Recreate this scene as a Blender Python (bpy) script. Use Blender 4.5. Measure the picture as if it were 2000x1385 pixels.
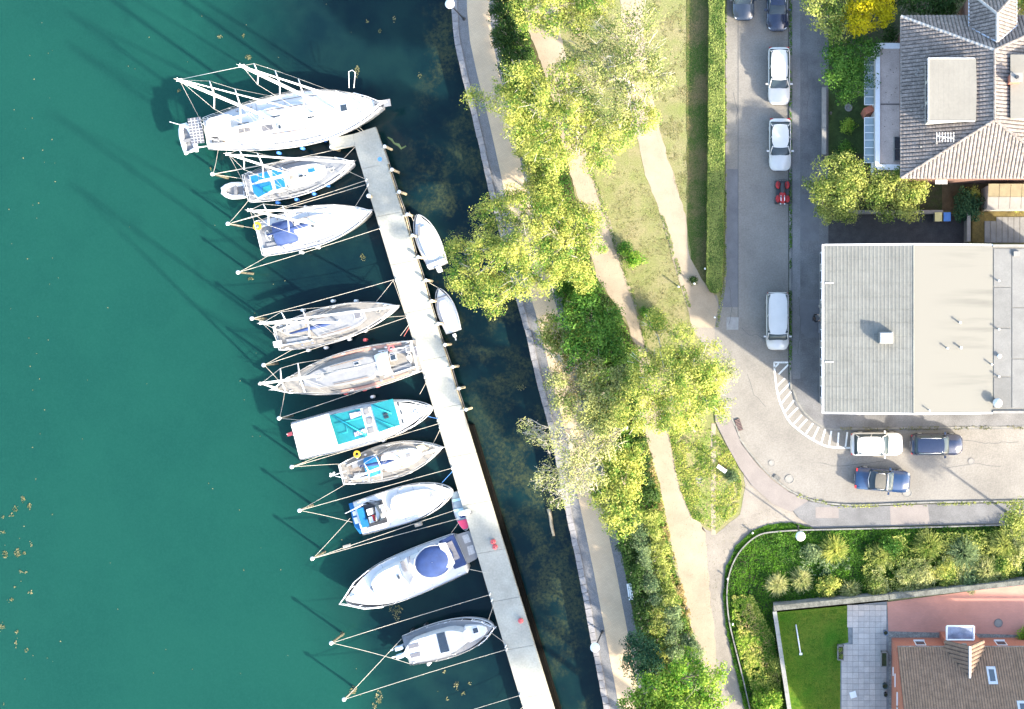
import bpy, math, random
import numpy as np
from mathutils import Vector, Matrix, noise as mnoise
R=math.radians
rnd=random.Random(7)
rng=np.random.default_rng(11)
C=bpy.context.scene.collection
S=bpy.context.scene
for o in list(bpy.data.objects): bpy.data.objects.remove(o)
# ---------------------------------------------------------------- camera (a drone looking straight down, photo cropped off-centre)
H=81.0; F=2000.0
cam=bpy.data.cameras.new('camera'); co=bpy.data.objects.new('camera',cam); C.objects.link(co)
co.location=(0,0,H); co.rotation_euler=(0,0,0)
cam.sensor_width=36; cam.lens=36; cam.shift_x=-450/2000; cam.shift_y=-72.5/2000
cam.clip_start=1; cam.clip_end=2000
S.camera=co
# ---------------------------------------------------------------- sky and sun
SUN_EL=R(26.5); SHADOW_DIR=Vector((-0.814,0.581,0)).normalized()
w=bpy.data.worlds.new("World"); S.world=w; w.use_nodes=True
nt=w.node_tree; nt.nodes.clear()
sky=nt.nodes.new('ShaderNodeTexSky'); sky.sky_type='NISHITA'; sky.sun_disc=False
sky.sun_elevation=SUN_EL; sun_to=-SHADOW_DIR
sky.sun_rotation=math.atan2(sun_to.x,sun_to.y); sky.air_density=1.0; sky.dust_density=2.0; sky.ozone_density=1.0
bg=nt.nodes.new('ShaderNodeBackground'); bg.inputs[1].default_value=0.14
wo=nt.nodes.new('ShaderNodeOutputWorld'); nt.links.new(sky.outputs[0],bg.inputs[0]); nt.links.new(bg.outputs[0],wo.inputs[0])
sl=bpy.data.lights.new('sun','SUN'); sl.energy=2.75; sl.angle=R(1.5); sl.color=(1,0.90,0.75)
so=bpy.data.objects.new('sun',sl); C.objects.link(so); so.location=(60,-40,80)
ldir=Vector((SHADOW_DIR.x*math.cos(SUN_EL),SHADOW_DIR.y*math.cos(SUN_EL),-math.sin(SUN_EL)))
so.rotation_euler=ldir.to_track_quat('-Z','Y').to_euler()
S.view_settings.view_transform='Standard'; S.view_settings.look='None'; S.view_settings.gamma=1
S.view_settings.exposure=2.68; S.view_settings.use_curve_mapping=False
S.render.engine='CYCLES'
S.cycles.max_bounces=6; S.cycles.transparent_max_bounces=8; S.cycles.diffuse_bounces=3; S.cycles.glossy_bounces=2

WZ=-1.2   # water level
def G(px,py,z=0.0): return Vector(((px-1450)*(H-z)/F, -(py-620)*(H-z)/F, z))
# ---------------------------------------------------------------- materials
MAT={}
def mat(name,col,rough=0.7,var=0.15,scale=1.0,col2=None,bump=0.0,bscale=20.,metal=0.,spec=0.4,coat=0.,fine=0.0,fscale=12.,trans=0.):
    if name in MAT: return MAT[name]
    m=bpy.data.materials.new(name); m.use_nodes=True; n=m.node_tree.nodes; l=m.node_tree.links
    b=n['Principled BSDF']; b.inputs['Roughness'].default_value=rough; b.inputs['Metallic'].default_value=metal
    b.inputs['Specular IOR Level'].default_value=spec; b.inputs['Coat Weight'].default_value=coat
    g=n.new('ShaderNodeNewGeometry')
    t=n.new('ShaderNodeTexNoise'); t.inputs['Scale'].default_value=scale; t.inputs['Detail'].default_value=6; t.inputs['Roughness'].default_value=.65
    l.new(g.outputs['Position'],t.inputs['Vector'])
    mx=n.new('ShaderNodeMix'); mx.data_type='RGBA'
    c2=col2 or tuple(c*(1-var) for c in col)
    c1=col if col2 else tuple(min(1,c*(1+var)) for c in col)
    rp=n.new('ShaderNodeMapRange'); rp.inputs[1].default_value=.35; rp.inputs[2].default_value=.65
    l.new(t.outputs[0],rp.inputs[0]); l.new(rp.outputs[0],mx.inputs['Factor'])
    mx.inputs['A'].default_value=(*c1,1); mx.inputs['B'].default_value=(*c2,1)
    last=mx.outputs['Result']
    if fine>0:
        t2=n.new('ShaderNodeTexNoise'); t2.inputs['Scale'].default_value=fscale; t2.inputs['Detail'].default_value=4
        l.new(g.outputs['Position'],t2.inputs['Vector'])
        r2=n.new('ShaderNodeMapRange'); r2.inputs[1].default_value=.3; r2.inputs[2].default_value=.7; r2.inputs[3].default_value=1-fine; r2.inputs[4].default_value=1+fine
        l.new(t2.outputs[0],r2.inputs[0])
        mm=n.new('ShaderNodeVectorMath'); mm.operation='SCALE'; l.new(last,mm.inputs[0]); l.new(r2.outputs[0],mm.inputs['Scale']); last=mm.outputs[0]
    l.new(last,b.inputs['Base Color'])
    if bump>0:
        t3=n.new('ShaderNodeTexNoise'); t3.inputs['Scale'].default_value=bscale; t3.inputs['Detail'].default_value=5
        l.new(g.outputs['Position'],t3.inputs['Vector'])
        bp=n.new('ShaderNodeBump'); bp.inputs['Strength'].default_value=1; bp.inputs['Distance'].default_value=bump
        l.new(t3.outputs[0],bp.inputs['Height']); l.new(bp.outputs[0],b.inputs['Normal'])
    MAT[name]=m; return m
def leafmat(name,dark,light,bias=0.5,tr=0.35):
    if name in MAT: return MAT[name]
    m=bpy.data.materials.new(name); m.use_nodes=True; n=m.node_tree.nodes; l=m.node_tree.links
    n.clear(); out=n.new('ShaderNodeOutputMaterial')
    g=n.new('ShaderNodeNewGeometry'); 
    t=n.new('ShaderNodeTexNoise'); t.inputs['Scale'].default_value=.75; t.inputs['Detail'].default_value=4; l.new(g.outputs['Position'],t.inputs['Vector'])
    ad=n.new('ShaderNodeMath'); ad.operation='ADD'; l.new(g.outputs['Random Per Island'],ad.inputs[0])
    r=n.new('ShaderNodeMapRange'); r.inputs[1].default_value=.3; r.inputs[2].default_value=.7; r.inputs[3].default_value=-.55; r.inputs[4].default_value=.5
    l.new(t.outputs[0],r.inputs[0]); l.new(r.outputs[0],ad.inputs[1])
    cr=n.new('ShaderNodeValToRGB'); l.new(ad.outputs[0],cr.inputs[0])
    e=cr.color_ramp.elements; e[0].position=0; e[0].color=(*dark,1); e[1].position=1; e[1].color=(*light,1)
    mid=e.new(bias); mid.color=(*[(a+b)/2 for a,b in zip(dark,light)],1)
    d=n.new('ShaderNodeBsdfPrincipled'); d.inputs['Roughness'].default_value=.55; d.inputs['Specular IOR Level'].default_value=.15
    l.new(cr.outputs[0],d.inputs['Base Color'])
    tb=n.new('ShaderNodeBsdfTranslucent'); l.new(cr.outputs[0],tb.inputs[0])
    ms=n.new('ShaderNodeMixShader'); ms.inputs[0].default_value=tr; l.new(d.outputs[0],ms.inputs[1]); l.new(tb.outputs[0],ms.inputs[2]); l.new(ms.outputs[0],out.inputs[0])
    MAT[name]=m; return m
def glassmat(name,col=(.02,.03,.04),rough=.08,spec=.8): return mat(name,col,rough,.1,1.0,spec=spec,coat=.5)
M_white=mat('white_gelcoat',(.50,.50,.49),.35,.05,.6,spec=.5,fine=.04,fscale=3)
M_deck=mat('deck_grey_white',(.185,.19,.195),.6,.08,.8,fine=.06,fscale=6)
M_cream=mat('cream_deck',(.20,.185,.16),.6,.1,.9,fine=.08,fscale=6)
M_teak=mat('pale_teak',(.17,.145,.12),.7,.15,2,fine=.15,fscale=14)
M_alu=mat('spar_aluminium',(.72,.72,.70),.4,.05,1,metal=.0,spec=.6)
M_wire=mat('rigging_wire',(.35,.35,.34),.5,.05,1)
M_rope=mat('rope_white',(.42,.38,.31),.8,.15,2)
M_ropeblue=mat('rope_blue',(.08,.25,.6),.8,.1,2)
M_ropered=mat('rope_red',(.5,.15,.12),.8,.1,2)
M_dark=mat('dark_plastic',(.03,.032,.035),.5,.2,3)
M_glass=glassmat('dark_glass')
M_blue=mat('blue_canvas',(.020,.042,.125),.75,.15,1.5,fine=.1)
M_bright=mat('bright_blue_canvas',(.003,.11,.28),.75,.15,1.5,fine=.1)
M_cyan=mat('cyan_roof_paint',(.006,.155,.175),.6,.08,1.2,fine=.05)
M_red=mat('red_plastic',(.30,.012,.014),.5,.1,2)
M_pinkred=mat('pink_red_cover',(.55,.05,.12),.6,.1,2)
M_yellow=mat('yellow_foam',(.75,.48,.03),.6,.1,2)
M_fender=mat('fender_white',(.7,.7,.68),.5,.05,2)
M_fblue=mat('fender_blue',(.06,.22,.62),.5,.05,2)
M_fred=mat('fender_red',(.6,.1,.1),.5,.05,2)
M_solar=mat('solar_cells',(.09,.09,.10),.3,.25,9,col2=(.15,.15,.16))
M_hullgrey=mat('hull_side_grey',(.13,.13,.12),.4,.1,1)
M_rub=mat('grey_rubber',(.16,.16,.16),.7,.1,3)
M_wood=mat('pale_timber',(.40,.32,.20),.8,.2,3,fine=.2,fscale=20)
M_darkwood=mat('weathered_dark_timber',(.045,.04,.032),.85,.4,2,col2=(.11,.10,.06),fine=.2)
M_conc=mat('pier_concrete',(.29,.285,.24),.85,.14,.45,fine=.10,fscale=7,bump=.003)
M_granite=mat('granite_coping',(.20,.19,.185),.85,.2,2.2,fine=.2,fscale=25,bump=.01)
M_cobble=mat('grey_cobble_strip',(.135,.135,.135),.9,.12,2,fine=.25,fscale=14,bump=.02,bscale=16)
M_wall=mat('quay_masonry',(.22,.21,.19),.9,.3,1.5,fine=.2,bump=.02)
M_asph=mat('asphalt',(.172,.160,.139),.9,.13,.28,fine=.14,fscale=9,bump=.004,bscale=40)
M_asph2=mat('asphalt_patch',(.125,.125,.127),.9,.12,.8,fine=.1,fscale=20)
M_asph3=mat('pavement_asphalt',(.120,.118,.115),.9,.22,.5,fine=.16,fscale=10,bump=.004,bscale=40)
M_pink=mat('pinkish_concrete_pavers',(.180,.158,.142),.9,.08,1,fine=.10,fscale=15)
M_grav=mat('pale_gravel',(.205,.182,.15),.95,.16,.4,fine=.20,fscale=25,bump=.01,bscale=30)
M_mark=mat('road_paint_white',(.62,.62,.58),.7,.12,3,fine=.15,fscale=10)
M_kerb=mat('kerb_concrete',(.17,.165,.145),.85,.2,3,fine=.15)
M_bark=mat('bark',(.20,.17,.13),.9,.25,4,bump=.01)
M_bark2=mat('pale_bark',(.42,.38,.30),.9,.2,4,bump=.01)
M_render=mat('cream_render',(.35,.33,.29),.85,.08,1,fine=.05)
M_plaster=mat('white_plaster',(.72,.71,.69),.8,.05,1,fine=.04)
M_soil=mat('garden_soil',(.05,.045,.025),.95,.3,1.5,col2=(.03,.045,.012),fine=.3)
M_brown=mat('brown_timber',(.25,.12,.05),.8,.2,3)
# ---------------------------------------------------------------- mesh helpers
class MB:
    def __init__(s): s.v=[]; s.f=[]; s.m=[]
    def add(s,vs,fs,mi=0):
        o=len(s.v); s.v+= [tuple(v) for v in vs]
        for f in fs: s.f.append(tuple(i+o for i in f)); s.m.append(mi)
        return s
    def box(s,c,d,rz=0,mi=0,taper=1.0):
        x,y,z=[k/2 for k in d]; ca,sa=math.cos(rz),math.sin(rz); vs=[]
        for dz,t in((-z,1),(z,taper)):
            for a,b in((-x,-y),(x,-y),(x,y),(-x,y)):
                a*=t;b*=t; vs.append((c[0]+a*ca-b*sa,c[1]+a*sa+b*ca,c[2]+dz))
        return s.add(vs,[(3,2,1,0),(4,5,6,7),(0,1,5,4),(1,2,6,5),(2,3,7,6),(3,0,4,7)],mi)
    def prism(s,poly,z0,z1,mi=0,top=None):
        n=len(poly); 
        A=sum(poly[i][0]*poly[(i+1)%n][1]-poly[(i+1)%n][0]*poly[i][1] for i in range(n))
        if A<0: poly=poly[::-1]; top=top[::-1] if top else None
        tp=top or poly
        vs=[(p[0],p[1],z0 if not callable(z0) else z0(p)) for p in poly]+[(p[0],p[1],z1 if not callable(z1) else z1(p)) for p in tp]
        return s.add(vs,[tuple(range(n))[::-1],tuple(range(n,2*n))]+[(i,(i+1)%n,n+(i+1)%n,n+i) for i in range(n)],mi)
    def tube(s,pts,r,n=6,mi=0,cap=True,flat=1.0):
        pts=[Vector(p) for p in pts]; k=len(pts); rs=r if isinstance(r,(list,tuple)) else [r]*k; vs=[]
        for i,p in enumerate(pts):
            t=(pts[min(i+1,k-1)]-pts[max(i-1,0)]); t=t.normalized() if t.length>1e-9 else Vector((0,0,1))
            a=t.cross(Vector((0,0,1))); a=a.normalized() if a.length>1e-3 else Vector((1,0,0)); b=t.cross(a)
            for j in range(n):
                q=2*math.pi*j/n; vs.append(p+a*math.cos(q)*rs[i]+b*math.sin(q)*rs[i]*flat)
        fs=[(i*n+j,i*n+(j+1)%n,(i+1)*n+(j+1)%n,(i+1)*n+j) for i in range(k-1) for j in range(n)]
        if cap: fs+=[tuple(range(n))[::-1],tuple(range((k-1)*n,k*n))]
        return s.add(vs,fs,mi)
    def lathe(s,c,prof,n=16,mi=0):
        vs=[(c[0]+r*math.cos(2*math.pi*j/n),c[1]+r*math.sin(2*math.pi*j/n),c[2]+z) for r,z in prof for j in range(n)]; k=len(prof)
        fs=[(i*n+j,i*n+(j+1)%n,(i+1)*n+(j+1)%n,(i+1)*n+j) for i in range(k-1) for j in range(n)]
        fs+=[tuple(range(n))[::-1],tuple(range((k-1)*n,k*n))]
        return s.add(vs,fs,mi)
    def ball(s,c,r,n=10,mi=0,sc=(1,1,1)):
        k=n//2+1; vs=[]
        for i in range(k+1):
            a=-math.pi/2+math.pi*i/k
            for j in range(n): q=2*math.pi*j/n; vs.append((c[0]+r*sc[0]*math.cos(a)*math.cos(q),c[1]+r*sc[1]*math.cos(a)*math.sin(q),c[2]+r*sc[2]*math.sin(a)))
        fs=[(i*n+j,i*n+(j+1)%n,(i+1)*n+(j+1)%n,(i+1)*n+j) for i in range(k) for j in range(n)]
        return s.add(vs,fs,mi)
    def ring(s,c,R_,r,n=16,mi=0):
        vs=[];m=6
        for i in range(n):
            a=2*math.pi*i/n
            for j in range(m):
                b=2*math.pi*j/m; q=R_+r*math.cos(b); vs.append((c[0]+q*math.cos(a),c[1]+q*math.sin(a),c[2]+r*math.sin(b)))
        fs=[(i*m+j,((i+1)%n)*m+j,((i+1)%n)*m+(j+1)%m,i*m+(j+1)%m) for i in range(n) for j in range(m)]
        return s.add(vs,fs,mi)
    def quad(s,pts,th=.02,mi=0):   # thin slab from arbitrary polygon of 3D points, thickness downwards
        n=len(pts); pts=[Vector(p) for p in pts]
        A=sum(pts[i].x*pts[(i+1)%n].y-pts[(i+1)%n].x*pts[i].y for i in range(n))
        if A<0: pts=pts[::-1]
        vs=pts+[p-Vector((0,0,th)) for p in pts]
        return s.add(vs,[tuple(range(n)),tuple(range(n,2*n))[::-1]]+[(i,n+i,n+(i+1)%n,(i+1)%n) for i in range(n)],mi)
    def build(s,name,mats,parent=None,smooth=False,local=False,bevel=0,**props):
        me=bpy.data.meshes.new(name)
        vs=s.v
        if parent is not None and not local:
            mi=parent_inv(parent); vs=[tuple(mi@Vector(v)) for v in vs]
        me.from_pydata(vs,[],s.f)
        mats=mats if isinstance(mats,(list,tuple)) else [mats]
        for m in mats: me.materials.append(m)
        if len(mats)>1: me.polygons.foreach_set('material_index',s.m)
        if smooth: me.polygons.foreach_set('use_smooth',[True]*len(me.polygons))
        me.update()
        o=bpy.data.objects.new(name,me); C.objects.link(o)
        if parent is not None: o.parent=parent
        if smooth=='auto' or bevel:
            if bevel:
                b=o.modifiers.new('bevel','BEVEL'); b.width=bevel; b.segments=2; b.limit_method='ANGLE'
        for k,v in props.items(): o[k]=v
        return o
def parent_mat(o):
    m=Matrix.Translation(o.location)@Matrix.Rotation(o.rotation_euler.z,4,'Z')
    return parent_mat(o.parent)@m if o.parent else m
def parent_inv(o): return parent_mat(o).inverted()
LABELS=set()
def tag(o,label,cat,group=None):
    o['label']=label; o['category']=cat
    if group: o['group']=group
    return o
def thing(name,label,cat,loc=(0,0,0),rz=0,group=None):
    o=bpy.data.objects.new(name,None); C.objects.link(o); o.location=loc; o.rotation_euler=(0,0,rz); o.empty_display_size=.3
    return tag(o,label,cat,group)
def struct(o): o['kind']='structure'; return o
def lerp(a,b,t): return a+(b-a)*t
def interp(tab,y):
    if y<=tab[0][0]: return tab[0][1]
    for (a,b),(c,d) in zip(tab,tab[1:]):
        if y<=c: return b+(d-b)*(y-a)/(c-a)
    return tab[-1][1]
def smooth(pts,k=6,closed=False):   # catmull-rom
    n=len(pts); out=[]
    rg=range(n) if closed else range(n-1)
    for i in rg:
        p0=pts[(i-1)%n] if closed or i>0 else pts[0]; p1=pts[i]; p2=pts[(i+1)%n]; p3=pts[(i+2)%n] if closed or i+2<n else pts[-1]
        for j in range(k):
            t=j/k; out.append(tuple(.5*((2*b)+(-a+c)*t+(2*a-5*b+4*c-d)*t*t+(-a+3*b-3*c+d)*t**3) for a,b,c,d in zip(p0,p1,p2,p3)))
    if not closed: out.append(tuple(pts[-1]))
    return out
def jag(pts,amp,step=8,seed=0,closed=True):   # densify + jitter a pixel outline
    out=[]; n=len(pts)
    for i in range(n if closed else n-1):
        a=pts[i]; b=pts[(i+1)%n]; L=math.hypot(b[0]-a[0],b[1]-a[1]); k=max(1,int(L/step))
        for j in range(k):
            t=j/k; x=lerp(a[0],b[0],t); y=lerp(a[1],b[1],t)
            nx=mnoise.noise(Vector((x*.06,y*.06,seed)))*amp*1.3+mnoise.noise(Vector((x*.25,y*.25,seed+5)))*amp
            ny=mnoise.noise(Vector((x*.06,y*.06,seed+9)))*amp*1.3+mnoise.noise(Vector((x*.25,y*.25,seed+15)))*amp
            out.append((x+nx,y+ny))
    return out
def sheet(name,pts,z,m,parent=None,kind='structure'):
    import bmesh
    bm=bmesh.new(); vs=[bm.verts.new(G(x,y,z)) for x,y in pts]
    f=bm.faces.new(vs); bmesh.ops.triangulate(bm,faces=[f]); 
    for f in bm.faces:
        if f.normal.z<0: f.normal_flip()
    me=bpy.data.meshes.new(name); bm.to_mesh(me); bm.free(); me.materials.append(m)
    o=bpy.data.objects.new(name,me); C.objects.link(o)
    if kind: o['kind']=kind
    if parent is not None: o.parent=parent
    return o
def slab(name,pts,z0,z1,m,parent=None):
    mb=MB(); mb.prism([tuple(G(x,y,z1).xy) for x,y in pts],z0,z1); return mb.build(name,m,parent)
def inpoly(x,y,poly):
    c=False; n=len(poly); j=n-1
    for i in range(n):
        if (poly[i][1]>y)!=(poly[j][1]>y) and x<(poly[j][0]-poly[i][0])*(y-poly[i][1])/(poly[j][1]-poly[i][1])+poly[i][0]: c=not c
        j=i
    return c
# ================================================================= WATER
def water_mat():
    m=bpy.data.materials.new('lake_water'); m.use_nodes=True; n=m.node_tree.nodes; l=m.node_tree.links; b=n['Principled BSDF']
    b.inputs['Roughness'].default_value=.12; b.inputs['IOR'].default_value=1.33; b.inputs['Specular IOR Level'].default_value=.25
    g=n.new('ShaderNodeNewGeometry')
    def noise(s,d=5,off=0,r=.6):
        t=n.new('ShaderNodeTexNoise'); t.inputs['Scale'].default_value=s; t.inputs['Detail'].default_value=d; t.inputs['Roughness'].default_value=r
        a=n.new('ShaderNodeVectorMath'); a.operation='ADD'; a.inputs[1].default_value=(off,off*.7,0); l.new(g.outputs['Position'],a.inputs[0]); l.new(a.outputs[0],t.inputs['Vector']); return t.outputs[0]
    def mr(i,a,c,lo=0,hi=1,sm=True):
        r=n.new('ShaderNodeMapRange'); r.inputs[1].default_value=a; r.inputs[2].default_value=c; r.inputs[3].default_value=lo; r.inputs[4].default_value=hi
        if sm: r.interpolation_type='SMOOTHSTEP'
        l.new(i,r.inputs[0]); return r.outputs[0]
    def mix(f,a,c):
        x=n.new('ShaderNodeMix'); x.data_type='RGBA'
        for k,v in(('A',a),('B',c)):
            if isinstance(v,tuple): x.inputs[k].default_value=(*v,1)
            else: l.new(v,x.inputs[k])
        l.new(f,x.inputs['Factor']); return x.outputs['Result']
    def math_(op,a,c):
        x=n.new('ShaderNodeMath'); x.operation=op
        for k,v in enumerate((a,c)):
            if isinstance(v,(int,float)): x.inputs[k].default_value=v
            else: l.new(v,x.inputs[k])
        return x.outputs[0]
    base=mix(mr(noise(.09,6,0,.7),.35,.65),(.0043,.0385,.0295),(.0052,.044,.0325))
    base=mix(mr(noise(7,6,3,.75),.35,.75,0,.6),base,(.0080,.052,.040))
    # dark water near the pier, boat shade painted in; weed beds east of it
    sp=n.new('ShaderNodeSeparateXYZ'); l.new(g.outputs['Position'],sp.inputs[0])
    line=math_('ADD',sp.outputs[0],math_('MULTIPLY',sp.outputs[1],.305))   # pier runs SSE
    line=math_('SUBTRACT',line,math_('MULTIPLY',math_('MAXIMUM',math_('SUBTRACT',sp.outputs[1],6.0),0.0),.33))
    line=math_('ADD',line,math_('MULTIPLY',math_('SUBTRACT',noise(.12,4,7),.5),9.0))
    shade_zone=mr(line,-42.5,-33.0)
    deep=mix(mr(noise(.25,5,21),.35,.65),(.0016,.0075,.013),(.004,.015,.017))  # navy colour for the darker bed and the painted boat and tree shade
    base=mix(math_('MULTIPLY',shade_zone,.9),base,deep)
    weed=mr(noise(.33,9,31,.72),.46,.60); weed=math_('MULTIPLY',weed,mr(line,-27.0,-21.0))
    weedf=mr(noise(4.0,8,41,.78),.34,.66); weed=math_('MULTIPLY',weed,weedf)
    base=mix(math_('MULTIPLY',weed,.85),base,(.048,.056,.024))
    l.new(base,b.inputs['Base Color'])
    t3=noise(2.2,4,2,.55); bp=n.new('ShaderNodeBump'); bp.inputs['Strength'].default_value=.5; bp.inputs['Distance'].default_value=.01; l.new(t3,bp.inputs['Height']); l.new(bp.outputs[0],b.inputs['Normal'])
    return m
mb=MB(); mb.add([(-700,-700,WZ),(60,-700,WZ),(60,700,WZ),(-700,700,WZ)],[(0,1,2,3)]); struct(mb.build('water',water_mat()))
mb=MB(); mb.add([(-800,-800,-4),(800,-800,-4),(800,800,-4),(-800,800,-4)],[(0,1,2,3)]); struct(mb.build('lake_bed',M_soil))
# ================================================================= LAND
QY=[(-9000,700),(-400,850),(-200,872),(0,882),(17,882),(60,886),(81,888),(146,902),(224,922),(308,941),(372,955),(470,980),(576,1006),(654,1028),(740,1047),(818,1068),(883,1083),(960,1097),(1113,1129),(1236,1152),(1385,1180),(1600,1222),(2000,1300),(9000,2700)]
def Q(y): return interp(QY,y)
def band(o0,o1,y0,y1,step=20):
    ys=np.arange(y0,y1+.1,step); return [(Q(y)+o0,y) for y in ys]+[(Q(y)+o1,y) for y in ys[::-1]]
# grass mix for the park
def grass_mat(name,green,straw,dark,sc=.5,straw_amt=.5):
    m=bpy.data.materials.new(name); m.use_nodes=True; n=m.node_tree.nodes; l=m.node_tree.links; b=n['Principled BSDF']; b.inputs['Roughness'].default_value=.95; b.inputs['Specular IOR Level'].default_value=.1
    g=n.new('ShaderNodeNewGeometry')
    def noise(s,d=6,r=.65):
        t=n.new('ShaderNodeTexNoise'); t.inputs['Scale'].default_value=s; t.inputs['Detail'].default_value=d; t.inputs['Roughness'].default_value=r; l.new(g.outputs['Position'],t.inputs['Vector']); return t.outputs[0]
    def mr(i,a,c):
        r=n.new('ShaderNodeMapRange'); r.inputs[1].default_value=a; r.inputs[2].default_value=c; l.new(i,r.inputs[0]); return r.outputs[0]
    def mix(f,a,c):
        x=n.new('ShaderNodeMix'); x.data_type='RGBA'
        for k,v in(('A',a),('B',c)):
            if isinstance(v,tuple): x.inputs[k].default_value=(*v,1)
            else: l.new(v,x.inputs[k])
        l.new(f,x.inputs['Factor']); return x.outputs['Result']
    c=mix(mr(noise(sc),.5-.25*straw_amt-.05,.62),green,straw)
    c=mix(mr(noise(7,4,.7),.45,.75),c,dark)
    c=mix(mr(noise(18,3,.7),.5,.8),c,tuple(min(1,k*1.5) for k in straw))
    l.new(c,b.inputs['Base Color'])
    bp=n.new('ShaderNodeBump'); bp.inputs['Distance'].default_value=.05; l.new(noise(12,4,.7),bp.inputs['Height']); l.new(bp.outputs[0],b.inputs['Normal'])
    return m
M_park=grass_mat('park_grass',(.140,.172,.045),(.215,.190,.100),(.115,.125,.040),.5,.6)
M_lawn=grass_mat('garden_lawn',(.034,.125,.008),(.11,.145,.018),(.018,.080,.005),.35,.45)
M_under=grass_mat('undergrowth_floor',(.045,.060,.018),(.09,.075,.04),(.02,.03,.01),.9,.3)
ys=[-9000,-2000,-400]+list(range(-200,1700,25))+[2000,9000]
mb=MB(); pl=[(Q(y)+6,y) for y in ys]
for a,b in zip(pl,pl[1:]):
    mb.add([G(a[0],a[1]),G(b[0],b[1]),(400,G(*b).y,0),(400,G(*a).y,0)],[(0,1,2,3)])
struct(mb.build('ground',M_park))
# quay wall body and coping stones
mb=MB(); mb.prism([tuple(G(x,y).xy) for x,y in band(0.3,9,-400,1800)],-4,-.02)
quay=mb.build('quay_wall',M_wall); struct(quay)
stone_me=[]
def arc_pts(y0,y1,off,step_m):
    pts=[]; y=y0; acc=0; last=G(Q(y)+off,y); pts.append((last,y))
    while y<y1:
        y+=.5; p=G(Q(y)+off,y)
        if (p-pts[-1][0]).length>=step_m: pts.append((p,y))
    return pts
ap=arc_pts(-20,1420,5.5,.62)
for k in range(4):
    b=MB(); b.box((0,0,0),(.60,.46-.02*(k%2),.2),0); 
    me_o=b.build('coping_stone',M_granite,None); stone_me.append(me_o.data); bpy.data.objects.remove(me_o)
for (p,y),(q,y2) in zip(ap,ap[1:]):
    o=bpy.data.objects.new('coping_stone',rnd.choice(stone_me)); C.objects.link(o); o.parent=quay
    m_=(p+q)/2; o.location=(m_.x+rnd.uniform(-.015,.015),m_.y,.0+rnd.uniform(-.012,.012)); o.rotation_euler=(rnd.uniform(-.01,.01),0,math.atan2(q.y-p.y,q.x-p.x)+rnd.uniform(-.015,.015))
def paver_mat(name,c1,c2,mort,sx,rot=0):
    m=bpy.data.materials.new(name); m.use_nodes=True; n=m.node_tree.nodes; l=m.node_tree.links; b=n['Principled BSDF']; b.inputs['Roughness'].default_value=.9
    g=n.new('ShaderNodeNewGeometry'); mp=n.new('ShaderNodeMapping'); mp.inputs['Rotation'].default_value=(0,0,rot); l.new(g.outputs['Position'],mp.inputs[0])
    t=n.new('ShaderNodeTexBrick'); t.inputs['Scale'].default_value=sx; t.inputs['Color1'].default_value=(*c1,1); t.inputs['Color2'].default_value=(*c2,1); t.inputs['Mortar'].default_value=(*mort,1); t.inputs['Mortar Size'].default_value=.03
    l.new(mp.outputs[0],t.inputs[0])
    ns=n.new('ShaderNodeTexNoise'); ns.inputs['Scale'].default_value=.5; ns.inputs['Detail'].default_value=6; l.new(g.outputs['Position'],ns.inputs[0])
    r=n.new('ShaderNodeMapRange'); r.inputs[1].default_value=.3; r.inputs[2].default_value=.7; r.inputs[3].default_value=.88; r.inputs[4].default_value=1.1; l.new(ns.outputs[0],r.inputs[0])
    v=n.new('ShaderNodeVectorMath'); v.operation='SCALE'; l.new(t.outputs[0],v.inputs[0]); l.new(r.outputs[0],v.inputs['Scale']); l.new(v.outputs[0],b.inputs['Base Color'])
    return m
M_beige=paver_mat('beige_clinker',(.50,.375,.235),(.46,.345,.215),(.38,.29,.19),2.4,R(13))
sheet('promenade_cobble_strip',band(10.5,31,-300,1700),.004,M_cobble)
sheet('promenade_paving',band(30,75,-300,1700),.008,M_beige)
sheet('promenade_inner_strip',band(74,91,-300,1700),.012,M_cobble)
sheet('undergrowth_ground',jag(band(90,120,-300,100,30)[:14]+[],0,10) if False else [(Q(y)+90,y) for y in range(-300,1700,20)]+[(interp([(-300,1075),(0,1040),(60,1060),(330,1112),(440,1140),(540,1162),(610,1212),(680,1243),(830,1255),(960,1288),(1060,1308),(1180,1335),(1290,1366),(1385,1385),(1700,1430)],y)+3*math.sin(y*.13),y) for y in range(1700,-300,-20)],.006,M_under)
# dirt paths
PA_L=[(-300,960+40),(0,1020),(60,1035),(200,1080),(330,1112),(440,1142),(540,1164),(610,1214),(680,1245),(830,1255),(960,1290),(1060,1310),(1180,1337),(1290,1367),(1385,1388),(1700,1430)]
PA_R=[(-300,1040),(0,1085),(60,1095),(200,1125),(330,1152),(440,1195),(540,1222),(610,1247),(680,1262),(780,1290),(830,1306),(960,1345),(1010,1362),(1040,1378),(1100,1382),(1180,1388),(1260,1398),(1330,1398),(1430,1420)]  # south end follows a sun and shade edge, painted as brighter sand
M_dirt=mat('sandy_path',(.275,.225,.160),.95,.14,.4,fine=.08,fscale=14,bump=.006,bscale=20)
ysA=list(range(-300,1430,20))
pa=[(interp(PA_L,y),y) for y in ysA]+[(interp(PA_R,y),y) for y in ysA[::-1]]
sheet('sandy_path',jag(pa,3.2,7,1),.016,M_dirt)
PB=smooth([(1218,-120),(1212,0),(1225,120),(1240,230),(1258,330),(1290,420),(1318,520),(1342,600),(1352,640)],4)
PBr=smooth([(1262,-120),(1256,0),(1262,120),(1282,220),(1302,300),(1338,420),(1346,500),(1375,545),(1396,580),(1410,640)],4)
sheet('sandy_path_beside_hedge',jag(PB+PBr[::-1],2.0,9,2),.018,M_dirt)
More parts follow.
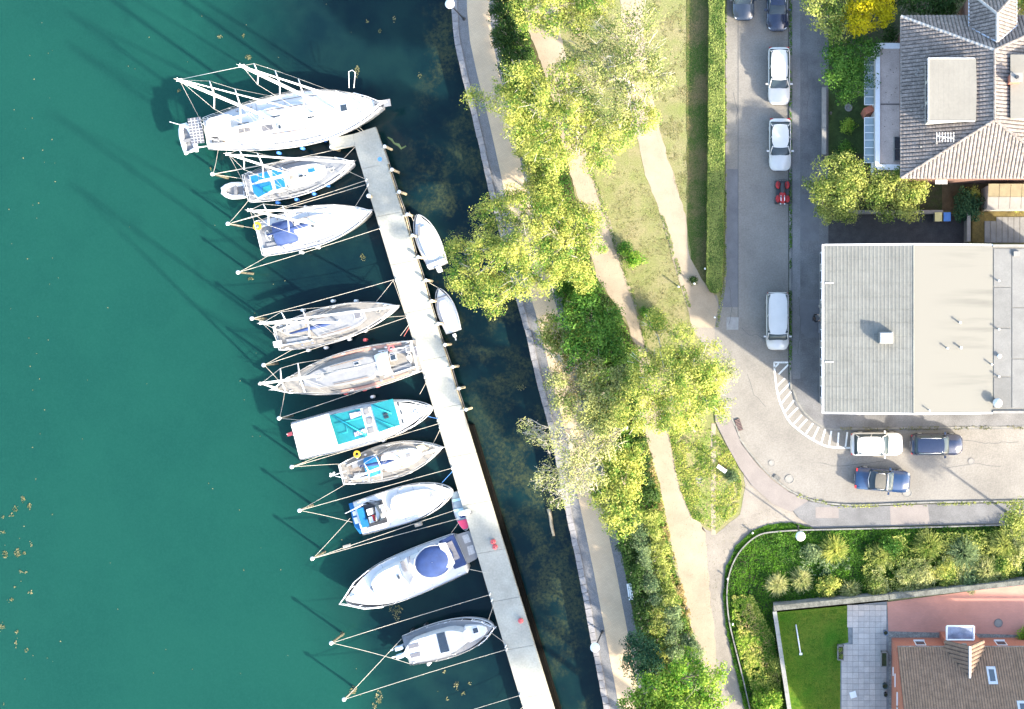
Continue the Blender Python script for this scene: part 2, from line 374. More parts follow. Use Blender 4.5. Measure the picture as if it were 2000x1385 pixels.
# junction of gravel
J=[(1345,618),(1360,640),(1390,700),(1396,780),(1400,835),(1448,905),(1452,950),(1444,1003),(1398,1042),(1350,1015),(1325,990),(1345,1015)]
jun=[(1300,1040),(1340,1010),(1398,1044),(1446,1005),(1455,950),(1450,900),(1402,838),(1388,700),(1352,640),(1345,600),(1400,575),(1410,620),(1412,700),(1440,800),(1490,900),(1560,955),(1600,985),(1620,1000),(1590,1030),(1520,1034),(1475,1040),(1440,1075),(1420,1120),(1417,1180),(1428,1240),(1442,1290),(1455,1330),(1467,1385),(1520,1700),(1420,1700),(1388,1385),(1367,1290),(1337,1180),(1310,1080)]
sheet('gravel_junction',jag(jun,1.2,9,3),.012,M_grav)
isl=[(1306,845),(1345,828),(1388,838),(1412,862),(1438,900),(1450,950),(1440,1000),(1397,1036),(1352,1012),(1326,950)]
M_isl=grass_mat('verge_grass',(.15,.19,.045),(.24,.20,.10),(.09,.13,.03),.8,.3)
sheet('grass_island',jag(isl,3,8,4),.021,M_isl)
sheet('trodden_path',jag([(1389,828),(1398,828),(1398,1044),(1389,1044)],1.,9,5),.025,M_dirt)
# ---- road and pavements
KO=[(-300,1417),(0,1417),(300,1417),(500,1416),(560,1412)]
outer=[(1417,-300),(1417,0),(1417,300),(1416,500),(1412,560),(1403,600),(1397,640),(1400,700),(1412,760),(1426,809),(1439,837),(1451,865),(1482,905),(1510,933),(1544,958),(1581,975),(1628,984),(1690,986),(1814,981),(2000,978),(2300,972)]
inner=[(1543,-300),(1543,0),(1543,300),(1543,600),(1544,743),(1552,769),(1562,792),(1578,812),(1601,830),(1624,838),(1700,837),(1850,835),(2000,834),(2300,833)]
oS=smooth(outer,5); iS=smooth(inner,5)
sheet('pavement',[(1540,-300),(1618,-300),(1618,480),(1640,800),(2300,800),(2300,836),(2000,837),(1700,840),(1624,842),(1598,834),(1574,815),(1555,792),(1542,745)],.10,M_asph3)
sheet('road',oS+iS[::-1],.029,M_asph)
# road patches
for nm,pts,z,m in [('road_patch',[(1419,620),(1442,620),(1442,644),(1419,644)],.033,mat('concrete_patch',(.22,.22,.21),.9,.15,2)),
    ('road_patch',[(1420,330),(1442,330),(1442,600),(1404,600),(1418,560)],.033,M_asph2),
    ('road_patch',[(1545,585),(1605,585),(1605,660),(1575,660),(1560,640),(1545,640)],.104,M_asph2),
    ('pavement_patch',[(1563,380),(1600,380),(1600,470),(1563,470)],.104,M_asph2),
    ('pavement_patch',[(1663,842),(1700,842),(1700,850),(1663,850)],.033,M_asph2)]:
    sheet(nm,jag(pts,.7,6,8),z,m)
# road centre seams (tar lines)
for x,y0,y1 in((1441,0,620),):
    sheet('tar_seam',[(x,y0),(x+1.2,y0),(x+1.2,y1),(x,y1)],.037,mat('tar',(.07,.07,.07),.7,.1,2))
# south pavement
sp=[(1581,979),(1628,988),(1690,990),(1814,985),(2000,982),(2300,976),(2300,1030),(2000,1022),(1800,1026),(1590,1032),(1560,1012),(1540,985)]
sheet('south_pavement',sp,.10,M_asph3)
sheet('pavement_inset',[(1593,990),(1638,991),(1638,1012),(1593,1012)],.104,M_pink)
sheet('pavement_inset',[(1738,988),(1812,985),(1816,1024),(1740,1026)],.104,M_pink)
# curved clinker pavement along the bend
cp=[(1397,700),(1409,760),(1423,809),(1436,837),(1448,867),(1479,908),(1507,936),(1541,961),(1579,978),(1545,1000),(1510,985),(1470,950),(1445,915),(1420,870),(1398,825),(1392,760)]
sheet('curved_pavement',cp,.112,M_pink)
def kerbs(path,name,w=.13,zt=.125,step=1.0,y0=-1e9):
    par=MB(); P=[G(x,y) for x,y in path]
    par.tube([p+Vector((0,0,-.08)) for p in P],.07,4); root=par.build(name,M_kerb); struct(root)
    b=MB(); b.box((0,0,0),(step*.97,w,.16)); t=b.build('kerb_stone',M_kerb); me=t.data; bpy.data.objects.remove(t)
    # resample
    d=[0]
    for a,c in zip(P,P[1:]): d.append(d[-1]+(c-a).length)
    s=step/2
    while s<d[-1]:
        i=max(j for j in range(len(d)) if d[j]<=s); i=min(i,len(P)-2); t=(s-d[i])/(d[i+1]-d[i]); p=P[i].lerp(P[i+1],t); v=P[i+1]-P[i]
        px=1450+p.x*F/H; py=620-p.y*F/H
        if -30<px<2030 and -30<py<1420:
            o=bpy.data.objects.new('kerb_stone',me); C.objects.link(o); o.parent=root; o.location=(p.x,p.y,zt-.08+rnd.uniform(-.006,.006)); o.rotation_euler=(0,0,math.atan2(v.y,v.x)+rnd.uniform(-.01,.01))
        s+=step
kerbs(iS,'inner_kerb'); kerbs(oS[45:],'outer_kerb')
def stripe(mb,a,b,wd,z=.033):
    A=G(*a,z);B=G(*b,z);t=(B-A).normalized();n_=Vector((-t.y,t.x,0))*wd/2; mb.add([A-n_,B-n_,B+n_,A+n_],[(0,1,2,3)])
M_crack=mat('crack_seal',(.085,.083,.08),.8,.2,3)
for i,pts in enumerate([[(1447,640),(1462,655),(1478,652),(1500,668)],[(1425,560),(1429,600),(1424,640)],[(1432,180),(1440,215),(1436,250)],[(1600,905),(1640,912),(1690,905),(1740,899)],[(1850,915),(1900,905),(1960,912)],[(1460,730),(1472,770),(1500,800)],[(1560,580),(1563,640),(1558,700)],[(1575,120),(1580,180),(1574,240)],[(1880,860),(1930,866),(1995,862)]]):
    mb=MB(); z_=.037 if not 1545<pts[0][0]<1600 or pts[0][1]>850 else .108
    pp=jag(pts,1.6,6,60+i,False)
    for a,b in zip(pp,pp[1:]): stripe(mb,a,b,.035,z_)
    struct(mb.build('road_crack',M_crack))
sheet('pavement_strip',jag([(1547,-300),(1563,-300),(1563,380),(1563,740),(1549,740)],.4,8,77),.107,mat('pavement_strip_grey',(.150,.147,.142),.9,.15,.6,fine=.14,fscale=9))
sheet('gutter_strip',[(1539.5,-300),(1541.8,-300),(1541.8,742),(1539.5,742)],.041,mat('dirty_gutter',(.06,.062,.05),.95,.3,2,fine=.3))
# hatched marking
hb=MB(); ol=smooth([(1512,708),(1514,735),(1519,769),(1528,797),(1541,822),(1559,839),(1578,853),(1601,866),(1622,873),(1663,875)],5)
for a,b in zip(ol,ol[1:]): stripe(hb,a,b,.14)
stripe(hb,(1511,708),(1543,708),.13); 
struct(hb.build('hatch_outline_marking',M_mark))
for a,b in [((1512,719),(1521,710)),((1521,731),(1541,711)),((1517,755),(1533,739)),((1521,772),(1543,748)),((1526,788),(1545,765)),((1533,805),(1551,782)),((1539,816),(1559,796)),((1549,829),(1566,811)),((1559,838),(1576,819)),((1572,850),(1588,827)),((1587,859),(1600,832)),((1604,866),(1612,838)),((1619,870),(1624,841)),((1636,874),(1638,845)),((1651,875),(1655,844)),((1662,875),(1664,846))]:
    k=MB(); stripe(k,a,b,.13); struct(k.build('hatch_stripe_marking',M_mark))
def disc_thing(name,label,cat,px,py,r,z,m,ring=None,group=None):
    t=thing(name,label,cat,G(px,py,z)[:],0,group); b=MB(); b.lathe((0,0,0),[(r*.86,0),(r*.86,.012),(r*.6,.016)],20); b.build('cover',m,t,local=True)
    b=MB(); b.ring((0,0,.006),r*.93,.03*r/.3,20); b.build('rim',ring or M_kerb,t,local=True); return t
M_iron=mat('cast_iron',(.14,.135,.13),.7,.2,5); M_pale=mat('pale_concrete',(.20,.19,.17),.9,.1,3)
disc_thing('manhole_cover','pale round manhole cover in the road, small one at the bend','manhole',1507,905,.26,.031,M_pale)
disc_thing('manhole_cover','pale round manhole cover beside the slotted drain at the bend','manhole',1542,936,.36,.031,M_pale)
disc_thing('manhole_cover','round manhole cover with dark rim right of the dark blue parked car','manhole',1897,901,.26,.031,M_pale,M_iron)
disc_thing('manhole_cover','round manhole cover half under the front of the blue open-roofed car','manhole',1772,962,.38,.031,M_pale)
disc_thing('manhole_cover','large round stone cover in the grass island','manhole',1366,937,.30,.03,M_pale)
disc_thing('manhole_cover','round grey cover with dark rim in the red paved yard','manhole',1950,1217,.34,.06,M_pale,M_iron)
def grate(label,px,py,w_,h_,rz,nb,m,n2=1):
    t=thing('drain_grate',label,'drain',G(px,py,.11)[:],rz); b=MB(); b.box((0,0,-.01),(w_,h_,.02)); b.build('tray',M_dark,t,local=True)
    for i in range(nb):
        b=MB(); b.box((0,-h_/2+(i+.5)*h_/nb,.012),(w_*.96,h_/nb*.5,.02)); b.build('bar',m,t,local=True)
grate('reddish double drain grate in the curved pavement',1443,830,.42,.95,R(18),8,mat('rusty_iron',(.15,.095,.08),.8,.2,6))
grate('dark slotted drain grate at the outer kerb of the bend',1517,934,.5,.4,R(-35),5,M_kerb)
print('land ok')
# ================================================================= FOLIAGE
def leaf_mesh(name,P,N,size,m,asp=.75):
    n=len(P); r=rng.normal(size=(n,3)); 
    a=np.cross(N,r); a/=np.linalg.norm(a,axis=1)[:,None]+1e-9; b=np.cross(N,a); b/=np.linalg.norm(b,axis=1)[:,None]+1e-9
    s=(size*rng.uniform(.6,1.35,n))[:,None]
    V=np.stack([P-a*s*.55,P-b*s*.5*asp+N*s*.12,P+a*s*.62,P+b*s*.5*asp+N*s*.12],1).reshape(-1,3)
    me=bpy.data.meshes.new(name); me.vertices.add(4*n); me.vertices.foreach_set('co',V.astype('f').ravel())
    me.loops.add(4*n); me.loops.foreach_set('vertex_index',np.arange(4*n,dtype='i')); me.polygons.add(n)
    me.polygons.foreach_set('loop_start',np.arange(0,4*n,4,dtype='i')); me.polygons.foreach_set('loop_total',np.full(n,4,'i'))
    me.materials.append(m); me.update(); me.validate(); return me
def cloud(blobs,dens,size,clump=.55,up=.35,low=-.35):
    """blobs: list of (x,y,z,r,rz). Leaves sit in clumps spread over each blob's shell."""
    Ps=[];Ns=[]
    for (x,y,z,r,rv) in blobs:
        nc=max(6,int(7.5*(r/ clump)**2))
        d=rng.normal(size=(nc*3,3)); d/=np.linalg.norm(d,axis=1)[:,None]; d=d[d[:,2]>low][:nc]
        rad=rng.uniform(.45,1.05,len(d))**.6
        lob=1+.22*np.sin(3*np.arctan2(d[:,1],d[:,0])+x*7+y*3)+.12*np.sin(7*np.arctan2(d[:,1],d[:,0])+x*5)
        cc=np.array([x,y,z])+d*(rad*lob)[:,None]*np.array([r,r,rv])*.92
        k=max(8,int(dens*clump*clump*15*(.13/size)**1.3))
        for c,dd in zip(cc,d):
            cr=clump*rng.uniform(.6,1.25)
            q=rng.normal(size=(k,3)); q/=np.linalg.norm(q,axis=1)[:,None]; rr=rng.uniform(.2,1,k)[:,None]**.5
            Ps.append(c+q*rr*cr*np.array([1,1,.7])); nn=q*.5+dd*.5+np.array([0,0,up])+rng.normal(size=(k,3))*.45; Ns.append(nn/np.linalg.norm(nn,axis=1)[:,None])
    return np.concatenate(Ps),np.concatenate(Ns)
LM={'lime':leafmat('leaves_lime',(.085,.19,.025),(.58,.56,.135),.45,.48),
    'airy':leafmat('leaves_airy',(.08,.13,.03),(.44,.44,.15),.5,.4),
    'yellow':leafmat('leaves_yellow',(.26,.23,.004),(.52,.44,.006),.5),
    'mid':leafmat('leaves_mid_green',(.025,.095,.010),(.13,.25,.035),.5),
    'dark':leafmat('leaves_dark_green',(.014,.042,.008),(.05,.10,.02),.5),
    'olive':leafmat('leaves_olive',(.085,.15,.02),(.46,.47,.12),.5,.4),
    'pale':leafmat('leaves_pale',(.20,.25,.07),(.56,.53,.22),.5,.42),
    'grey':leafmat('leaves_grey_green',(.05,.10,.04),(.26,.33,.14),.5),
    'fresh':leafmat('leaves_fresh_green',(.05,.18,.010),(.34,.45,.06),.5,.4),
    'peach':leafmat('leaves_peach_dry',(.26,.21,.07),(.48,.37,.17),.5),
    'blue':leafmat('leaves_blue_green',(.012,.055,.026),(.07,.15,.065),.5),
    'ivy':leafmat('leaves_ivy',(.015,.07,.004),(.10,.23,.014),.5),
    'hedge':leafmat('leaves_hedge',(.055,.11,.018),(.27,.31,.08),.5,.2),
    'weed':leafmat('floating_weed',(.07,.08,.03),(.22,.20,.10),.5,.1),
    'strawy':leafmat('leaves_straw',(.15,.16,.045),(.26,.22,.11),.5)}
def tree(label,kind,blobs,z,leaf='lime',dens=9,size=.11,bark=M_bark,cat='tree',name='tree',trunk_r=.2,group=None,flat=.65,trunk=None,twigs=0,clump=.55,see=1.0):
    """blobs in photo pixels (px,py,rpx,dz) seen at crown height z"""
    W=[]
    for b in blobs:
        px,py,rp=b[:3]; zz=z+(b[3] if len(b)>3 else 0); p=G(px,py,zz); r=rp*1.02*(H-zz)/F; W.append((p.x,p.y,zz,r,r*flat))
    A=sum(b[3]**2 for b in W); cx=sum(b[0]*b[3]**2 for b in W)/A; cy=sum(b[1]*b[3]**2 for b in W)/A
    if trunk: tp=G(*trunk); cx,cy=tp.x,tp.y
    root=thing(name,label,cat,(cx,cy,0),rnd.uniform(0,6) if False else 0,group)
    loc=[(b[0]-cx,b[1]-cy,b[2],b[3],b[4]) for b in W]
    P,N=cloud(loc,dens*see,size,clump); P[:,2]=np.maximum(P[:,2],.08)
    me=leaf_mesh('crown',P,N,size,LM[leaf]); o=bpy.data.objects.new('crown',me); C.objects.link(o); o.parent=root
    zt=z*.55
    t=MB(); t.tube([(0,0,-.1),(trunk_r*.3,0,zt*.5),(0,trunk_r*.4,zt)],[trunk_r*1.15,trunk_r*.9,trunk_r*.75],9); t.build('trunk',bark,root,True,True)
    for (x,y,zz,r,rv) in loc:
        l_=MB(); e=Vector((x,y,zz)); s=Vector((0,trunk_r*.4,zt*.96)); md=s.lerp(e,.5)+Vector((rnd.uniform(-.3,.3),rnd.uniform(-.3,.3),.25*(e-s).length*.5))
        rr=trunk_r*.42; l_.tube([s,md,e],[rr,rr*.6,rr*.28],6)
        for q in range(4+twigs):
            a=rnd.uniform(0,6.28); t2=rnd.uniform(.45,1); st=md.lerp(e,t2) ; en=e+Vector((math.cos(a)*r*.95,math.sin(a)*r*.95,rnd.uniform(-.1,.75)*rv)); m2=st.lerp(en,.5)+Vector((rnd.uniform(-.15,.15),rnd.uniform(-.15,.15),.15))
            l_.tube([st,m2,en],[rr*.3,rr*.2,.012],4)
            if twigs>3:
                for _ in range(3):
                    s3=m2.lerp(en,rnd.random()); e3=s3+Vector((rnd.uniform(-1,1),rnd.uniform(-1,1),rnd.uniform(0,.5)))*r*.45; l_.tube([s3,e3],[.018,.008],3)
        l_.build('limb',bark,root,True,True)
    return root
def shrub(label,px,py,rp,z,leaf='mid',dens=9,size=.11,flat=.8,group=None,name='shrub',cat='shrub',clump=.34,nb=4,stem=True):
    bl=[(px,py,rp*.72)]
    for i in range(nb):
        a=rnd.uniform(0,6.28); bl.append((px+math.cos(a)*rp*.5,py+math.sin(a)*rp*.5,rp*rnd.uniform(.4,.6),rnd.uniform(-.25,.15)*z))
    W=[]
    for b in bl:
        zz=max(.2,z*.55+(b[3]*.5 if len(b)>3 else 0)); p=G(b[0],b[1],zz); r=b[2]*(H-zz)/F; W.append((p.x,p.y,zz,r,min(r*flat,zz)))
    cx,cy=W[0][0],W[0][1]; root=thing(name,label,cat,(cx,cy,0),0,group)
    P,N=cloud([(b[0]-cx,b[1]-cy,b[2],b[3],b[4]) for b in W],dens,size,clump,up=.5); P[:,2]=np.maximum(P[:,2],.05)
    me=leaf_mesh('foliage',P,N,size,LM[leaf]); o=bpy.data.objects.new('foliage',me); C.objects.link(o); o.parent=root
    t=MB()
    for i in range(5):
        a=rnd.uniform(0,6.28); e=(math.cos(a)*W[0][3]*.7,math.sin(a)*W[0][3]*.7,z*.7); t.tube([(0,0,0),(e[0]*.4,e[1]*.4,z*.45),e],[.035,.025,.01],5)
    t.build('stems',M_bark,root,True,True)
    return root
def spiky(label,px,py,rp,z,leaf='pale',n=240,group=None,name='spiky_shrub',cat='shrub'):
    p=G(px,py,.3); r=rp*(H-.3)/F; root=thing(name,label,cat,(p.x,p.y,0),0,group)
    V=[];Fc=[]; n=int(n*1.7)
    for i in range(n):
        a=rnd.uniform(0,6.283); el=rnd.uniform(.15,1.45); L=r*rnd.uniform(.75,1.15); d=Vector((math.cos(a)*math.cos(el),math.sin(a)*math.cos(el),math.sin(el)*.9))
        s=Vector((-math.sin(a),math.cos(a),0))*rnd.uniform(.018,.034); k=len(V); mid=d*L*.6+Vector((0,0,.12*z)); end=d*L+Vector((0,0,-.1*L))
        V+= [tuple(-s*.5),tuple(s*.5),tuple(mid+s),tuple(mid-s),tuple(end)]; Fc+=[(k,k+1,k+2,k+3),(k+3,k+2,k+4)]
        for _ in range(3):
            q=mid.lerp(end,rnd.random()); j=Vector((rnd.uniform(-1,1),rnd.uniform(-1,1),rnd.uniform(-.2,.8)))*.11; k=len(V); V+=[tuple(q-s*.7),tuple(q+s*.7),tuple(q+j+s*.5),tuple(q+j-s*.5)]; Fc.append((k,k+1,k+2,k+3))
    mb=MB(); mb.add(V,Fc); mb.build('foliage',LM[leaf],root,local=True)
    b=MB(); b.ball((0,0,.1),.12,8); b.build('rootstock',M_bark,root,True,True); return root
def cover(name,poly,n,zlo,zhi,size,leaf,seed=0,den=None,kind='stuff'):
    xs=[p[0] for p in poly]; ys_=[p[1] for p in poly]; P=[]
    r_=np.random.default_rng(seed)
    while len(P)<n:
        x=r_.uniform(min(xs),max(xs)); y=r_.uniform(min(ys_),max(ys_))
        if not inpoly(x,y,poly): continue
        h=mnoise.noise(Vector((x*.03,y*.03,seed)))*.5+.5+.35*mnoise.noise(Vector((x*.12,y*.12,seed+3)))
        if den and h<den: continue
        g=G(x,y); P.append((g.x,g.y,zlo+(zhi-zlo)*max(0,min(1,h))*r_.uniform(.5,1)))
    P=np.array(P); N=r_.normal(size=P.shape)*.5+np.array([0,0,1.]); N/=np.linalg.norm(N,axis=1)[:,None]
    o=bpy.data.objects.new(name,leaf_mesh(name,P,N,size,LM[leaf])); C.objects.link(o); o['kind']=kind; return o
# ---- big park trees
tree('bright lime green tree at the top edge beside the promenade shrubs','t',[(1030,25,34),(1085,5,42),(1130,38,32),(1075,52,24),(1160,10,36),(1050,-30,40),(1120,-35,45)],8.5,'lime',10,trunk_r=.22)
tree('wide airy pale tree with gaps showing twigs, north of the two sandy paths','t',[(1205,70,48),(1262,110,44),(1180,130,50),(1235,170,50),(1140,100,36,-1),(1285,150,28),(1200,215,42),(1255,40,36),(1150,170,34),(1225,120,40,1)],9,'airy',4.6,.12,M_bark2,trunk_r=.25,twigs=5,clump=.6)
tree('dense yellow-green tree whose crown spans from the promenade to the sandy path','t',[(1010,150,34),(1060,190,50),(1105,150,38),(1100,245,48),(1150,265,40),(1050,285,34),(1000,215,34),(928,192,20,-1.5),(952,196,14,-1),(1130,205,40),(1255,232,38),(1200,262,36),(1085,310,30),(1165,312,28),(1010,255,30),(985,178,24,-1)],8.6,'lime',9,trunk_r=.28,bark=M_bark2,twigs=2)
tree('big bright tree hanging over the quay edge and the small moored boats','t',[(962,418,34,-.5),(1010,402,34),(1070,412,40),(1128,432,38),(1150,470,28),(896,492,26,-1.4),(902,545,32,-1),(960,498,48),(1030,480,52,.8),(1090,490,44,.5),(1128,525,32),(962,565,36,-.5),(1012,548,38),(925,578,24,-1),(1140,552,22,-1),(966,600,16,-1.3),(1068,545,30),(1000,380,16),(1160,420,20)],6.6,'lime',11,trunk_r=.26,bark=M_bark2,trunk=(1118,485))
tree('darker mid green tree between promenade and path south of the overhanging tree','t',[(1140,590,34),(1168,655,44),(1118,622,30),(1192,625,24),(1195,690,26),(1130,690,36),(1150,560,26,-1),(1105,575,26,-1.5),(1120,540,18,-1.5)],5,'mid',10,.14,trunk_r=.18)
tree('grey-green young tree leaning over the promenade paving','t',[(1080,650,26),(1095,685,26),(1070,630,18),(1075,668,20),(1110,665,18)],3.6,'olive',8,.13,trunk_r=.1)
tree('broad yellow-green tree at the narrowing where the sandy paths meet','t',[(1278,632,26,-1),(1330,672,40),(1372,712,44),(1300,735,52,.5),(1245,778,42),(1382,775,36),(1322,798,44),(1262,712,38),(1345,745,48,.8),(1390,740,30),(1350,822,24,-.5),(1296,826,24,-.5),(1240,820,30),(1410,800,20,-1)],7.5,'lime',9,trunk_r=.27,bark=M_bark2,twigs=3)
tree('small pale silver-leaved tree beside the road bend','t',[(1412,712,20),(1420,735,18),(1405,745,18)],4,'pale',6,.12,trunk_r=.08)
tree('half bare tree with peach dry twigs between promenade and path','t',[(1105,722,34),(1135,745,34),(1150,700,28),(1120,770,26)],5,'peach',3.0,.11,M_bark2,trunk_r=.15,twigs=7)
tree('mottled green tree at the middle of the promenade shrub belt','t',[(1085,745,22),(1160,740,32),(1188,780,38),(1140,795,34),(1100,795,26),(1215,740,30),(1175,820,34)],5.6,'airy',9,.12,trunk_r=.2)
tree('leaning tree with pale bare limbs reaching over the quay and water','t',[(1028,832,17,-.7),(1045,852,15,-.5),(1088,862,30),(1120,892,32),(1072,932,30,-.7),(1112,948,30),(1180,865,38),(1140,855,28),(1155,925,34),(1092,975,18,-1),(1120,912,26)],5.4,'pale',3.9,.11,M_bark2,trunk_r=.2,twigs=7,trunk=(1225,832))
tree('yellow leafed tree at the north end of the path-side hedge belt','t',[(1205,900,34),(1225,940,36),(1200,985,40),(1215,1015,36),(1175,960,28),(1240,890,24)],4.6,'lime',9.5,.13,trunk_r=.16)
tree('fresh green tree at the bottom edge beside the sandy path','t',[(1240,1372,28),(1285,1345,36),(1335,1325,36),(1385,1330,28),(1330,1378,48),(1270,1400,44),(1395,1365,26),(1350,1290,22,-1),(1410,1310,14,-1)],7,'fresh',10,.14,trunk_r=.25)
tree('blue-green tree overhanging the promenade above the bottom edge','t',[(1250,1262,28),(1238,1290,24),(1270,1285,26),(1262,1318,26),(1235,1255,16)],4,'blue',10,.13,trunk_r=.14)
# trees beyond the bottom edge whose shade falls on the pier and water
for i,(x,y,zz) in enumerate([(1330,1560,11),(1430,1640,12),(1240,1520,9),(1560,1760,13)]):
    tree(['tall tree just south of the photo edge nearest the promenade path','tall tree south of the photo edge, second from the promenade','tree south of the photo edge beside the promenade','tall tree farthest south beyond the photo edge'][i],'t',[(x+dx,y+dy,60) for dx,dy in((0,0),(70,10),(-60,30),(20,-60),(10,70))],zz,'mid',5,.24,trunk_r=.3,clump=.8)
# ---- promenade shrub belt
rowA=[]; y=-10
beltR=lambda y:interp(PA_L,y)
names=['dark green','dull olive','mid green','mossy','deep green','grey green','yellowish']
k=0
LN=['cut by the top edge','level with the top lamp foot','level with the dark car noses','above the level of the upper white car','level with the upper white car','level with the ketch bow','level with the yellow crown tip','above the level of the pier head','level with the pier head','level with the lower white car','level with the pier head arm','level with the blue deck plate','level with the red quad bike','level with the rounded corner tree','beside the overhanging crown']
for y in range(-10,400,30):
    x0=Q(y)+78; x1=x0+62
    for j,x in enumerate((x0+16,x0+44)):
        tint='dark' if y<190 else ('mid' if y<260 else 'olive')
        shrub(f"{'dark feathery' if tint=='dark' else ('mid green' if tint=='mid' else 'olive')} shrub {'edging the promenade' if j==0 else 'set back from the promenade'}, {LN[k//2]}",x+rnd.uniform(-3,3),y+rnd.uniform(-5,5),24,4.3,tint,9,.11,group='shrubs along the promenade, northern row'); k+=1
k=0
MN=['level with the hedge end','level with the lower small boat','level with the white van','level with the hall skylight','level with the red-fendered deck','level with the hatch marking top','level with the pole-less gap','level with the last pier post','level with the hall corner','level with the information board','level with the cream sloop','level with the blue open-roofed car','level with the rowing boat']
for y in range(560,1000,34):
    xs_=np.arange(Q(y)+104,beltR(y)-10,32)
    for j,x in enumerate(xs_):
        shrub(f"{['mid','dark','olive'][k%3]} green understorey shrub, {MN[(y-560)//34]}, {['at the paving','second inward','third inward','fourth inward','fifth inward','at the path'][min(j,5)]}",x,y,22,1.7,['mid','dark','olive'][k%3],8,.11,group='understorey shrubs of the middle belt'); k+=1
k=0
SN=['level with the log','level with the log end','level with the paired red buoys','level with the cruiser stern','above the white bench','beside the white bench','below the white bench','level with the single red buoy','above the quay lamp','level with the quay lamp','below the quay lamp','beside the blue-green crown','just above the bottom tree']
for y in range(1015,1330,26):
    a=Q(y)+96; b=beltR(y)-6; xs_=np.arange(a+14,b-4,27)
    for j,x in enumerate(xs_):
        tint=['dark','grey','olive','pale','lime'][min(4,j)] if y<1180 else ['dark','olive','grey','grey','olive'][min(4,j)]
        if 1030<y<1120 and j==0: tint='dark'
        side=['at the paving','second inward','mid belt','path side','path edge'][min(4,j)]
        shrub(f"{ {'dark':'dark green','grey':'silvery green','olive':'olive','pale':'pale','lime':'yellow green'}[tint]} belt shrub {SN[(y-1015)//26]}, {side}",x+rnd.uniform(-4,4),y+rnd.uniform(-4,4),rnd.uniform(17,24),rnd.uniform(3.4,4.4),tint,10,.10,group='shrubs of the southern promenade belt'); k+=1
cover('path_edge_weeds',jag([(x+2,y) for y,x in PA_L[8:14]]+[(x-16,y) for y,x in PA_L[8:14][::-1]],3,8,3),5500,.02,.3,.09,'olive',5)
cover('path_edge_weeds',[(1245,850),(1262,850),(1330,1130),(1350,1200),(1330,1200),(1290,1060)],4500,.02,.35,.09,'peach',6,.5)
cover('undergrowth',[(Q(y)+92,y) for y in range(-20,1400,40)]+[(beltR(y)-4,y) for y in range(1400,-20,-40)],26000,.02,.5,.12,'mid',7)
cover('meadow_tufts',jag([(1160,330),(1195,330),(1245,330),(1300,430),(1330,560),(1350,640),(1290,640),(1250,600),(1230,540),(1205,440)],2),3000,.01,.06,.06,'strawy',8,.5)
cover('meadow_tufts',[(1262,0),(1345,0),(1345,440),(1300,300),(1280,210)],3000,.01,.05,.06,'strawy',9,.55)
cover('island_tufts',isl,6500,.02,.14,.08,'lime',10,.45)
cover('island_weeds',isl,2500,.02,.16,.08,'fresh',12,.3)
cover('verge_weeds',[(1408,380),(1417,380),(1417,560),(1404,640),(1398,640),(1408,560)],900,.02,.12,.07,'olive',13)
cover('path_litter',[(1045,60),(1090,60),(1195,440),(1305,830),(1360,1010),(1400,1200),(1400,1380),(1385,1380),(1310,1060),(1160,540)],1300,.02,.035,.045,'weed',61)
cover('path_litter',[(1560,990),(1480,1040),(1430,1080),(1418,1200),(1380,1200),(1370,1060),(1400,1045),(1450,1000)],700,.02,.035,.045,'weed',62)
cover('path_edge_grass',jag([(1290,420),(1297,420),(1350,600),(1343,600)],2,8,3)+[],700,.02,.10,.07,'hedge',63,.3)
cover('path_edge_grass',jag([(1150,330),(1158,330),(1228,540),(1252,610),(1268,680),(1260,680),(1245,612),(1220,545)],2,8,3),1500,.02,.12,.07,'hedge',64,.3)
cover('path_edge_grass',jag([(1304,840),(1311,840),(1350,960),(1362,1012),(1354,1012),(1340,965)],2,8,3),700,.02,.12,.07,'hedge',65,.3)
# small bushes in the meadow
shrub('small dark bush, shaded half of the pair on the meadow by the path',1222,486,15,1.2,'mid',10,.10)
shrub('small fresh green bush, bright half of the pair on the meadow',1240,505,20,1.2,'fresh',10,.10)
shrub('small dark bush beside the path north of the broad tree',1266,610,16,1.3,'mid',10,.1)
shrub('yellow green bush beside the path north of the broad tree',1290,625,20,1.3,'lime',9,.1)
# ---- hedge
hp=[(1386,-60),(1414,-60),(1414,300),(1411,520),(1409,560),(1400,572),(1388,570),(1381,556),(1382,450),(1384,300)]
hp=jag(hp,1.3,9,91)
hroot=thing('hedge','long clipped green hedge along the road','hedge',G(1397,270)[:])
c=MB(); c.prism([tuple(G(lerp(x,1397,.25),y).xy) for x,y in hp],0,.9); c.build('inner_branches',M_under,hroot)
P=[];N=[]
Lr=0
for _ in range(46000):
    x=rnd.uniform(1380,1416); y=rnd.uniform(-60,574)
    if not inpoly(x,y,hp): continue
    if rnd.random()<.62: g=G(x,y); P.append((g.x,g.y,.96+rnd.uniform(-.06,.05))); N.append((rnd.gauss(0,.4),rnd.gauss(0,.4),1))
for _ in range(20000):
    i=rnd.randrange(len(hp)); a=hp[i]; b=hp[(i+1)%len(hp)]
    i=rnd.choices(range(len(hp)),[math.hypot(hp[(q+1)%len(hp)][0]-hp[q][0],hp[(q+1)%len(hp)][1]-hp[q][1]) for q in range(len(hp))])[0]; a=hp[i]; b=hp[(i+1)%len(hp)]
    t=rnd.random(); g=G(lerp(a[0],b[0],t),lerp(a[1],b[1],t)); out=Vector((b[1]-a[1],b[0]-a[0],0)).normalized()
    P.append((g.x+rnd.uniform(-.05,.05),g.y+rnd.uniform(-.05,.05),rnd.uniform(.05,.98))); N.append((out.x+rnd.gauss(0,.4),-out.y*0+rnd.gauss(0,.4),.4))
P=np.array(P);N=np.array(N);N/=np.linalg.norm(N,axis=1)[:,None]; P-=np.array(hroot.location)
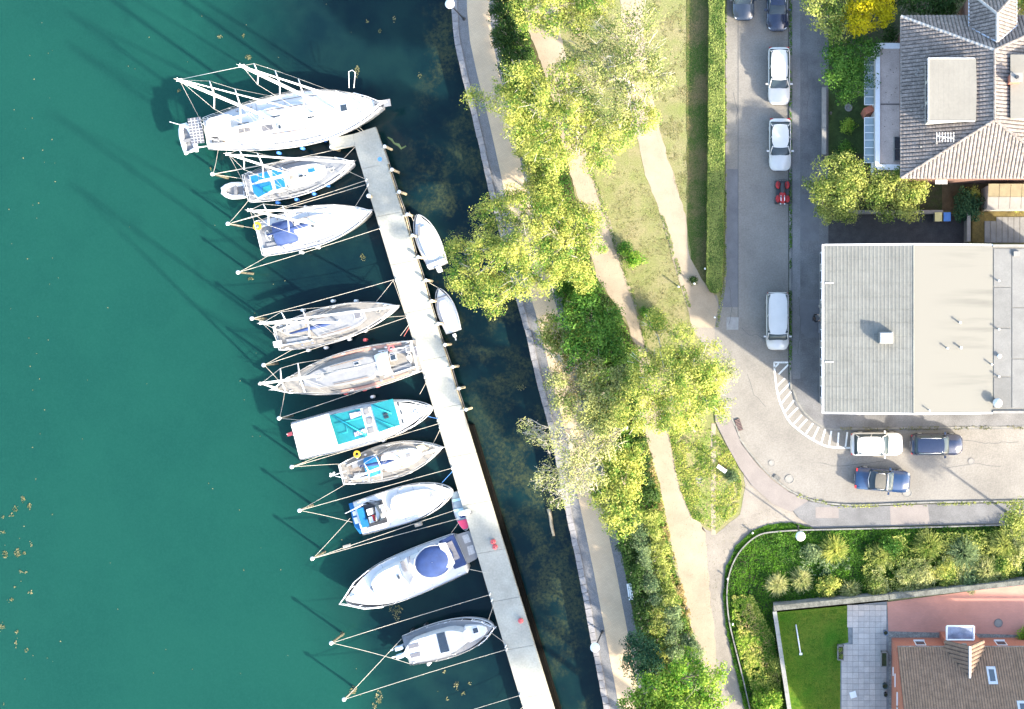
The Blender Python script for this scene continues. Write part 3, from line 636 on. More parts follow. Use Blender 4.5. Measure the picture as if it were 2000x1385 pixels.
o=bpy.data.objects.new('foliage',leaf_mesh('foliage',P,N,.085,LM['hedge'])); C.objects.link(o); o.parent=hroot
sheet('hedge_shadow_strip',jag([(1340,-60),(1386,-60),(1384,300),(1381,556),(1388,572),(1370,545),(1350,505),(1342,440)],1.5,9,44),.023,grass_mat('hedge_shadow_grass',(.040,.080,.014),(.16,.115,.06),(.022,.05,.010),.22,.05))  # grass colour darkened where the hedge shadow falls, with sandy patches
cover('kerb_weeds',[(1541.5,-40),(1546.5,-40),(1546.5,745),(1541.5,745)],1500,.10,.20,.09,'ivy',51,.42)
cover('kerb_weeds',[(1416,0),(1420,0),(1419,560),(1414,560)],900,.03,.12,.08,'hedge',52,.4)
cover('kerb_weeds',[(1560,962),(1640,985),(2000,977),(2000,984),(1640,992),(1556,970)],700,.10,.18,.08,'olive',53,.5)
cover('kerb_weeds',[(1640,834),(2000,831),(2000,838),(1640,841)],500,.10,.18,.08,'weed',54,.5)
cover('bed_perennials',[(1690,1060),(1760,1040),(1990,1030),(2000,1128),(1850,1146),(1700,1160),(1680,1110)],9000,.3,1.0,.11,'olive',55,.35)
cover('bed_perennials',[(1700,1090),(1900,1080),(1990,1080),(1990,1125),(1850,1142),(1700,1156)],4500,.4,1.1,.10,'pale',56,.5)
cover('bed_perennials',[(1560,1060),(1660,1060),(1660,1110),(1600,1125),(1560,1110)],1500,.2,.6,.10,'grey',57,.5)
# ---- trees by house one and the yards
tree('mid green tree with pale tips at the top edge beside the pavement','t',[(1590,10,26),(1615,35,28),(1640,15,28),(1600,-25,30),(1632,62,22)],4.2,'olive',10,.14,trunk_r=.15)
tree('bright yellow conifer at the top edge','t',[(1700,20,34),(1680,45,26),(1722,5,30),(1705,-30,34),(1668,20,22),(1735,28,16)],4.6,'yellow',13,.12,trunk_r=.14,clump=.4)
tree('dark green tree in front of the white-edged flat roof','t',[(1655,115,34),(1640,140,30),(1670,155,32),(1690,95,28),(1625,105,18),(1655,180,24),(1620,145,14)],3.5,'mid',10,.13,trunk_r=.16)
tree('dark tree north of the hip-roofed house','t',[(1770,-5,34),(1810,5,30),(1740,75,20,-2),(1850,0,34),(1835,15,22)],4.5,'dark',9,.15,trunk_r=.15)
tree('bright leafed tree at the top right corner','t',[(2000,10,16),(2010,-5,22)],5,'lime',9,.14,trunk_r=.12)
tree('rounded tree with pale young leaves at the corner of the garden wall','t',[(1625,335,34),(1660,340,34),(1640,375,40),(1605,380,24),(1675,375,28),(1620,410,26,-1),(1655,405,26,-1),(1590,360,14)],3.6,'olive',12,.13,trunk_r=.17)
tree('rounded tree with pale young leaves beside the driveway, right of its twin','t',[(1740,365,28),(1775,375,30),(1735,400,32,-.5),(1770,412,24,-.6),(1795,370,20),(1710,385,24),(1715,350,20),(1760,345,20)],3.4,'olive',12,.13,trunk_r=.16)
shrub('bluish shrub with white blooms beside the coloured bins',1892,398,34,1.9,'blue',10,.13)
shrub('yellowish shrub tips behind the bluish shrub at the bins',1905,377,15,2.0,'lime',8,.12)
shrub('small fresh shrub in the shaded front garden',1655,245,16,1.0,'fresh',9,.12)
shrub('low dark shrub at the path end of the shaded front garden',1650,290,16,.8,'mid',8,.12)
# ================================================================= GARDEN BED (south)
bed=smooth([(1578,1034),(1520,1037),(1480,1045),(1446,1075),(1426,1115),(1420,1160),(1424,1210),(1433,1250),(1443,1290),(1455,1340),(1468,1400)],5)
bedp=bed+[(1545,1400),(1512,1187),(1740,1166),(2000,1139),(2050,1135),(2050,1022),(2000,1022),(1800,1028)]
sheet('planting_bed',bedp,.03,M_soil)
ew=thing('bed_edging','low curved concrete edging round the planting bed','edging',G(1500,1045)[:])
ep=[(2030,1022),(2000,1023),(1800,1029)]+bed
P_=[G(x,y) for x,y in ep]
acc=[]; 
for a,b in zip(P_,P_[1:]):
    L=(b-a).length; n_=max(1,round(L/.9))
    for i in range(n_):
        p=a.lerp(b,(i+.5)/n_); acc.append((p,math.atan2((b-a).y,(b-a).x),L/n_))
for p,a,L in acc:
    b=MB(); b.box((p.x,p.y,.13),(L*.985,.10,.26),a); b.build('edging_stone',M_kerb,ew)
cover('ivy_outside_edging',jag([(1585,1030),(1545,1020),(1500,1024),(1470,1036),(1438,1066),(1418,1110),(1412,1160),(1418,1225),(1434,1300),(1456,1390),(1470,1390),(1443,1290),(1424,1200),(1426,1115),(1446,1075),(1480,1045),(1520,1037),(1578,1034)],1.2,8,6),9000,.02,.25,.09,'ivy',20)
cover('ground_cover',bedp,52000,.05,.38,.10,'ivy',21)
cover('ground_cover_dark',[(1470,1045),(1600,1040),(2000,1030),(2000,1140),(1700,1165),(1520,1182),(1480,1120)],12000,.05,.35,.10,'mid',22)
cover('ground_cover_bright',[(1428,1170),(1470,1165),(1510,1240),(1530,1385),(1490,1385),(1450,1300),(1432,1230)],9000,.15,.5,.10,'fresh',23,.4)
cover('ground_cover_flowering',[(1432,1160),(1470,1180),(1510,1260),(1525,1340),(1490,1300),(1450,1240)],700,.3,.55,.08,'peach',24,.45)
cover('ground_cover_leafy',[(1430,1160),(1470,1160),(1512,1240),(1532,1385),(1480,1385),(1448,1280)],5000,.2,.6,.11,'lime',25,.3)
for a in [('yellow spiky bush near the lamp in the planting bed',1628,1073,33,1.2,'lime',420),('pale grassy tuft, left one of the two in the planting bed',1518,1142,28,1.1,'pale',260),('pale grassy tuft, right one of the two in the planting bed',1565,1133,28,1.1,'pale',260),('pale spiky tuft leaning over the grey wall',1661,1152,26,1.0,'pale',240),('spiky pale green bush, left end of the long row',1722,1085,32,1.2,'olive',380),('feathery green bush at the top of the long row',1814,1064,36,1.4,'olive',420),('dark grey-green arching bush of the long row',1880,1080,42,1.5,'grey',480),('pale arching bush at the wall, right part of the row',1925,1112,36,1.3,'pale',420),('feathery bush second from the right end of the row',1960,1062,38,1.5,'olive',420)]:
    spiky(a[0],a[1],a[2],a[3],a[4],a[5],a[6],group='spiky bushes in the planting bed')
for a in [('compact yellow-green bush between the pale tufts',1617,1140,24,1.0,'lime'),('round pale bush by the wall, left end of the row',1706,1145,25,1.0,'olive'),('cream-tipped bush in the row by the wall',1766,1125,25,1.0,'pale'),('pinkish cream bush in the row, right of the cream-tipped one',1800,1122,28,1.1,'pale'),('golden bush by the wall',1842,1120,32,1.1,'lime'),('silvery bush by the wall right of the golden one',1893,1130,24,1.0,'grey'),('golden low bush at the wall near the right edge',1965,1110,30,1.0,'lime'),('silvery round bush near the lamp, upper left of the yellow one',1588,1078,18,.8,'grey'),('dark bush behind the spiky row',1740,1065,22,1.0,'mid'),('pale bush at the right edge above the wall',1998,1062,26,1.6,'pale'),('small green bush at the corner of the brick house',1998,1240,16,.8,'fresh')]:
    shrub(*a,dens=10,size=.10,group='bushes in the planting bed')
tree('round olive tree at the right edge beside the south pavement','t',[(1985,1005,24),(2005,1030,28),(1975,1025,18)],4,'olive',9,.13,trunk_r=.12)
shrub('leafy bush at the bottom end of the planting bed',1495,1375,36,1.8,'fresh',9,.13)
shrub('bright bush beside the bottom bed edging',1520,1300,18,1.0,'lime',9,.1)
print('veg ok')
# ================================================================= PIER
PLt=[(693,285),(1022,1385)]; 
PZ=-.15
def pl(y): return 693+(y-285)*(1022-693)/1100
def pr(y): return 738+ (y-262)*(1082-738)/1123
pier=thing('pier','long pale concrete pier running diagonally with an L-shaped head','pier',G(850,800,WZ)[:])
ysl=[262]+list(np.arange(330,1500,94))
for i,(a,b) in enumerate(zip(ysl,ysl[1:])):
    a2=a+.3; b2=b-.3; sl_=.12   # joints square to the pier axis
    def pt(f,y,k): 
        x=f(y); return G(x,y+ (k)*0,PZ)
    m=MB(); 
    if i==0: poly=[G(690,262,PZ),G(733,248,PZ),G(738,262,PZ),G(pr(b2)-.0,b2-10,PZ),G(pl(b2),b2,PZ),G(693,285,PZ)]
    else: poly=[G(pl(a2),a2,PZ),G(pr(a2-10),a2-10,PZ),G(pr(b2-10),b2-10,PZ),G(pl(b2),b2,PZ)]
    m.prism([tuple(p.xy) for p in poly],PZ-.28,PZ+rnd.uniform(-.004,.004)); m.build('deck_slab',M_conc,pier)
m=MB(); m.prism([tuple(G(x,y,PZ).xy) for x,y in ((643,273),(646,270),(689.6,262),(692.6,284.6),(652,292),(644,284))],PZ-.28,PZ); m.build('deck_slab',M_conc,pier)
# black strip standing in for shade and reflection under the deck; piles below
m=MB(); pts=[(pr(y),y) for y in range(830,1460,40)]
m.prism([tuple(G(x+1,y,-.6).xy) for x,y in pts]+[tuple(G(x+11,y,-.6).xy) for x,y in pts[::-1]],-1.35,-.6); m.build('pier_shade_strip',mat('under_pier_shade_black',(.0015,.0015,.0012),.95,.4,2,col2=(.004,.0035,.002),spec=.1),pier)
m=MB(); m.prism([tuple(G(pr(y)+1,y,-.7).xy) for y in range(300,830,40)]+[tuple(G(pr(y)+3,y,-.7).xy) for y in range(820,290,-40)],-1.3,-.7); m.build('pier_shade_strip',mat('under_pier_shade_black',(.007,.007,.006),.9,.4,2,col2=(.016,.015,.010)),pier)
for y in range(290,1450,43):
    for f,o_ in((pl,6),(pr,-6)):
        m=MB(); p=G(f(y)+o_,y,PZ); m.tube([(p.x,p.y,-4),(p.x,p.y,PZ-.28)],.14,8); m.build('pile',M_darkwood,pier,True)
# brackets, posts and pipe along the east side
posts=[(754,290),(768,335),(782,378),(798,422),(808,463),(819,505),(834,550),(845,590),(858,634),(871,675),(886,718),(898,760),(912,801)]
for i,(x,y) in enumerate(posts):
    p=G(pr(y)-2,y,PZ); q=G(x+2,y-2,PZ)
    m=MB(); m.tube([p+Vector((0,0,.02)),q+Vector((0,0,.02))],.07,6); m.build('bracket',M_conc,pier)
    m=MB(); m.tube([(q.x,q.y,-2.5),(q.x,q.y,.35)],.11,8); m.build('mooring_post',M_wood,pier,True)
    m=MB(); m.lathe((q.x,q.y,.35),[(.13,0),(.14,.06),(.10,.1)],10); m.build('post_cap',M_fender,pier,True)
for x,y in((724,384),(652,289)):
    q=G(x,y,PZ); m=MB(); m.tube([(q.x,q.y,-2.5),(q.x,q.y,.25)],.15,8); m.build('mooring_post',M_wood,pier,True); m=MB(); m.lathe((q.x,q.y,.25),[(.17,0),(.18,.06),(.12,.12)],10); m.build('post_cap',M_fender,pier,True)
m=MB(); m.tube([G(x-6,y,-.35) for x,y in posts],.05,6); m.build('rail_pipe',M_wood,pier,True)
m=MB(); m.tube([G(x-2.5,y,-.45) for x,y in posts],.035,6); m.build('rail_pipe',M_kerb,pier,True)
for y in (352,362,446,546,618,722,736,820,833,913,1000,1160,1172,1262,1268,1357):
    q=G(pl(y)+3,y,PZ); m=MB(); m.box((q.x,q.y,PZ+.05),(.08,.22,.1),R(-17)); m.tube([(q.x-.05,q.y-.12,PZ+.12),(q.x+.05,q.y+.12,PZ+.12)],.03,6); m.build('cleat',M_alu,pier)
# things lying on the pier
b=MB(); q=G(742,311,PZ); b.lathe((q.x,q.y,PZ),[(.16,0),(.17,.02),(.13,.03)],14); tag(b.build('cover_plate',M_ropeblue),'small round blue plate on the pier deck near its head','plate')
for lab,pts in (('red ball buoys lying together on the pier deck by the big cruiser',[(964,1057),(968,1067)]),('single red ball buoy on the pier deck towards the bottom',[(1018,1211)])):
    t=thing('buoy',lab,'buoy',G(*pts[0],PZ)[:])
    for x,y in pts:
        q=G(x,y,PZ); b=MB(); b.ball((q.x,q.y,PZ+.2),.21,12); b.build('float',M_fred,t,True); b=MB(); b.ring((q.x+.02,q.y,PZ+.43),.04,.015,8); b.build('eyelet',M_dark,t)
b=MB(); q=G(908,1001,PZ)
t=thing('folded_tarpaulin','white folded tarpaulin hanging over the pier edge above the grey rowing boat','tarpaulin',q[:])
b=MB(); b.ball((0,0,.12),.42,12,0,(1.0,.55,.35)); b.ball((.25,.12,.16),.25,10,0,(1,.8,.5)); b.ball((-.28,-.05,.1),.24,10,0,(1,.9,.5)); b.build('bundle',M_fender,t,True,True)
b=MB(); b.ring((.5,.02,.08),.1,.025,12); b.build('rope_ring',M_rub,t,True,True)
# floating log
a=G(1072,993,WZ); c=G(1082,1046,WZ); b=MB(); b.tube([a+Vector((0,0,.08)),a.lerp(c,.25)+Vector((.04,0,.1)),a.lerp(c,.6)+Vector((-.02,0,.1)),c+Vector((0,0,.08))],[.17,.15,.13,.11],9); tag(b.build('floating_log',M_wood,smooth=True),'pale log floating in the dark water between pier and quay','log')
# ================================================================= BOATS
def hull_w(t,ws,tm,pw,B,q=.92):
    if t<tm: return B/2*(ws+(1-ws)*math.sin(math.pi/2*t/tm))
    u=(t-tm)/(1-tm); return B/2*max(0,(1-u**pw))**q
M_toe=mat('toe_rail_grey',(.12,.11,.10),.6,.1,2); M_cchr=mat('winch_metal',(.30,.30,.31),.3,.1,3,metal=.5); M_teak2=mat('brown_teak',(.16,.085,.04),.6,.15,3)
BOATS=[]
class Boat:
    def __init__(s,name,label,stern,bow,B,fb,ws=.7,tm=.45,pw=2.0,deckm=M_deck,hullm=M_white,cat='sailing boat',group=None,side=None,q=.92,sheer=.25):
        if cat in('motor boat','small boat'): q=.66
        zd=WZ+fb; s.zd=fb; a=G(*stern,zd); c=G(*bow,zd); s.L=(c-a).length; s.ang=math.atan2(c.y-a.y,c.x-a.x); s.B=B
        s.root=thing(name,label,cat,(a.x,a.y,WZ),s.ang,group); s.fb=fb; s.p=(ws,tm,pw); s.q=q; s.sheer=sheer
        s.inv=parent_inv(s.root); BOATS.append(s)
        n=36; ts=[i/(n-1) for i in range(n)]; ts=[1-(1-t)**1.35 for t in ts]; V=[];Fc=[];MI=[]
        for t in ts:
            w_=hull_w(t,ws,tm,pw,B,q)+.012; x=t*s.L; z=s.zt(t); rise=0
            xb=x-(.35*fb*max(0,t-.7)/.3); wl=w_*.82
            V+=[(x,w_-.05,z+.04),(x,w_,z+.03),(x,w_+.01,z-.12),(xb+(x-xb)*.5,w_*.94,fb*.5),(xb,wl,0),(xb,wl*.5,-.35),(xb,0,-.5),(xb,-wl*.5,-.35),(xb,-wl,0),(xb+(x-xb)*.5,-w_*.94,fb*.5),(x,-w_-.01,z-.12),(x,-w_,z+.03),(x,-w_+.05,z+.04)]
        k=13
        for i in range(n-1):
            for j in range(k-1): Fc.append((i*k+j,(i+1)*k+j,(i+1)*k+j+1,i*k+j+1)); MI.append(1 if j in(1,10) else 0)
        Fc.append(tuple(range(k))); MI.append(0)
        mb=MB(); mb.v=V; mb.f=Fc; mb.m=MI; mb.build('hull',[hullm,side or M_white],s.root,True,True)
        V=[];Fc=[]
        for t in ts:
            w_=max(.0,hull_w(t,ws,tm,pw,B,q)-.04); x=t*s.L; z=s.zt(t)
            for q in(-1,-.5,0,.5,1): V.append((x-.02*(t>.99),w_*q,z-.0+.05*(1-q*q)))
        for i in range(n-1):
            for j in range(4): Fc.append((i*5+j,(i+1)*5+j,(i+1)*5+j+1,i*5+j+1))
        mb=MB(); mb.add(V,Fc); mb.build('deck',deckm,s.root,True,True)
    def greeble(s):
        for sd in(1,-1):
            s.tube('toe_rail',[(t*s.L,sd*max(0,s.w(t)-.015),s.zt(t)+.06) for t in [i/22 for i in range(23)]],.016,M_dark if s.root['category']!='sailing boat' else M_toe,4)
            for t in(.06,.5,.9): mb=MB(); x=t*s.L; y=sd*(s.w(t)-.16); mb.box((x,y,s.zt(t)+.07),(.26,.05,.05)); s.part('cleat',mb,M_alu)
            if s.root['category']=='sailing boat':
                for t in(.20,.28): mb=MB(); x=t*s.L; y=sd*(s.w(t)*.78); mb.lathe((x,y,s.zt(t)+.25),[(.10,0),(.08,.12),(.09,.2),(.03,.22)],10); s.part('winch',mb,M_cchr)
                s.tube('genoa_track',[(t*s.L,sd*s.w(t)*.80,s.zt(t)+.055) for t in(.36,.45,.55,.64)],.02,M_dark,4)
                s.tube('handrail',[(t*s.L,sd*s.w(t)*.46,s.fb+.42) for t in(.36,.48,.6)],.022,M_teak2,5)
            for t in(.30,.46,.62): mb=MB(); a=(t*s.L,0,s.zt(t)+.058); mb.box((a[0],sd*s.w(t)*.70,s.zt(t)+.055),(.02,s.w(t)*.34,.008)); s.part('deck_seam',mb,M_rub)
        for i in range(4):
            t=rnd.uniform(.78,.9); mb=MB(); mb.ring((t*s.L,rnd.uniform(-.2,.2),s.zt(t)+.09),.16,.022,12); 
            if i<1: s.part('rope_coil',mb,M_rope)
    def zt(s,t): return s.fb+s.sheer*max(0,(t-.35)/.65)**1.6
    def w(s,t): return hull_w(t,*s.p,s.B,s.q)
    def l(s,px,py,z): return s.inv@G(px,py,WZ+z)   # photo pixel -> boat coordinates at height z above the water
    def part(s,name,mb,m,smooth=False,**k): return mb.build(name,m,s.root,smooth,True,**k)
    def ring(s,t0,t1,f,n=14,bow=1.0):   # outline following the hull, scaled f, from t0 to t1
        a=[];b=[]
        for i in range(n):
            t=lerp(t0,t1,i/(n-1)); w_=s.w(t)*f; a.append((t*s.L,w_)); b.append((t*s.L,-w_))
        return a,b
    def house(s,name,t0,t1,f,z0,z1,m,inset=.12,n=14,taper=1.0,smooth=False):
        a=[];
        for i in range(n):
            t=lerp(t0,t1,i/(n-1)); e=min(1,(i+.35)/1.6) if i<2 else 1; e2=1-max(0,(i-(n-4))/3)**2*.45 if i>n-4 else 1
            a.append((t*s.L,s.w(t)*f*e*e2*lerp(1,taper,i/(n-1))))
        poly=[(x,y) for x,y in a]+[(x,-y) for x,y in a[::-1]]
        cx=(t0+t1)/2*s.L
        top=[(cx+(x-cx)*(1-inset*.6),y*(1-inset)) for x,y in poly]
        mb=MB(); mb.prism(poly,z0,z1,0,top); return s.part(name,mb,m,smooth)
    def pquad(s,name,pts,z,m,th=.03,parent=None):
        mb=MB(); mb.quad([s.l(x,y,z) for x,y in pts],th); return s.part(name,mb,m)
    def pbox(s,name,c,sz,z,h,m,rot=0,bevel=0):  # centre px, size m (along, across), z base
        p=s.l(*c,z+h); mb=MB(); mb.box((p.x,p.y,z+h/2),(sz[0],sz[1],h),rot,0,.94); return s.part(name,mb,m)
    def tube(s,name,pts,r,m,n=6): mb=MB(); mb.tube(pts,r,n); return s.part(name,mb,m,True)
    def hatch(s,c,sz,z,frame=M_alu,glass=M_glass):
        p=s.l(*c,z); mb=MB(); mb.box((p.x,p.y,z+.02),(sz[0]+.09,sz[1]+.09,.05)); f=s.part('hatch',mb,frame)
        mb=MB(); mb.box((p.x,p.y,z+.055),(sz[0],sz[1],.03)); o=mb.build('pane',glass,f,False,True)
    def fender(s,c,m=M_fender,z=.45):
        p=s.l(*c,z); mb=MB(); mb.tube([(p.x,p.y,z-.32),(p.x,p.y,z-.27),(p.x,p.y,z+.22),(p.x,p.y,z+.3)],[.05,.13,.13,.04],8); s.part('fender',mb,m,True)
    def rails(s,t0=.03,t1=.9,h=.6,both=(1,-1),gap=1.6):
        for sd in both:
            top=[];n=int((t1-t0)*s.L/gap)+1
            for i in range(n+1):
                t=lerp(t0,t1,i/n); x,y,z=t*s.L,sd*(s.w(t)-.07),s.zt(t); mb=MB(); mb.tube([(x,y,z),(x,y,z+h)],.014,5); s.part('stanchion',mb,M_alu); top.append((x,y,z+h))
            s.tube('guard_wire',top,.010,M_wire,4); s.tube('guard_wire',[(x,y,z-h*.45) for x,y,z in top],.009,M_wire,4)
    def pulpit(s,t0=.86,h=.62,ext=.25):
        pts=[]
        for t,sd in((t0,1),((t0+1)/2,1),(.985,1)): pts.append((t*s.L,sd*(s.w(t)-.03),s.zt(t)+h))
        tip=(s.L+ext,0,s.zt(1)+h+.03); pl_=pts+[tip]+[(x,-y,z) for x,y,z in pts[::-1]]
        s.tube('pulpit',pl_,.022,M_alu,6); s.tube('pulpit',[(x,y,z-h*.5) for x,y,z in pl_],.016,M_alu,5)
        for x,y,z in pts+[(x,-y,z) for x,y,z in pts]: s.tube('pulpit_leg',[(x,y,z-h),(x,y,z)],.018,M_alu,5)
    def pushpit(s,t1=.1,h=.62):
        a=[(t*s.L,(s.w(t)-.05),s.zt(t)+h) for t in(t1,.02)]; pl_=a+[(x,-y,z) for x,y,z in a[::-1]]
        s.tube('pushpit',pl_,.022,M_alu,6); s.tube('pushpit',[(x,y,z-h*.5) for x,y,z in pl_],.016,M_alu,5)
        for x,y,z in pl_: s.tube('pushpit_leg',[(x,y,z-h),(x,y,z)],.018,M_alu,5)
    def rig(s,base,h,tipoff=(0,0),spread=(.5,.74),span=1.0,boom=None,boomm=M_blue,fore=True,genoa=True,back=True,zb=None,r=.085,foret=.985,backt=.01,shroudt=None):
        zb=zb or s.fb+.35; b=s.l(*base,zb); b.y*=.5; top=Vector((b.x+tipoff[0],b.y+tipoff[1],h))
        s.tube('mast',[(b.x,b.y,s.fb),top],[r,r*.8],M_alu,8)
        mb=MB(); mb.box((top.x,top.y,top.z+.03),(.34,.14,.08)); mb.tube([top,(top.x-.1,top.y,top.z+.5)],.008,4); mb.tube([(top.x-.02,top.y-.12,top.z+.2),(top.x-.02,top.y+.12,top.z+.2)],.02,4); s.part('masthead',mb,M_alu)
        tb=b.x/s.L; sh=s.w(tb)-.08; ends=[]
        for k,f in enumerate(spread):
            c=Vector((b.x,b.y,0)).lerp(Vector((top.x,top.y,0)),f); z=lerp(s.fb,h,f); sp_=span*(1-.22*k)
            for sd in(1,-1):
                s.tube('spreader',[(c.x,c.y,z),(c.x-.15,c.y+sd*sp_,z+.05)],[.05,.035],M_alu,6)
            ends.append((c.x-.15,sp_,z+.05,c.y))
        for sd in(1,-1):
            pts=[(b.x-.1,sd*sh,s.zt(tb))]+[(e[0],e[3]+sd*e[1],e[2]) for e in ends]+[tuple(top)]; s.tube('shroud',pts,.012,M_wire,4)
            s.tube('lower_shroud',[(b.x+.35,sd*sh,s.zt(tb)),(b.x,b.y,ends[0][2]-.1)],.010,M_wire,4)
            s.tube('lower_shroud',[(b.x-.55,sd*sh,s.zt(tb)),(b.x,b.y,ends[0][2]-.1)],.010,M_wire,4)
        if fore:
            e=(foret*s.L,0,s.zt(foret)+.1); t_=Vector(e).lerp(top,.96)
            if genoa: s.tube('furled_genoa',[e,Vector(e).lerp(top,.05),Vector(e).lerp(top,.5),Vector(e).lerp(top,.9),t_],[.05,.085,.08,.045,.02],M_fender,7)
            s.tube('forestay',[e,top],.012,M_wire,4)
        if back:
            for sd in(1,-1): s.tube('backstay',[(backt*s.L,sd*s.w(backt)*.7,s.zt(0)+.05),(lerp(backt*s.L,top.x,.35),0,lerp(s.fb,h,.35))],.010,M_wire,4)
            s.tube('backstay',[(lerp(backt*s.L,top.x,.35),0,lerp(s.fb,h,.35)),top],.010,M_wire,4)
        if boom:
            e=s.l(*boom,s.fb+1.3); e.y*=.6; g=(b.x-.1,b.y,s.fb+1.25)
            s.tube('boom',[g,(e.x,e.y,s.fb+1.2)],.07,M_alu,7)
            mb=MB(); gg=Vector(g)+Vector((0,0,.14)); ee=Vector((e.x,e.y,s.fb+1.34)); mb.tube([gg,gg.lerp(ee,.15),gg.lerp(ee,.6),gg.lerp(ee,.97)],[.10,.17,.13,.07],8); s.part('sail_cover',mb,boomm,True)
            s.tube('mainsheet',[(e.x+.3,e.y,s.fb+1.2),(e.x+.35,0,s.fb+.2)],.012,M_rope,4)
    def cockpit(s,t0,t1,f=.62,sole=M_teak,h=.28,m=M_white,wheel=None,tiller=False):
        n=8; a=[(lerp(t0,t1,i/(n-1))*s.L,s.w(lerp(t0,t1,i/(n-1)))*f) for i in range(n)]
        mb=MB(); mb.prism([(x,y) for x,y in a]+[(x,-y) for x,y in a[::-1]],s.fb+.03,s.fb+.065); s.part('cockpit_sole',mb,sole)
        for sd in(1,-1):
            mb=MB(); o=[(x,sd*y) for x,y in a]; i_=[(x,sd*(y-.1)) for x,y in a]; mb.prism(o+i_[::-1],s.fb,s.fb+h); s.part('coaming',mb,m)
            mb=MB(); o=[(x,sd*(y-.1)) for x,y in a[1:-1]]; i_=[(x,sd*(y-.1-.38*min(1,s.B/3))) for x,y in a[1:-1]]; mb.prism(o+i_[::-1],s.fb,s.fb+.17); s.part('bench',mb,M_deck)
        if wheel:
            p=s.l(*wheel,s.fb+.8); mb=MB(); vs=MB(); 
            for i in range(16):
                a0=2*math.pi*i/16;a1=2*math.pi*(i+1)/16; vs.tube([(p.x,math.cos(a0)*.4,s.fb+.7+math.sin(a0)*.4),(p.x,math.cos(a1)*.4,s.fb+.7+math.sin(a1)*.4)],.018,4)
            w_=s.part('steering_wheel',vs,M_alu); mb.box((p.x+.15,0,s.fb+.4),(.18,.25,.7)); s.part('binnacle',mb,M_white)
        if tiller: s.tube('tiller',[(t0*s.L+.1,0,s.fb+.35),(t0*s.L+1.0,.05,s.fb+.55)],.025,M_teak,5)
    def hood(s,t0,t1,f,h,m,w=None):   # arched canvas hood
        V=[];Fc=[];n=9
        for i,(t,hh) in enumerate(((t0,h*.98),(lerp(t0,t1,.45),h),(lerp(t0,t1,.8),h*.7),(t1,h*.12))):
            ww=s.w((t0+t1)/2)*f*(1,1,.93,.85)[i]
            for j in range(n): a=math.pi*j/(n-1); V.append((t*s.L,ww*math.cos(a),s.fb+.1+hh*math.sin(a)**.55))
        for i in range(3):
            for j in range(n-1): Fc.append((i*n+j,i*n+j+1,(i+1)*n+j+1,(i+1)*n+j))
        mb=MB(); mb.add(V,Fc); o=s.part('sprayhood',mb,m,True); return o
SB='sailing boats moored stern-out at the pier'
# ---- 1 white ketch
b=Boat('ketch','big white two-masted ketch moored at the pier head','x' and (402,263),(752,204),4.25,1.45,.55,.50,2.1,M_white)
b.house('cabin_trunk',.12,.62,.60,b.fb,b.fb+.38,M_white,.1,18)
b.house('wheelhouse',.06,.34,.52,b.fb+.3,b.fb+1.0,M_white,.14)
b.house('hardtop',.07,.20,.50,b.fb+1.75,b.fb+1.83,M_white,.02)
for sx in(.08,.19):
    for sd in(1,-1): b.tube('hardtop_post',[(sx*b.L,sd*.8,b.fb+.4),(sx*b.L,sd*.8,b.fb+1.76)],.025,M_alu)
for cx,cy in((471,246),(482,244),(472,255),(484,253)): b.hatch((cx,cy),(.36,.32),b.fb+.97,M_cream,M_solar)
b.hatch((523,250),(.85,.45),b.fb+.99,M_alu,M_solar)
b.hatch((607,225),(.5,.5),b.fb+.38); b.hatch((672,211),(.5,.5),b.fb+.16); b.hatch((524,239),(.15,.15),b.fb+.99); b.hatch((547,248),(.2,.3),b.fb+.5)
for pt in ((474,227),(535,228)): b.pbox('side_window',pt,(1.0,.12),b.fb+.30,.1,M_glass)
b.cockpit(.03,.10,.7,M_teak,wheel=(418,258))
mb=MB(); mb.box((b.L-.1,0,b.zt(1)+.08),(1.3,.55,.06)); b.part('bow_platform',mb,M_deck); b.pulpit(.86,.7,.45)
for t in(.93,.95,.97): b.pbox('deck_locker',(735+ (t-.93)*300,206),(.2,.25),b.zt(.95)+.05,.1,M_dark)
b.rails(.05,.88,.65,gap=1.9); b.pushpit(.08)
b.rig((545,240),15.0+1.0,(0,0),(.45,.70),1.25,boom=(428,262),boomm=M_fender,fore=False,r=.13)
b.rig((660,219),15.2+1.4,(-.3,0),(.42,.66,.86),1.25,boom=(565,238),boomm=M_fender,r=.13,back=False,foret=.9)
tA=b.l(347,156,1.2+14.6)
b.tube('triatic_stay',[(b.l(545,240,1.8).x,0,15.9),(b.l(660,219,1.8).x-.3,0,16.4)],.016,M_wire,4)
b.tube('mizzen_forestay',[(b.l(545,240,1.8).x,0,15.8),(b.L*.63,0,b.fb+.4)],[.03,.07],M_fender,6)
for c_ in((545,299),(591,290),(634,274),(645,268)): b.fender(c_,M_fblue,.75)
b.tube('boarding_ladder_rail',[b.l(682,172,2.2),b.l(681,140,2.5),b.l(688,137,2.5),b.l(694,142,2.4),b.l(691,172,2.2)],.022,M_alu)
b.tube('davit_arm',[b.l(405,240,1.6),b.l(380,245,2.4),b.l(362,250,2.2)],.05,M_alu); b.tube('davit_arm',[b.l(408,285,1.6),b.l(386,288,2.4),b.l(372,293,2.2)],.05,M_alu)
f=b.pquad('solar_panel',[(366,232),(392,228),(399,279),(374,281)],2.6,M_solar,.04)
for i in range(1,9):
    a=b.l(366+i*.9,232+i*5.5,2.62); c=b.l(392+i*.8,228+i*5.7,2.62); mb=MB(); mb.tube([a,c],.012,4); mb.build('cell_line',M_alu,f,False,True)
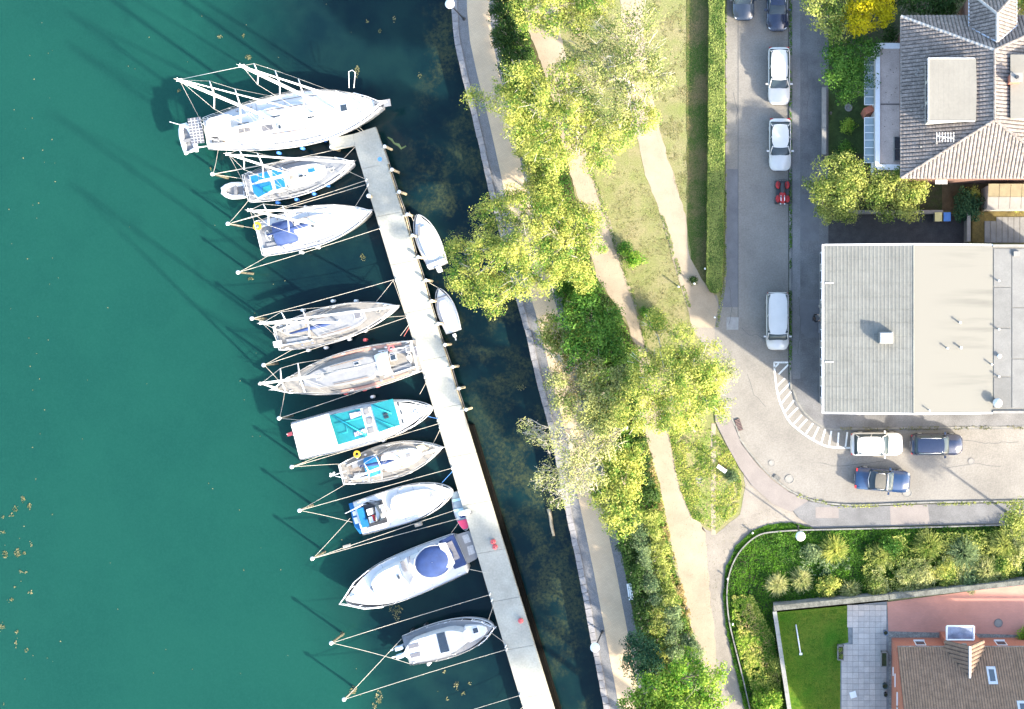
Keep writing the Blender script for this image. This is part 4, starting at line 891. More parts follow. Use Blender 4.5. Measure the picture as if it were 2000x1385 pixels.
for i in range(1,4):
    a=b.l(366+i*6.5,232-i,2.62); c=b.l(374+i*6.2,281-i*.5,2.62); mb=MB(); mb.tube([a,c],.012,4); mb.build('cell_line',M_alu,f,False,True)
b.tube('flagstaff',[b.l(392,255,1.9),b.l(331,238,3.6)],.025,M_alu)
def dinghy(label,stern,bow,B,z,m=M_fender,floor=M_deck,seat=True,outb=None,group='inflatable dinghies'):
    a=G(*stern,z); c=G(*bow,z); L=(c-a).length; t=thing('inflatable_dinghy',label,'dinghy',(a.x,a.y,z),math.atan2(c.y-a.y,c.x-a.x),group)
    r=.19; h=B/2-r
    mb=MB(); mb.tube([(0,h,.2),(L*.3,h,.2),(L*.62,h,.2),(L*.82,h*.72,.25),(L*.95,h*.3,.3),(L-r,0,.32),(L*.95,-h*.3,.3),(L*.82,-h*.72,.25),(L*.62,-h,.2),(L*.3,-h,.2),(0,-h,.2)],[r*.6]+[r]*9+[r*.6],10); mb.build('tube',m,t,True,True)
    mb=MB(); mb.prism([(.1,-h),(L*.7,-h),(L*.9,-h*.3),(L*.9,h*.3),(L*.7,h),(.1,h)],.05,.1); mb.build('floor',floor,t,False,True)
    mb=MB(); mb.box((.12,0,.25),(.06,2*h,.35)); mb.build('transom',M_white,t,False,True)
    if seat: mb=MB(); mb.box((L*.42,0,.34),(.25,2*h+.1,.04)); mb.build('thwart',M_rub,t,False,True)
    if outb:
        mb=MB(); mb.box((-.12,0,.5),(.35,.24,.35),0,0,.8); mb.box((-.1,0,.1),(.1,.08,.7)); mb.build('outboard_motor',M_dark,t,False,True)
dinghy('white inflatable dinghy hanging on davits behind the two-masted ketch',(377,300),(362,243),1.25,WZ+1.7,M_fender)
# ---- 2 blue-canopied sloop
b=Boat('sailing_boat','white sloop under a bright blue panelled cockpit canopy',(482,370),(694,318),2.95,1.05,.72,.42,2.0,M_deck,group=SB)
b.house('cabin_trunk',.34,.74,.58,b.fb,b.fb+.32,M_white,.12)
b.cockpit(.05,.34,.62)
for q in ([(489,345),(503,341),(505,354),(492,358)],[(505,340),(522,335),(528,347),(506,352)],[(531,333),(541,330),(544,342),(533,345)],[(545,330),(551,329),(553,338),(547,341)],[(492,362),(528,354),(533,370),(504,386),(496,378)],[(536,352),(554,348),(558,365),(540,370)]):
    b.pquad('canopy_panel',q,b.fb+1.55,M_bright,.03)
b.pquad('canopy_base',[(487,343),(552,327),(560,367),(503,388),(490,370)],b.fb+1.50,M_white,.03)
for px in((490,346),(552,329),(557,367),(503,385)): p=b.l(*px,b.fb+1.5); b.tube('canopy_post',[(p.x,p.y,b.fb),(p.x,p.y,b.fb+1.48)],.02,M_alu)
b.pquad('window_flap',[(512,366),(526,361),(531,372),(514,377)],b.fb+1.58,M_cyan,.015)
b.hatch((609,333),(.55,.3),b.fb+.33,M_fender,M_bright); b.hatch((588,344),(.35,.2),b.fb+.33); b.hatch((597,343),(.12,.12),b.fb+.33); b.hatch((570,347),(.3,.25),b.fb+.33,M_alu,M_cream)
for px in((640,330),(650,328)): b.pbox('deck_winch',px,(.12,.12),b.zt(.8),.12,M_alu)
b.pulpit(); b.rails(.05,.86,.6); b.pushpit()
b.rig((566,333),11.2,(0,0),(.5,.78),.95,boom=(502,352),boomm=M_bright,r=.09)
for c_ in((543,396),(580,390),(614,379),(640,362),(662,342)): b.fender(c_,M_fblue,.5)
dinghy('white inflatable dinghy floating behind the blue-canopied sloop',(484,372),(437,374),1.38,WZ+.05,M_fender,M_deck,outb=True)
# ---- 3 white sloop with dark blue hood
b=Boat('sailing_boat','white sloop with dark blue sprayhood and yellow horseshoe buoy',(507,468),(728,413),3.2,1.15,.86,.42,2.0,M_white,M_hullgrey,group=SB)
b.house('cabin_trunk',.30,.70,.58,b.fb,b.fb+.34,M_white,.16)
b.cockpit(.02,.26,.66,M_deck,wheel=(524,466)); b.hood(.16,.33,.62,.75,M_blue)
b.hatch((613,441),(.35,.2),b.fb+.34); b.hatch((592,437),(.5,.28),b.fb+.34); b.hatch((645,424),(.28,.12),b.zt(.65)); b.hatch((648,435),(.28,.12),b.zt(.65))
b.pulpit(.9,.55); b.rails(.04,.88,.6); b.pushpit(.06)
b.rig((618,439),12.4,(0,0),(.48,.76),1.0,boom=(520,461),boomm=M_blue,r=.095)
mb=MB(); p=b.l(503,442,b.fb+.5); mb.ring((p.x,p.y,b.fb+.55),.24,.10,14); b.part('horseshoe_buoy',mb,M_yellow,True)
for c_ in((598,405),(589,493),(621,483)): b.fender(c_,M_fender,.75)
# ---- 4 sloop w blue sail cover
b=Boat('sailing_boat','pale sloop with blue boom cover and long furled foresail',(541,662),(780,598),2.9,1.1,.66,.42,2.0,M_cream,group=SB)
b.house('cabin_trunk',.28,.74,.60,b.fb,b.fb+.3,M_deck,.14); b.cockpit(.04,.28,.64,M_cream,tiller=True)
b.hatch((699,616),(.5,.5),b.fb+.3,M_alu,M_solar); b.hatch((660,630),(.25,.25),b.fb+.3,M_alu,M_deck)
b.pulpit(); b.rails(.05,.87,.6); b.pushpit()
b.rig((660,629),14.2,(0,0),(.45,.72),1.05,boom=(564,652),boomm=M_blue,r=.1)
for c_ in((651,588),(696,588),(592,606),(683,663),(714,646),(603,684),(637,679)): b.fender(c_,M_fender,.55)
b.pbox('helm_seat',(540,672),(.5,.5),b.fb+.1,.5,M_fender); b.tube('boathook',[b.l(600,643,1.8),b.l(607,660,1.8)],.04,M_teak)
# ---- 5 sloop bow-out, red fenders
b=Boat('sailing_boat','white sloop lying bow-out with red fenders and reddish side decks',(819,694),(541,759),3.35,1.25,.74,.40,2.1,M_cream,group=SB,cat='sailing boat')
mb=MB()
for sd in(1,-1):
    a=[(t*b.L,sd*(b.w(t)*.93)) for t in(.1,.2,.3,.4,.5,.58)]; c=[(t*b.L,sd*(b.w(t)*.78)) for t in(.58,.5,.4,.3,.2,.1)]; mb.prism(a+c,b.fb+.02,b.fb+.055)
b.part('side_deck',mb,mat('reddish_teak',(.36,.20,.15),.7,.15,3))
b.house('cabin_trunk',.26,.82,.60,b.fb,b.fb+.34,M_deck,.13); b.cockpit(.03,.26,.66,M_cream,wheel=(798,690))
b.hatch((623,737),(.4,.35),b.fb+.34,M_alu,M_rub); b.hatch((697,710),(.38,.2),b.fb+.34); b.hatch((699,718),(.38,.2),b.fb+.34); b.hatch((768,697),(.4,.5),b.fb+.6); b.hatch((798,681),(.35,.45),b.fb+.3,M_alu,M_rub); b.hatch((812,687),(.28,.7),b.fb+.15,M_alu,M_solar)
b.hood(.19,.30,.58,.65,M_fender)
for px in((751,700),(757,699)): b.pbox('teak_grating',px,(.12,1.2),b.fb+.35,.05,M_teak)
mb=MB(); p=b.l(765,680,b.fb+.6); mb.ring((p.x,p.y,b.fb+.75),.2,.06,16); b.part('lifebuoy',mb,M_fred,True)
b.pulpit(.88,.6); b.rails(.05,.86,.6); b.pushpit(.08)
b.rig((640,727),12.8,(0,0),(.48,.74),1.1,boom=(742,705),boomm=M_deck,r=.1)
for c_ in((676,768),(712,761),(738,754),(714,664)): b.fender(c_,M_fred,.75)
# ---- 7 cream sloop w/ blue hood
b7=Boat('sailing_boat','small cream sloop with light blue hood and yellow buoy',(668,926),(866,873),2.85,1.0,.55,.45,2.1,M_cream,group=SB)
b=b7; b.house('cabin_trunk',.38,.80,.58,b.fb,b.fb+.3,M_white,.14); b.cockpit(.08,.36,.62,M_teak,tiller=True); b.hood(.26,.38,.6,.7,M_bright)
for q in ([(775,880),(798,878),(800,890),(778,893)],[(812,872),(826,868),(838,876),(820,882)],[(780,905),(795,902),(800,912),(785,916)]): b.pquad('deck_pad',q,b.fb+.34,mat('sand_nonslip',(.52,.44,.27),.8,.1,3),.03)
b.hatch((798,889),(.4,.3),b.fb+.33,M_alu,M_rub); b.pulpit(.84,.6,.4); b.rails(.08,.84,.55); b.pushpit(.12)
b.rig((783,896),10.6,(0,0),(.5,.76),.9,boom=(700,906),boomm=M_blue,r=.08)
mb=MB(); p=b.l(697,887,b.fb+.5); mb.ring((p.x,p.y,b.fb+.5),.2,.09,14); b.part('horseshoe_buoy',mb,M_yellow,True)
b.tube('self_steering_frame',[b.l(676,920,1.3),b.l(655,927,1.6),b.l(650,930,1.2)],.03,M_alu); b.tube('self_steering_frame',[b.l(676,934,1.3),b.l(655,930,1.6)],.03,M_alu)
p=b.l(648,927,1.0); mb=MB(); mb.box((p.x,p.y,.9),(.5,.12,.1),.5); mb.box((p.x,p.y,.9),(.4,.1,.1),-.6); b.part('wind_vane',mb,M_fender)
for c_ in((802,921),(775,930)): b.fender(c_,M_fender,.5)
MBG='motor boats moored at the pier'
# ---- 6 cyan motor cruiser
b=Boat('motor_boat','long white motor boat with cyan roof panels and flat white awning',(577,862),(847,796),3.3,1.15,.92,.42,2.2,M_white,group=MBG,cat='motor boat')
b.pquad('stern_awning',[(568,830),(641,808),(662,876),(588,897)],b.fb+1.7,M_white,.05)
for px in((571,831),(640,811),(660,874),(589,894)): p=b.l(*px,b.fb+1.6); b.tube('awning_post',[(p.x,p.y,b.fb),(p.x,p.y,b.fb+1.66)],.03,M_alu)
b.house('deckhouse',.24,.72,.84,b.fb,b.fb+1.2,M_white,.06,14)
for q in ([(643,811),(703,798),(718,852),(657,870)],[(724,790),(767,779),(781,830),(740,844)]):
    b.pquad('roof_panel',q,b.fb+1.32,M_cyan,.05)
for q in ([(682,808),(704,803),(706,811),(685,819)],[(691,845),(713,837),(716,846),(693,853)]):
    o_=b.pquad('roof_grating',q,b.fb+1.40,mat('mauve_plastic',(.25,.22,.35),.7,.2,6),.05)
    for i in range(7):
        t=(i+.5)/7; mb=MB(); A=b.l(lerp(q[0][0],q[1][0],t),lerp(q[0][1],q[1][1],t),b.fb+1.42); D=b.l(lerp(q[3][0],q[2][0],t),lerp(q[3][1],q[2][1],t),b.fb+1.42); mb.tube([A,D],.012,4); mb.build('slat',M_alu,o_,False,True)
b.tube('roof_pole',[b.l(650,812,b.fb+1.45),b.l(717,851,b.fb+1.45)],.05,mat('teal_paint',(.01,.30,.36),.6,.1,2)); b.tube('roof_pole',[b.l(656,829,b.fb+1.42),b.l(706,816,b.fb+1.42)],.03,MAT['teal_paint']); b.tube('roof_pole',[b.l(675,827,b.fb+1.42),b.l(679,844,b.fb+1.42),b.l(662,849,b.fb+1.42)],.02,MAT['teal_paint'])
b.tube('roof_pole',[b.l(725,791,b.fb+1.45),b.l(765,808,b.fb+1.45)],.045,MAT['teal_paint']); b.tube('roof_pole',[b.l(735,818,b.fb+1.42),b.l(773,835,b.fb+1.42)],.03,MAT['teal_paint'])
for px in((753,809),(755,815)): b.hatch(px,(.25,.08),b.fb+1.35,M_dark)
for px,sz in(((722,822),(.4,.5)),((716,803),(.35,.4)),((725,840),(.4,.4))): b.hatch(px,sz,b.fb+1.2,M_cream,M_rub)
for px in((777,789),(783,805),(786,823)): b.pbox('window',px,(.12,.35),b.fb+.9,.1,M_glass)
b.pulpit(.72,.5,.02); b.rails(.28,.76,.45,gap=1.5)
for c_ in((728,775),(750,860)): b.fender(c_,M_fender,.6)
b.tube('flagstaff',[b.l(575,850,1.3),b.l(560,848,2.3)],.02,M_alu); b.pquad('flag',[(560,847),(570,843),(572,850),(562,853)],2.2,M_fred,.01)
# ---- 8 white motorboat blue platform
b=Boat('motor_boat','white motor boat with open cockpit, blue bench and blue swim platform',(699,1013),(886,957),2.95,1.0,.92,.45,2.2,M_white,group=MBG,cat='motor boat')
b.pquad('swim_platform',[(681,984),(699,979),(717,1040),(703,1043),(692,1028)],.55,M_bright,.12)
for q in ([(688,1000),(694,998),(696,1006),(690,1008)],[(690,1012),(697,1010),(701,1022),(694,1024)]): b.pquad('platform_pad',q,.58,M_fender,.02)
b.house('foredeck_cabin',.34,.86,.7,b.fb,b.fb+.35,M_white,.14)
b.pquad('cockpit_floor',[(705,988),(746,976),(757,1020),(716,1031)],b.fb+.10,M_dark,.04)
b.pbox('bench',(707,1012),(.45,1.6),b.fb+.1,.4,M_bright); b.pbox('seat',(722,1000),(.45,.5),b.fb+.1,.4,M_fender); b.pbox('seat',(726,1015),(.45,.5),b.fb+.1,.4,M_fender); b.pbox('cushion',(730,1012),(.18,.5),b.fb+.45,.1,M_red)
b.pquad('sun_pad',[(732,990),(748,985),(753,1010),(736,1015)],b.fb+.6,M_white,.25)
b.tube('windscreen_frame',[b.l(722,978,b.fb+.8),b.l(745,980,b.fb+.9),b.l(755,998,b.fb+.9),b.l(752,1014,b.fb+.9),b.l(733,1020,b.fb+.8)],.035,M_dark)
mb=MB(); A=[b.l(722,978,b.fb),b.l(745,980,b.fb),b.l(755,998,b.fb),b.l(752,1014,b.fb),b.l(733,1020,b.fb)]
for i in range(4):
    p,q=A[i],A[i+1]; mb.add([(p.x,p.y,b.fb+.35),(q.x,q.y,b.fb+.35),(q.x-.25,q.y,b.fb+.88),(p.x-.25,p.y,b.fb+.88)],[(0,1,2,3)])
b.part('windscreen',mb,M_glass)
b.tube('boathook',[b.l(708,986,1.6),b.l(674,1003,1.7)],.03,M_fender)
b.hatch((843,967),(.3,.3),b.fb+.36,M_alu,M_deck); b.pulpit(.7,.5,.05)
# ---- 9 big express cruiser, bow out
b=Boat('motor_boat','large white cruiser lying bow-out with round dark blue canvas roof',(897,1081),(677,1172),3.6,1.35,.92,.40,2.7,M_white,group=MBG,cat='motor boat')
b.pquad('swim_platform',[(890,1045),(916,1037),(926,1052),(936,1082),(930,1092),(910,1103)],.6,M_deck,.15)
for q in ([(902,1047),(914,1043),(920,1058),(908,1062)],[(912,1068),(924,1064),(929,1080),(916,1085)]): b.pquad('platform_mat',q,.64,mat('mesh_grey',(.36,.37,.37),.8,.2,8),.02)
b.pquad('cockpit_frame',[(857,1058),(884,1045),(910,1103),(888,1112)],b.fb+.3,M_blue,.3)
b.pquad('cockpit_bench',[(871,1062),(882,1056),(898,1090),(886,1096)],b.fb+.36,mat('grey_upholstery',(.26,.24,.24),.8,.2,6),.1)
b.house('superstructure',.20,.76,.74,b.fb,b.fb+.75,M_white,.18,14)
mb=MB(); p=b.l(845,1098,b.fb+1.5); V=[];n=22
for i,(rr,zz) in enumerate(((1.25,b.fb+.8),(1.22,b.fb+1.35),(1.0,b.fb+1.55),(.5,b.fb+1.63),(.02,b.fb+1.65))):
    for j in range(n): a=2*math.pi*j/n; V.append((p.x+math.cos(a)*rr*1.18,p.y+math.sin(a)*rr*.98,zz))
mb.add(V,[(i*n+j,i*n+(j+1)%n,(i+1)*n+(j+1)%n,(i+1)*n+j) for i in range(4) for j in range(n)]); b.part('canvas_roof',mb,M_blue,True)
mb=MB(); V=[]
for j in range(n):
    a=2*math.pi*j/n; V.append((p.x+math.cos(a)*1.28*1.18,p.y+math.sin(a)*1.28*.98,b.fb+1.36))
b.tube('roof_hoop',V+[V[0]],.035,M_white)
b.pquad('radar_arch',[(856,1062),(870,1060),(888,1100),(880,1112),(872,1108),(868,1090)],b.fb+1.5,M_white,.12)
q_=[(782,1108),(792,1090),(800,1086),(797,1110),(806,1128),(800,1142),(790,1130)]
b.pquad('windscreen',q_,b.fb+.95,mat('grey_glass',(.22,.23,.25),.15,.15,2),.15)
b.hatch((789,1106),(.2,.8),b.fb+1.0,M_rub,M_solar); b.hatch((779,1127),(.12,.25),b.fb+.8,M_rub); 
mb=MB(); q=b.l(727,1149,b.fb+.3); mb.lathe((q.x,q.y,b.zt(.78)+.04),[(.18,0),(.18,.05),(.1,.07)],12); b.part('round_hatch',mb,M_deck)
b.pulpit(.72,.55,.3); b.pbox('anchor_winch',(690,1167),(.35,.25),b.zt(.95),.2,M_alu); b.rails(.3,.74,.5,gap=1.3)
# ---- 10 small cruiser with outboards
b=Boat('motor_boat','small white cruiser with dark roof window and twin outboards',(793,1271),(966,1222),2.95,1.0,.80,.42,2.2,M_deck,group=MBG,cat='motor boat')
b.house('deckhouse',.02,.72,.66,b.fb,b.fb+1.15,M_white,.08,12)
b.house('foredeck',.66,.93,.6,b.fb,b.fb+.4,M_white,.15)
b.pquad('roof_window',[(852,1238),(868,1234),(878,1272),(861,1276)],b.fb+1.2,M_glass,.04)
b.hatch((929,1231),(.4,.4),b.fb+.41); 
for q in ([(797,1260),(817,1255),(819,1263),(799,1268)],[(800,1278),(820,1273),(822,1281),(803,1286)]): b.pquad('roof_vent',q,b.fb+1.19,M_solar,.04)
b.pquad('side_deck_mat',[(792,1243),(830,1231),(831,1236),(794,1249)],b.fb+.1,M_rub,.04)
b.pulpit(.8,.5,.3); b.rails(.3,.82,.45,gap=1.1)
for px in((780,1265),(782,1281)):
    p=b.l(*px,.8); mb=MB(); mb.box((p.x,p.y,.95),(.6,.34,.42),0,0,.75); mb.box((p.x+.05,p.y,.4),(.16,.1,.8)); b.part('outboard_motor',mb,mat('pale_blue_cowling',(.45,.55,.66),.4,.1,3))
for px in((765,1270),(768,1284)): b.pbox('motor_bracket',px,(.25,.1),.6,.1,M_alu)
b.fender((838,1296),M_fender,.5)
for px in((806,1231),(832,1220)): b.fender(px,M_dark,.5)
# ---- small boats east of the pier
SBG='small boats on the quay side of the pier'
b=Boat('small_motorboat','small white motorboat with pale blue cover, upper one behind the pier',(856,520),(815,419),1.85,.6,.82,.42,2.2,M_white,cat='small boat',group=SBG,sheer=.1)
b.house('cover',.12,.80,.74,b.fb,b.fb+.35,mat('pale_blue_tarp',(.42,.50,.56),.6,.1,1.5,bump=.03,bscale=3),.25)
b.pquad('windscreen',[(816,440),(820,438),(821,460),(816,463)],b.fb+.42,M_rub,.08)
mb=MB(); mb.box((.25,0,b.fb+.15),(.25,1.5,.3)); b.part('rear_seat',mb,M_fender); mb=MB(); mb.box((-.25,0,b.fb+.1),(.5,.34,.5),0,0,.8); b.part('outboard_motor',mb,M_fender)
b=Boat('small_motorboat','small covered white boat with outboard, lower one behind the pier',(886,648),(857,563),1.5,.5,.8,.42,2.1,M_white,cat='small boat',group=SBG,sheer=.1)
b.house('cover',.06,.78,.82,b.fb,b.fb+.25,mat('white_tarp',(.62,.60,.60),.7,.1,1.5,bump=.04,bscale=3),.3)
mb=MB(); mb.box((b.L*.80,0,b.fb+.1),(.08,1.0,.1)); b.part('thwart',mb,M_rub)
mb=MB(); mb.box((-.3,0,b.fb+.1),(.28,.2,.4),0,0,.8); mb.tube([(-.2,0,.4),(-.7,.05,.5)],.05,6); b.part('outboard_motor',mb,M_fender)
b=Boat('rowing_boat','small grey rowing boat with pink bow cover tucked beside the pier',(893,960),(911,1036),1.25,.5,.75,.45,2.0,mat('grey_blue_hull',(.25,.31,.34),.6,.15,2),mat('grey_hull',(.34,.36,.40),.6,.1,2),cat='small boat',group=None,sheer=.1)
mb=MB(); a,c=b.ring(.72,.95,.9,6); mb.prism(a+c[::-1],b.fb+.02,b.fb+.16); b.part('bow_cover',mb,M_pinkred)
for t in(.2,.45): mb=MB(); mb.box((t*b.L,0,b.fb+.1),(.2,b.w(t)*1.8,.04)); b.part('thwart',mb,mat('light_blue_board',(.35,.55,.62),.6,.1,2))
mb=MB(); mb.box((.62*b.L,0,b.fb+.08),(.3,.4,.12)); b.part('locker',mb,M_blue)
for b in BOATS:
    if b.L>5: b.greeble()
# ================================================================= PILES AND ROPES
piles=[(415,340),(445,437),(465,532),(492,622),(515,713),(545,817),(570,912),(585,997),(610,1091),(647,1256),(672,1366)]
who=['off the pier head ketch','between the blue-canopied sloop and the sloop with yellow buoy','below the sloop with dark blue sprayhood','off the stern of the sloop with blue boom cover','above the bow of the red-fendered sloop','off the bow of the red-fendered sloop, above the cyan-roofed boat','below the cyan-roofed motor boat','below the small cream sloop','below the white boat with blue platform','off the stern of the small cruiser with dark roof window','lowest of the mooring poles']
PT=1.15
for (x,y),wh in zip(piles,who):
    p=G(x,y,PT); t=thing('mooring_pole',f'white-capped timber mooring pole {wh}','mooring pole',(p.x,p.y,WZ),0,'mooring poles standing in the water')
    m=MB(); m.tube([(0,0,-2.5),(0.02,0,0),(0,0,PT-WZ)],[.11,.11,.09],9); m.build('shaft',M_darkwood,t,True,True)
    m=MB(); m.lathe((0,0,PT-WZ),[(.15,-.05),(.16,.04),(.09,.16),(.01,.2)],12); m.build('cap',M_fender,t,True,True)
def rope(label,a,b,za,zb,m=M_rope,r=.016,sag=.25,n=8):
    A=G(*a,za);B=G(*b,zb); L=(B-A).length; sag=sag*min(1,L/8)
    pts=[A.lerp(B,i/n)-Vector((0,0,sag*4*(i/n)*(1-i/n))) for i in range(n+1)]
    mb=MB(); mb.tube([p-A for p in pts],r,5); o=mb.build('mooring_rope',m); o.location=A; tag(o,label,'rope','mooring ropes'); return o
DK=-.05
nm=['the pole off the pier head ketch','the second pole from the top','the pole under the dark-hooded sloop','the pole off the blue-covered sloop','the pole above the red-fendered bow','the pole off the red-fendered bow','the pole under the cyan-roofed boat','the pole under the cream sloop','the pole under the boat with blue platform','the pole off the small cruiser','the lowest pole']
RP=[(0,(694,284),DK,'the pier head corner'),(0,(541,317),0,'the blue-canopied sloop amidships'),(0,(479,350),0,'the blue-canopied sloop stern'),(0,(426,293),.3,'the ketch stern'),
(1,(488,388),0,'the blue-canopied sloop quarter'),(1,(716,352),DK,'the pier, upper of two lines'),(1,(713,361),DK,'the pier, lower of two lines'),(1,(497,446),0,'the sloop with yellow buoy'),
(2,(742,446),DK,'the pier'),(2,(523,500),0,'the dark-hooded sloop stern'),(3,(770,546),DK,'the pier'),(3,(548,636),0,'the blue-covered sloop stern'),
(4,(793,620),DK,'the pier'),(4,(572,682),0,'the blue-covered sloop quarter'),(4,(548,748),.1,'the red-fendered sloop'),
(5,(826,722),DK,'the pier'),(5,(556,765),.1,'the red-fendered bow'),(5,(598,822),0,'the cyan-roofed boat'),(6,(630,888),0,'the cyan-roofed boat quarter'),(6,(668,906),0,'the cream sloop'),(6,(862,826),DK,'the pier'),
(7,(678,944),0,'the cream sloop quarter'),(7,(888,913),DK,'the pier'),(7,(688,1020),-.3,'the blue swim platform'),(8,(684,1012),-.3,'the blue swim platform'),(8,(893,995),DK,'the pier, upper line'),(8,(896,1013),DK,'the pier, lower line'),
(9,(962,1160),DK,'the pier'),(9,(802,1297),-.2,'the small cruiser stern'),(10,(784,1248),-.2,'the small cruiser upper quarter'),(10,(995,1267),DK,'the pier')]
for i,e,z,t in RP: rope(f'rope from {nm[i]} to {t}',(piles[i][0]+1,piles[i][1]),e,PT-.1,z,r=.019 if math.hypot(e[0]-piles[i][0],e[1]-piles[i][1])>120 else .016)
for lab,a,b_,za,zb,m in [('short rope from the blue-canopied bow down to the pier',(670,330),(716,351),0,DK,M_rope),('short rope from the blue-canopied bow up to the pier corner',(672,309),(694,286),0,DK,M_rope),
 ('short rope from the dark-hooded sloop bow to the pier',(692,406),(717,366),.1,DK,M_rope),('rope from the blue-covered sloop bow up to the pier',(735,589),(768,548),0,DK,M_rope),('rope lying along the pier edge beside the blue-covered sloop',(768,548),(792,616),DK,DK,M_rope),('short rope from the blue-covered bow to the pier',(745,620),(794,617),0,DK,M_rope),
 ('red mooring rope from the red-fendered stern to the pier',(789,657),(802,634),.1,DK,M_ropered),('white rope beside the red one at the red-fendered stern',(782,656),(800,632),.1,DK,M_rope),('rope from the lower quarter of the red-fendered sloop to the pier',(800,724),(832,727),.1,DK,M_rope),
 ('rope from the cyan-roofed bow up to the pier',(820,770),(836,740),0,DK,M_rope),('blue mooring rope from the cyan-roofed bow to the pier',(833,813),(861,819),0,DK,M_ropeblue),('rope from the cream sloop bow to the pier',(846,866),(862,834),-.1,DK,M_rope),('blue mooring rope from the blue-platform boat bow to the pier',(863,943),(887,917),-.1,DK,M_ropeblue),
 ('rope from the big cruiser stern to the rowing boat',(882,1040),(896,1021),.1,-.6,M_rope),('white rope from the big cruiser quarter to the pier',(912,1111),(950,1119),.1,DK,M_rope),('rope from the small cruiser bow up to the pier',(953,1213),(967,1173),-.1,DK,M_rope),('rope from the small cruiser bow down to the pier',(958,1235),(994,1262),-.1,DK,M_rope),
 ('long rope at the bottom edge left of the pier',(905,1392),(1020,1357),-.3,DK,M_rope),('short rope at the bottom edge beside the pier',(1000,1397),(1026,1378),-.3,DK,M_rope),('rope from the upper small boat to its post',(808,432),(799,414),-.5,.2,M_rope),('rope from the lower small boat to its post',(857,563),(838,552),-.6,.2,M_rope),('rope from the ketch bow to the pier head',(690,238),(712,258),.3,DK,M_rope),('second rope from the ketch bow to the pier head',(684,242),(706,259),.3,DK,M_rope)]:
    rope(lab,a,b_,za,zb,m,sag=.1,n=5)
for x,y,l_ in((677,1067,'left'),(817,1025,'right')):
    p=G(x,y,.35); m=MB(); m.box((p.x,p.y,.3),(.55,.24,.22),R(17)); tag(m.build('foam_float',M_cream),f'pale foam block threaded on the mooring lines, {"near the pole" if l_=="left" else "near the rowing boat"}','float','foam blocks on the mooring lines')
# floating weed clumps
WD=[(690,135,9,16),(702,310,0,0)]
def clump(x,y,rx,ry,n,seed):
    r_=random.Random(seed); out=[]
    for _ in range(n):
        a=r_.uniform(0,6.28); q=r_.random()**.6; out.append((x+math.cos(a)*rx*q,y+math.sin(a)*ry*q))
    return out
P=[]
for i,(x,y,rx,ry,n) in enumerate([(697,140,5,12,50),(485,112,7,5,30),(350,178,4,4,14),(430,72,5,4,14),(475,70,3,4,10),(770,38,3,6,10),(742,60,3,5,10),(718,42,3,5,10),(820,145,4,7,14),(710,502,6,8,24),(1018,757,9,6,40),(772,1190,14,12,60),(775,1205,6,8,30),(740,1362,7,14,60),(732,1378,5,6,20),(892,1340,5,10,30),(868,1312,5,3,10),(905,1355,4,4,10),(918,1335,4,3,8),(875,1365,4,4,8),(690,1348,7,8,40),(668,1238,4,5,14),(45,975,4,7,24),(58,990,4,9,24),(30,993,6,6,18),(22,1005,5,5,12),(5,1040,6,3,14),(10,1083,6,8,30),(35,1078,7,9,40),(48,1080,4,4,14),(45,1117,9,4,16),(60,1157,6,3,8),(20,1172,7,5,14),(5,1225,5,6,20),(33,1235,4,4,10),(32,1258,3,7,10),(52,1270,4,4,10),(30,1148,3,3,6),(8,1010,4,4,8),(62,1060,5,8,8),(545,112,1,1,1),(500,250,3,3,6),(412,330,3,4,10),(490,545,6,3,16),(480,345,5,3,8)]):
    for px,py in clump(x,y,rx,ry,n,i): P.append(G(px,py,WZ+.02)+Vector((0,0,rnd.uniform(0,.03))))
for _ in range(110):   # scattered specks
    px=rnd.uniform(0,860);py=rnd.uniform(0,1385)
    if rnd.random()<.5: px=rnd.uniform(0,120)
    P.append(G(px,py,WZ+.02))
P=np.array([tuple(p) for p in P]); N=np.tile([0,0,1.],(len(P),1))+rng.normal(size=P.shape)*.15
o=bpy.data.objects.new('floating_weed',leaf_mesh('floating_weed',P,N,.095,LM['weed'])); C.objects.link(o); o['kind']='stuff'
# mud chain-like weed at the pier head
m=MB(); m.tube([G(x,y,WZ+.03) for x,y in((757,268),(765,273),(770,280),(778,283),(784,290),(793,285))],[.04,.1,.06,.12,.09,.05],6,flat=.4); o=m.build('weed_strand',LM['grey']); o['kind']='stuff'
print('boats ok')
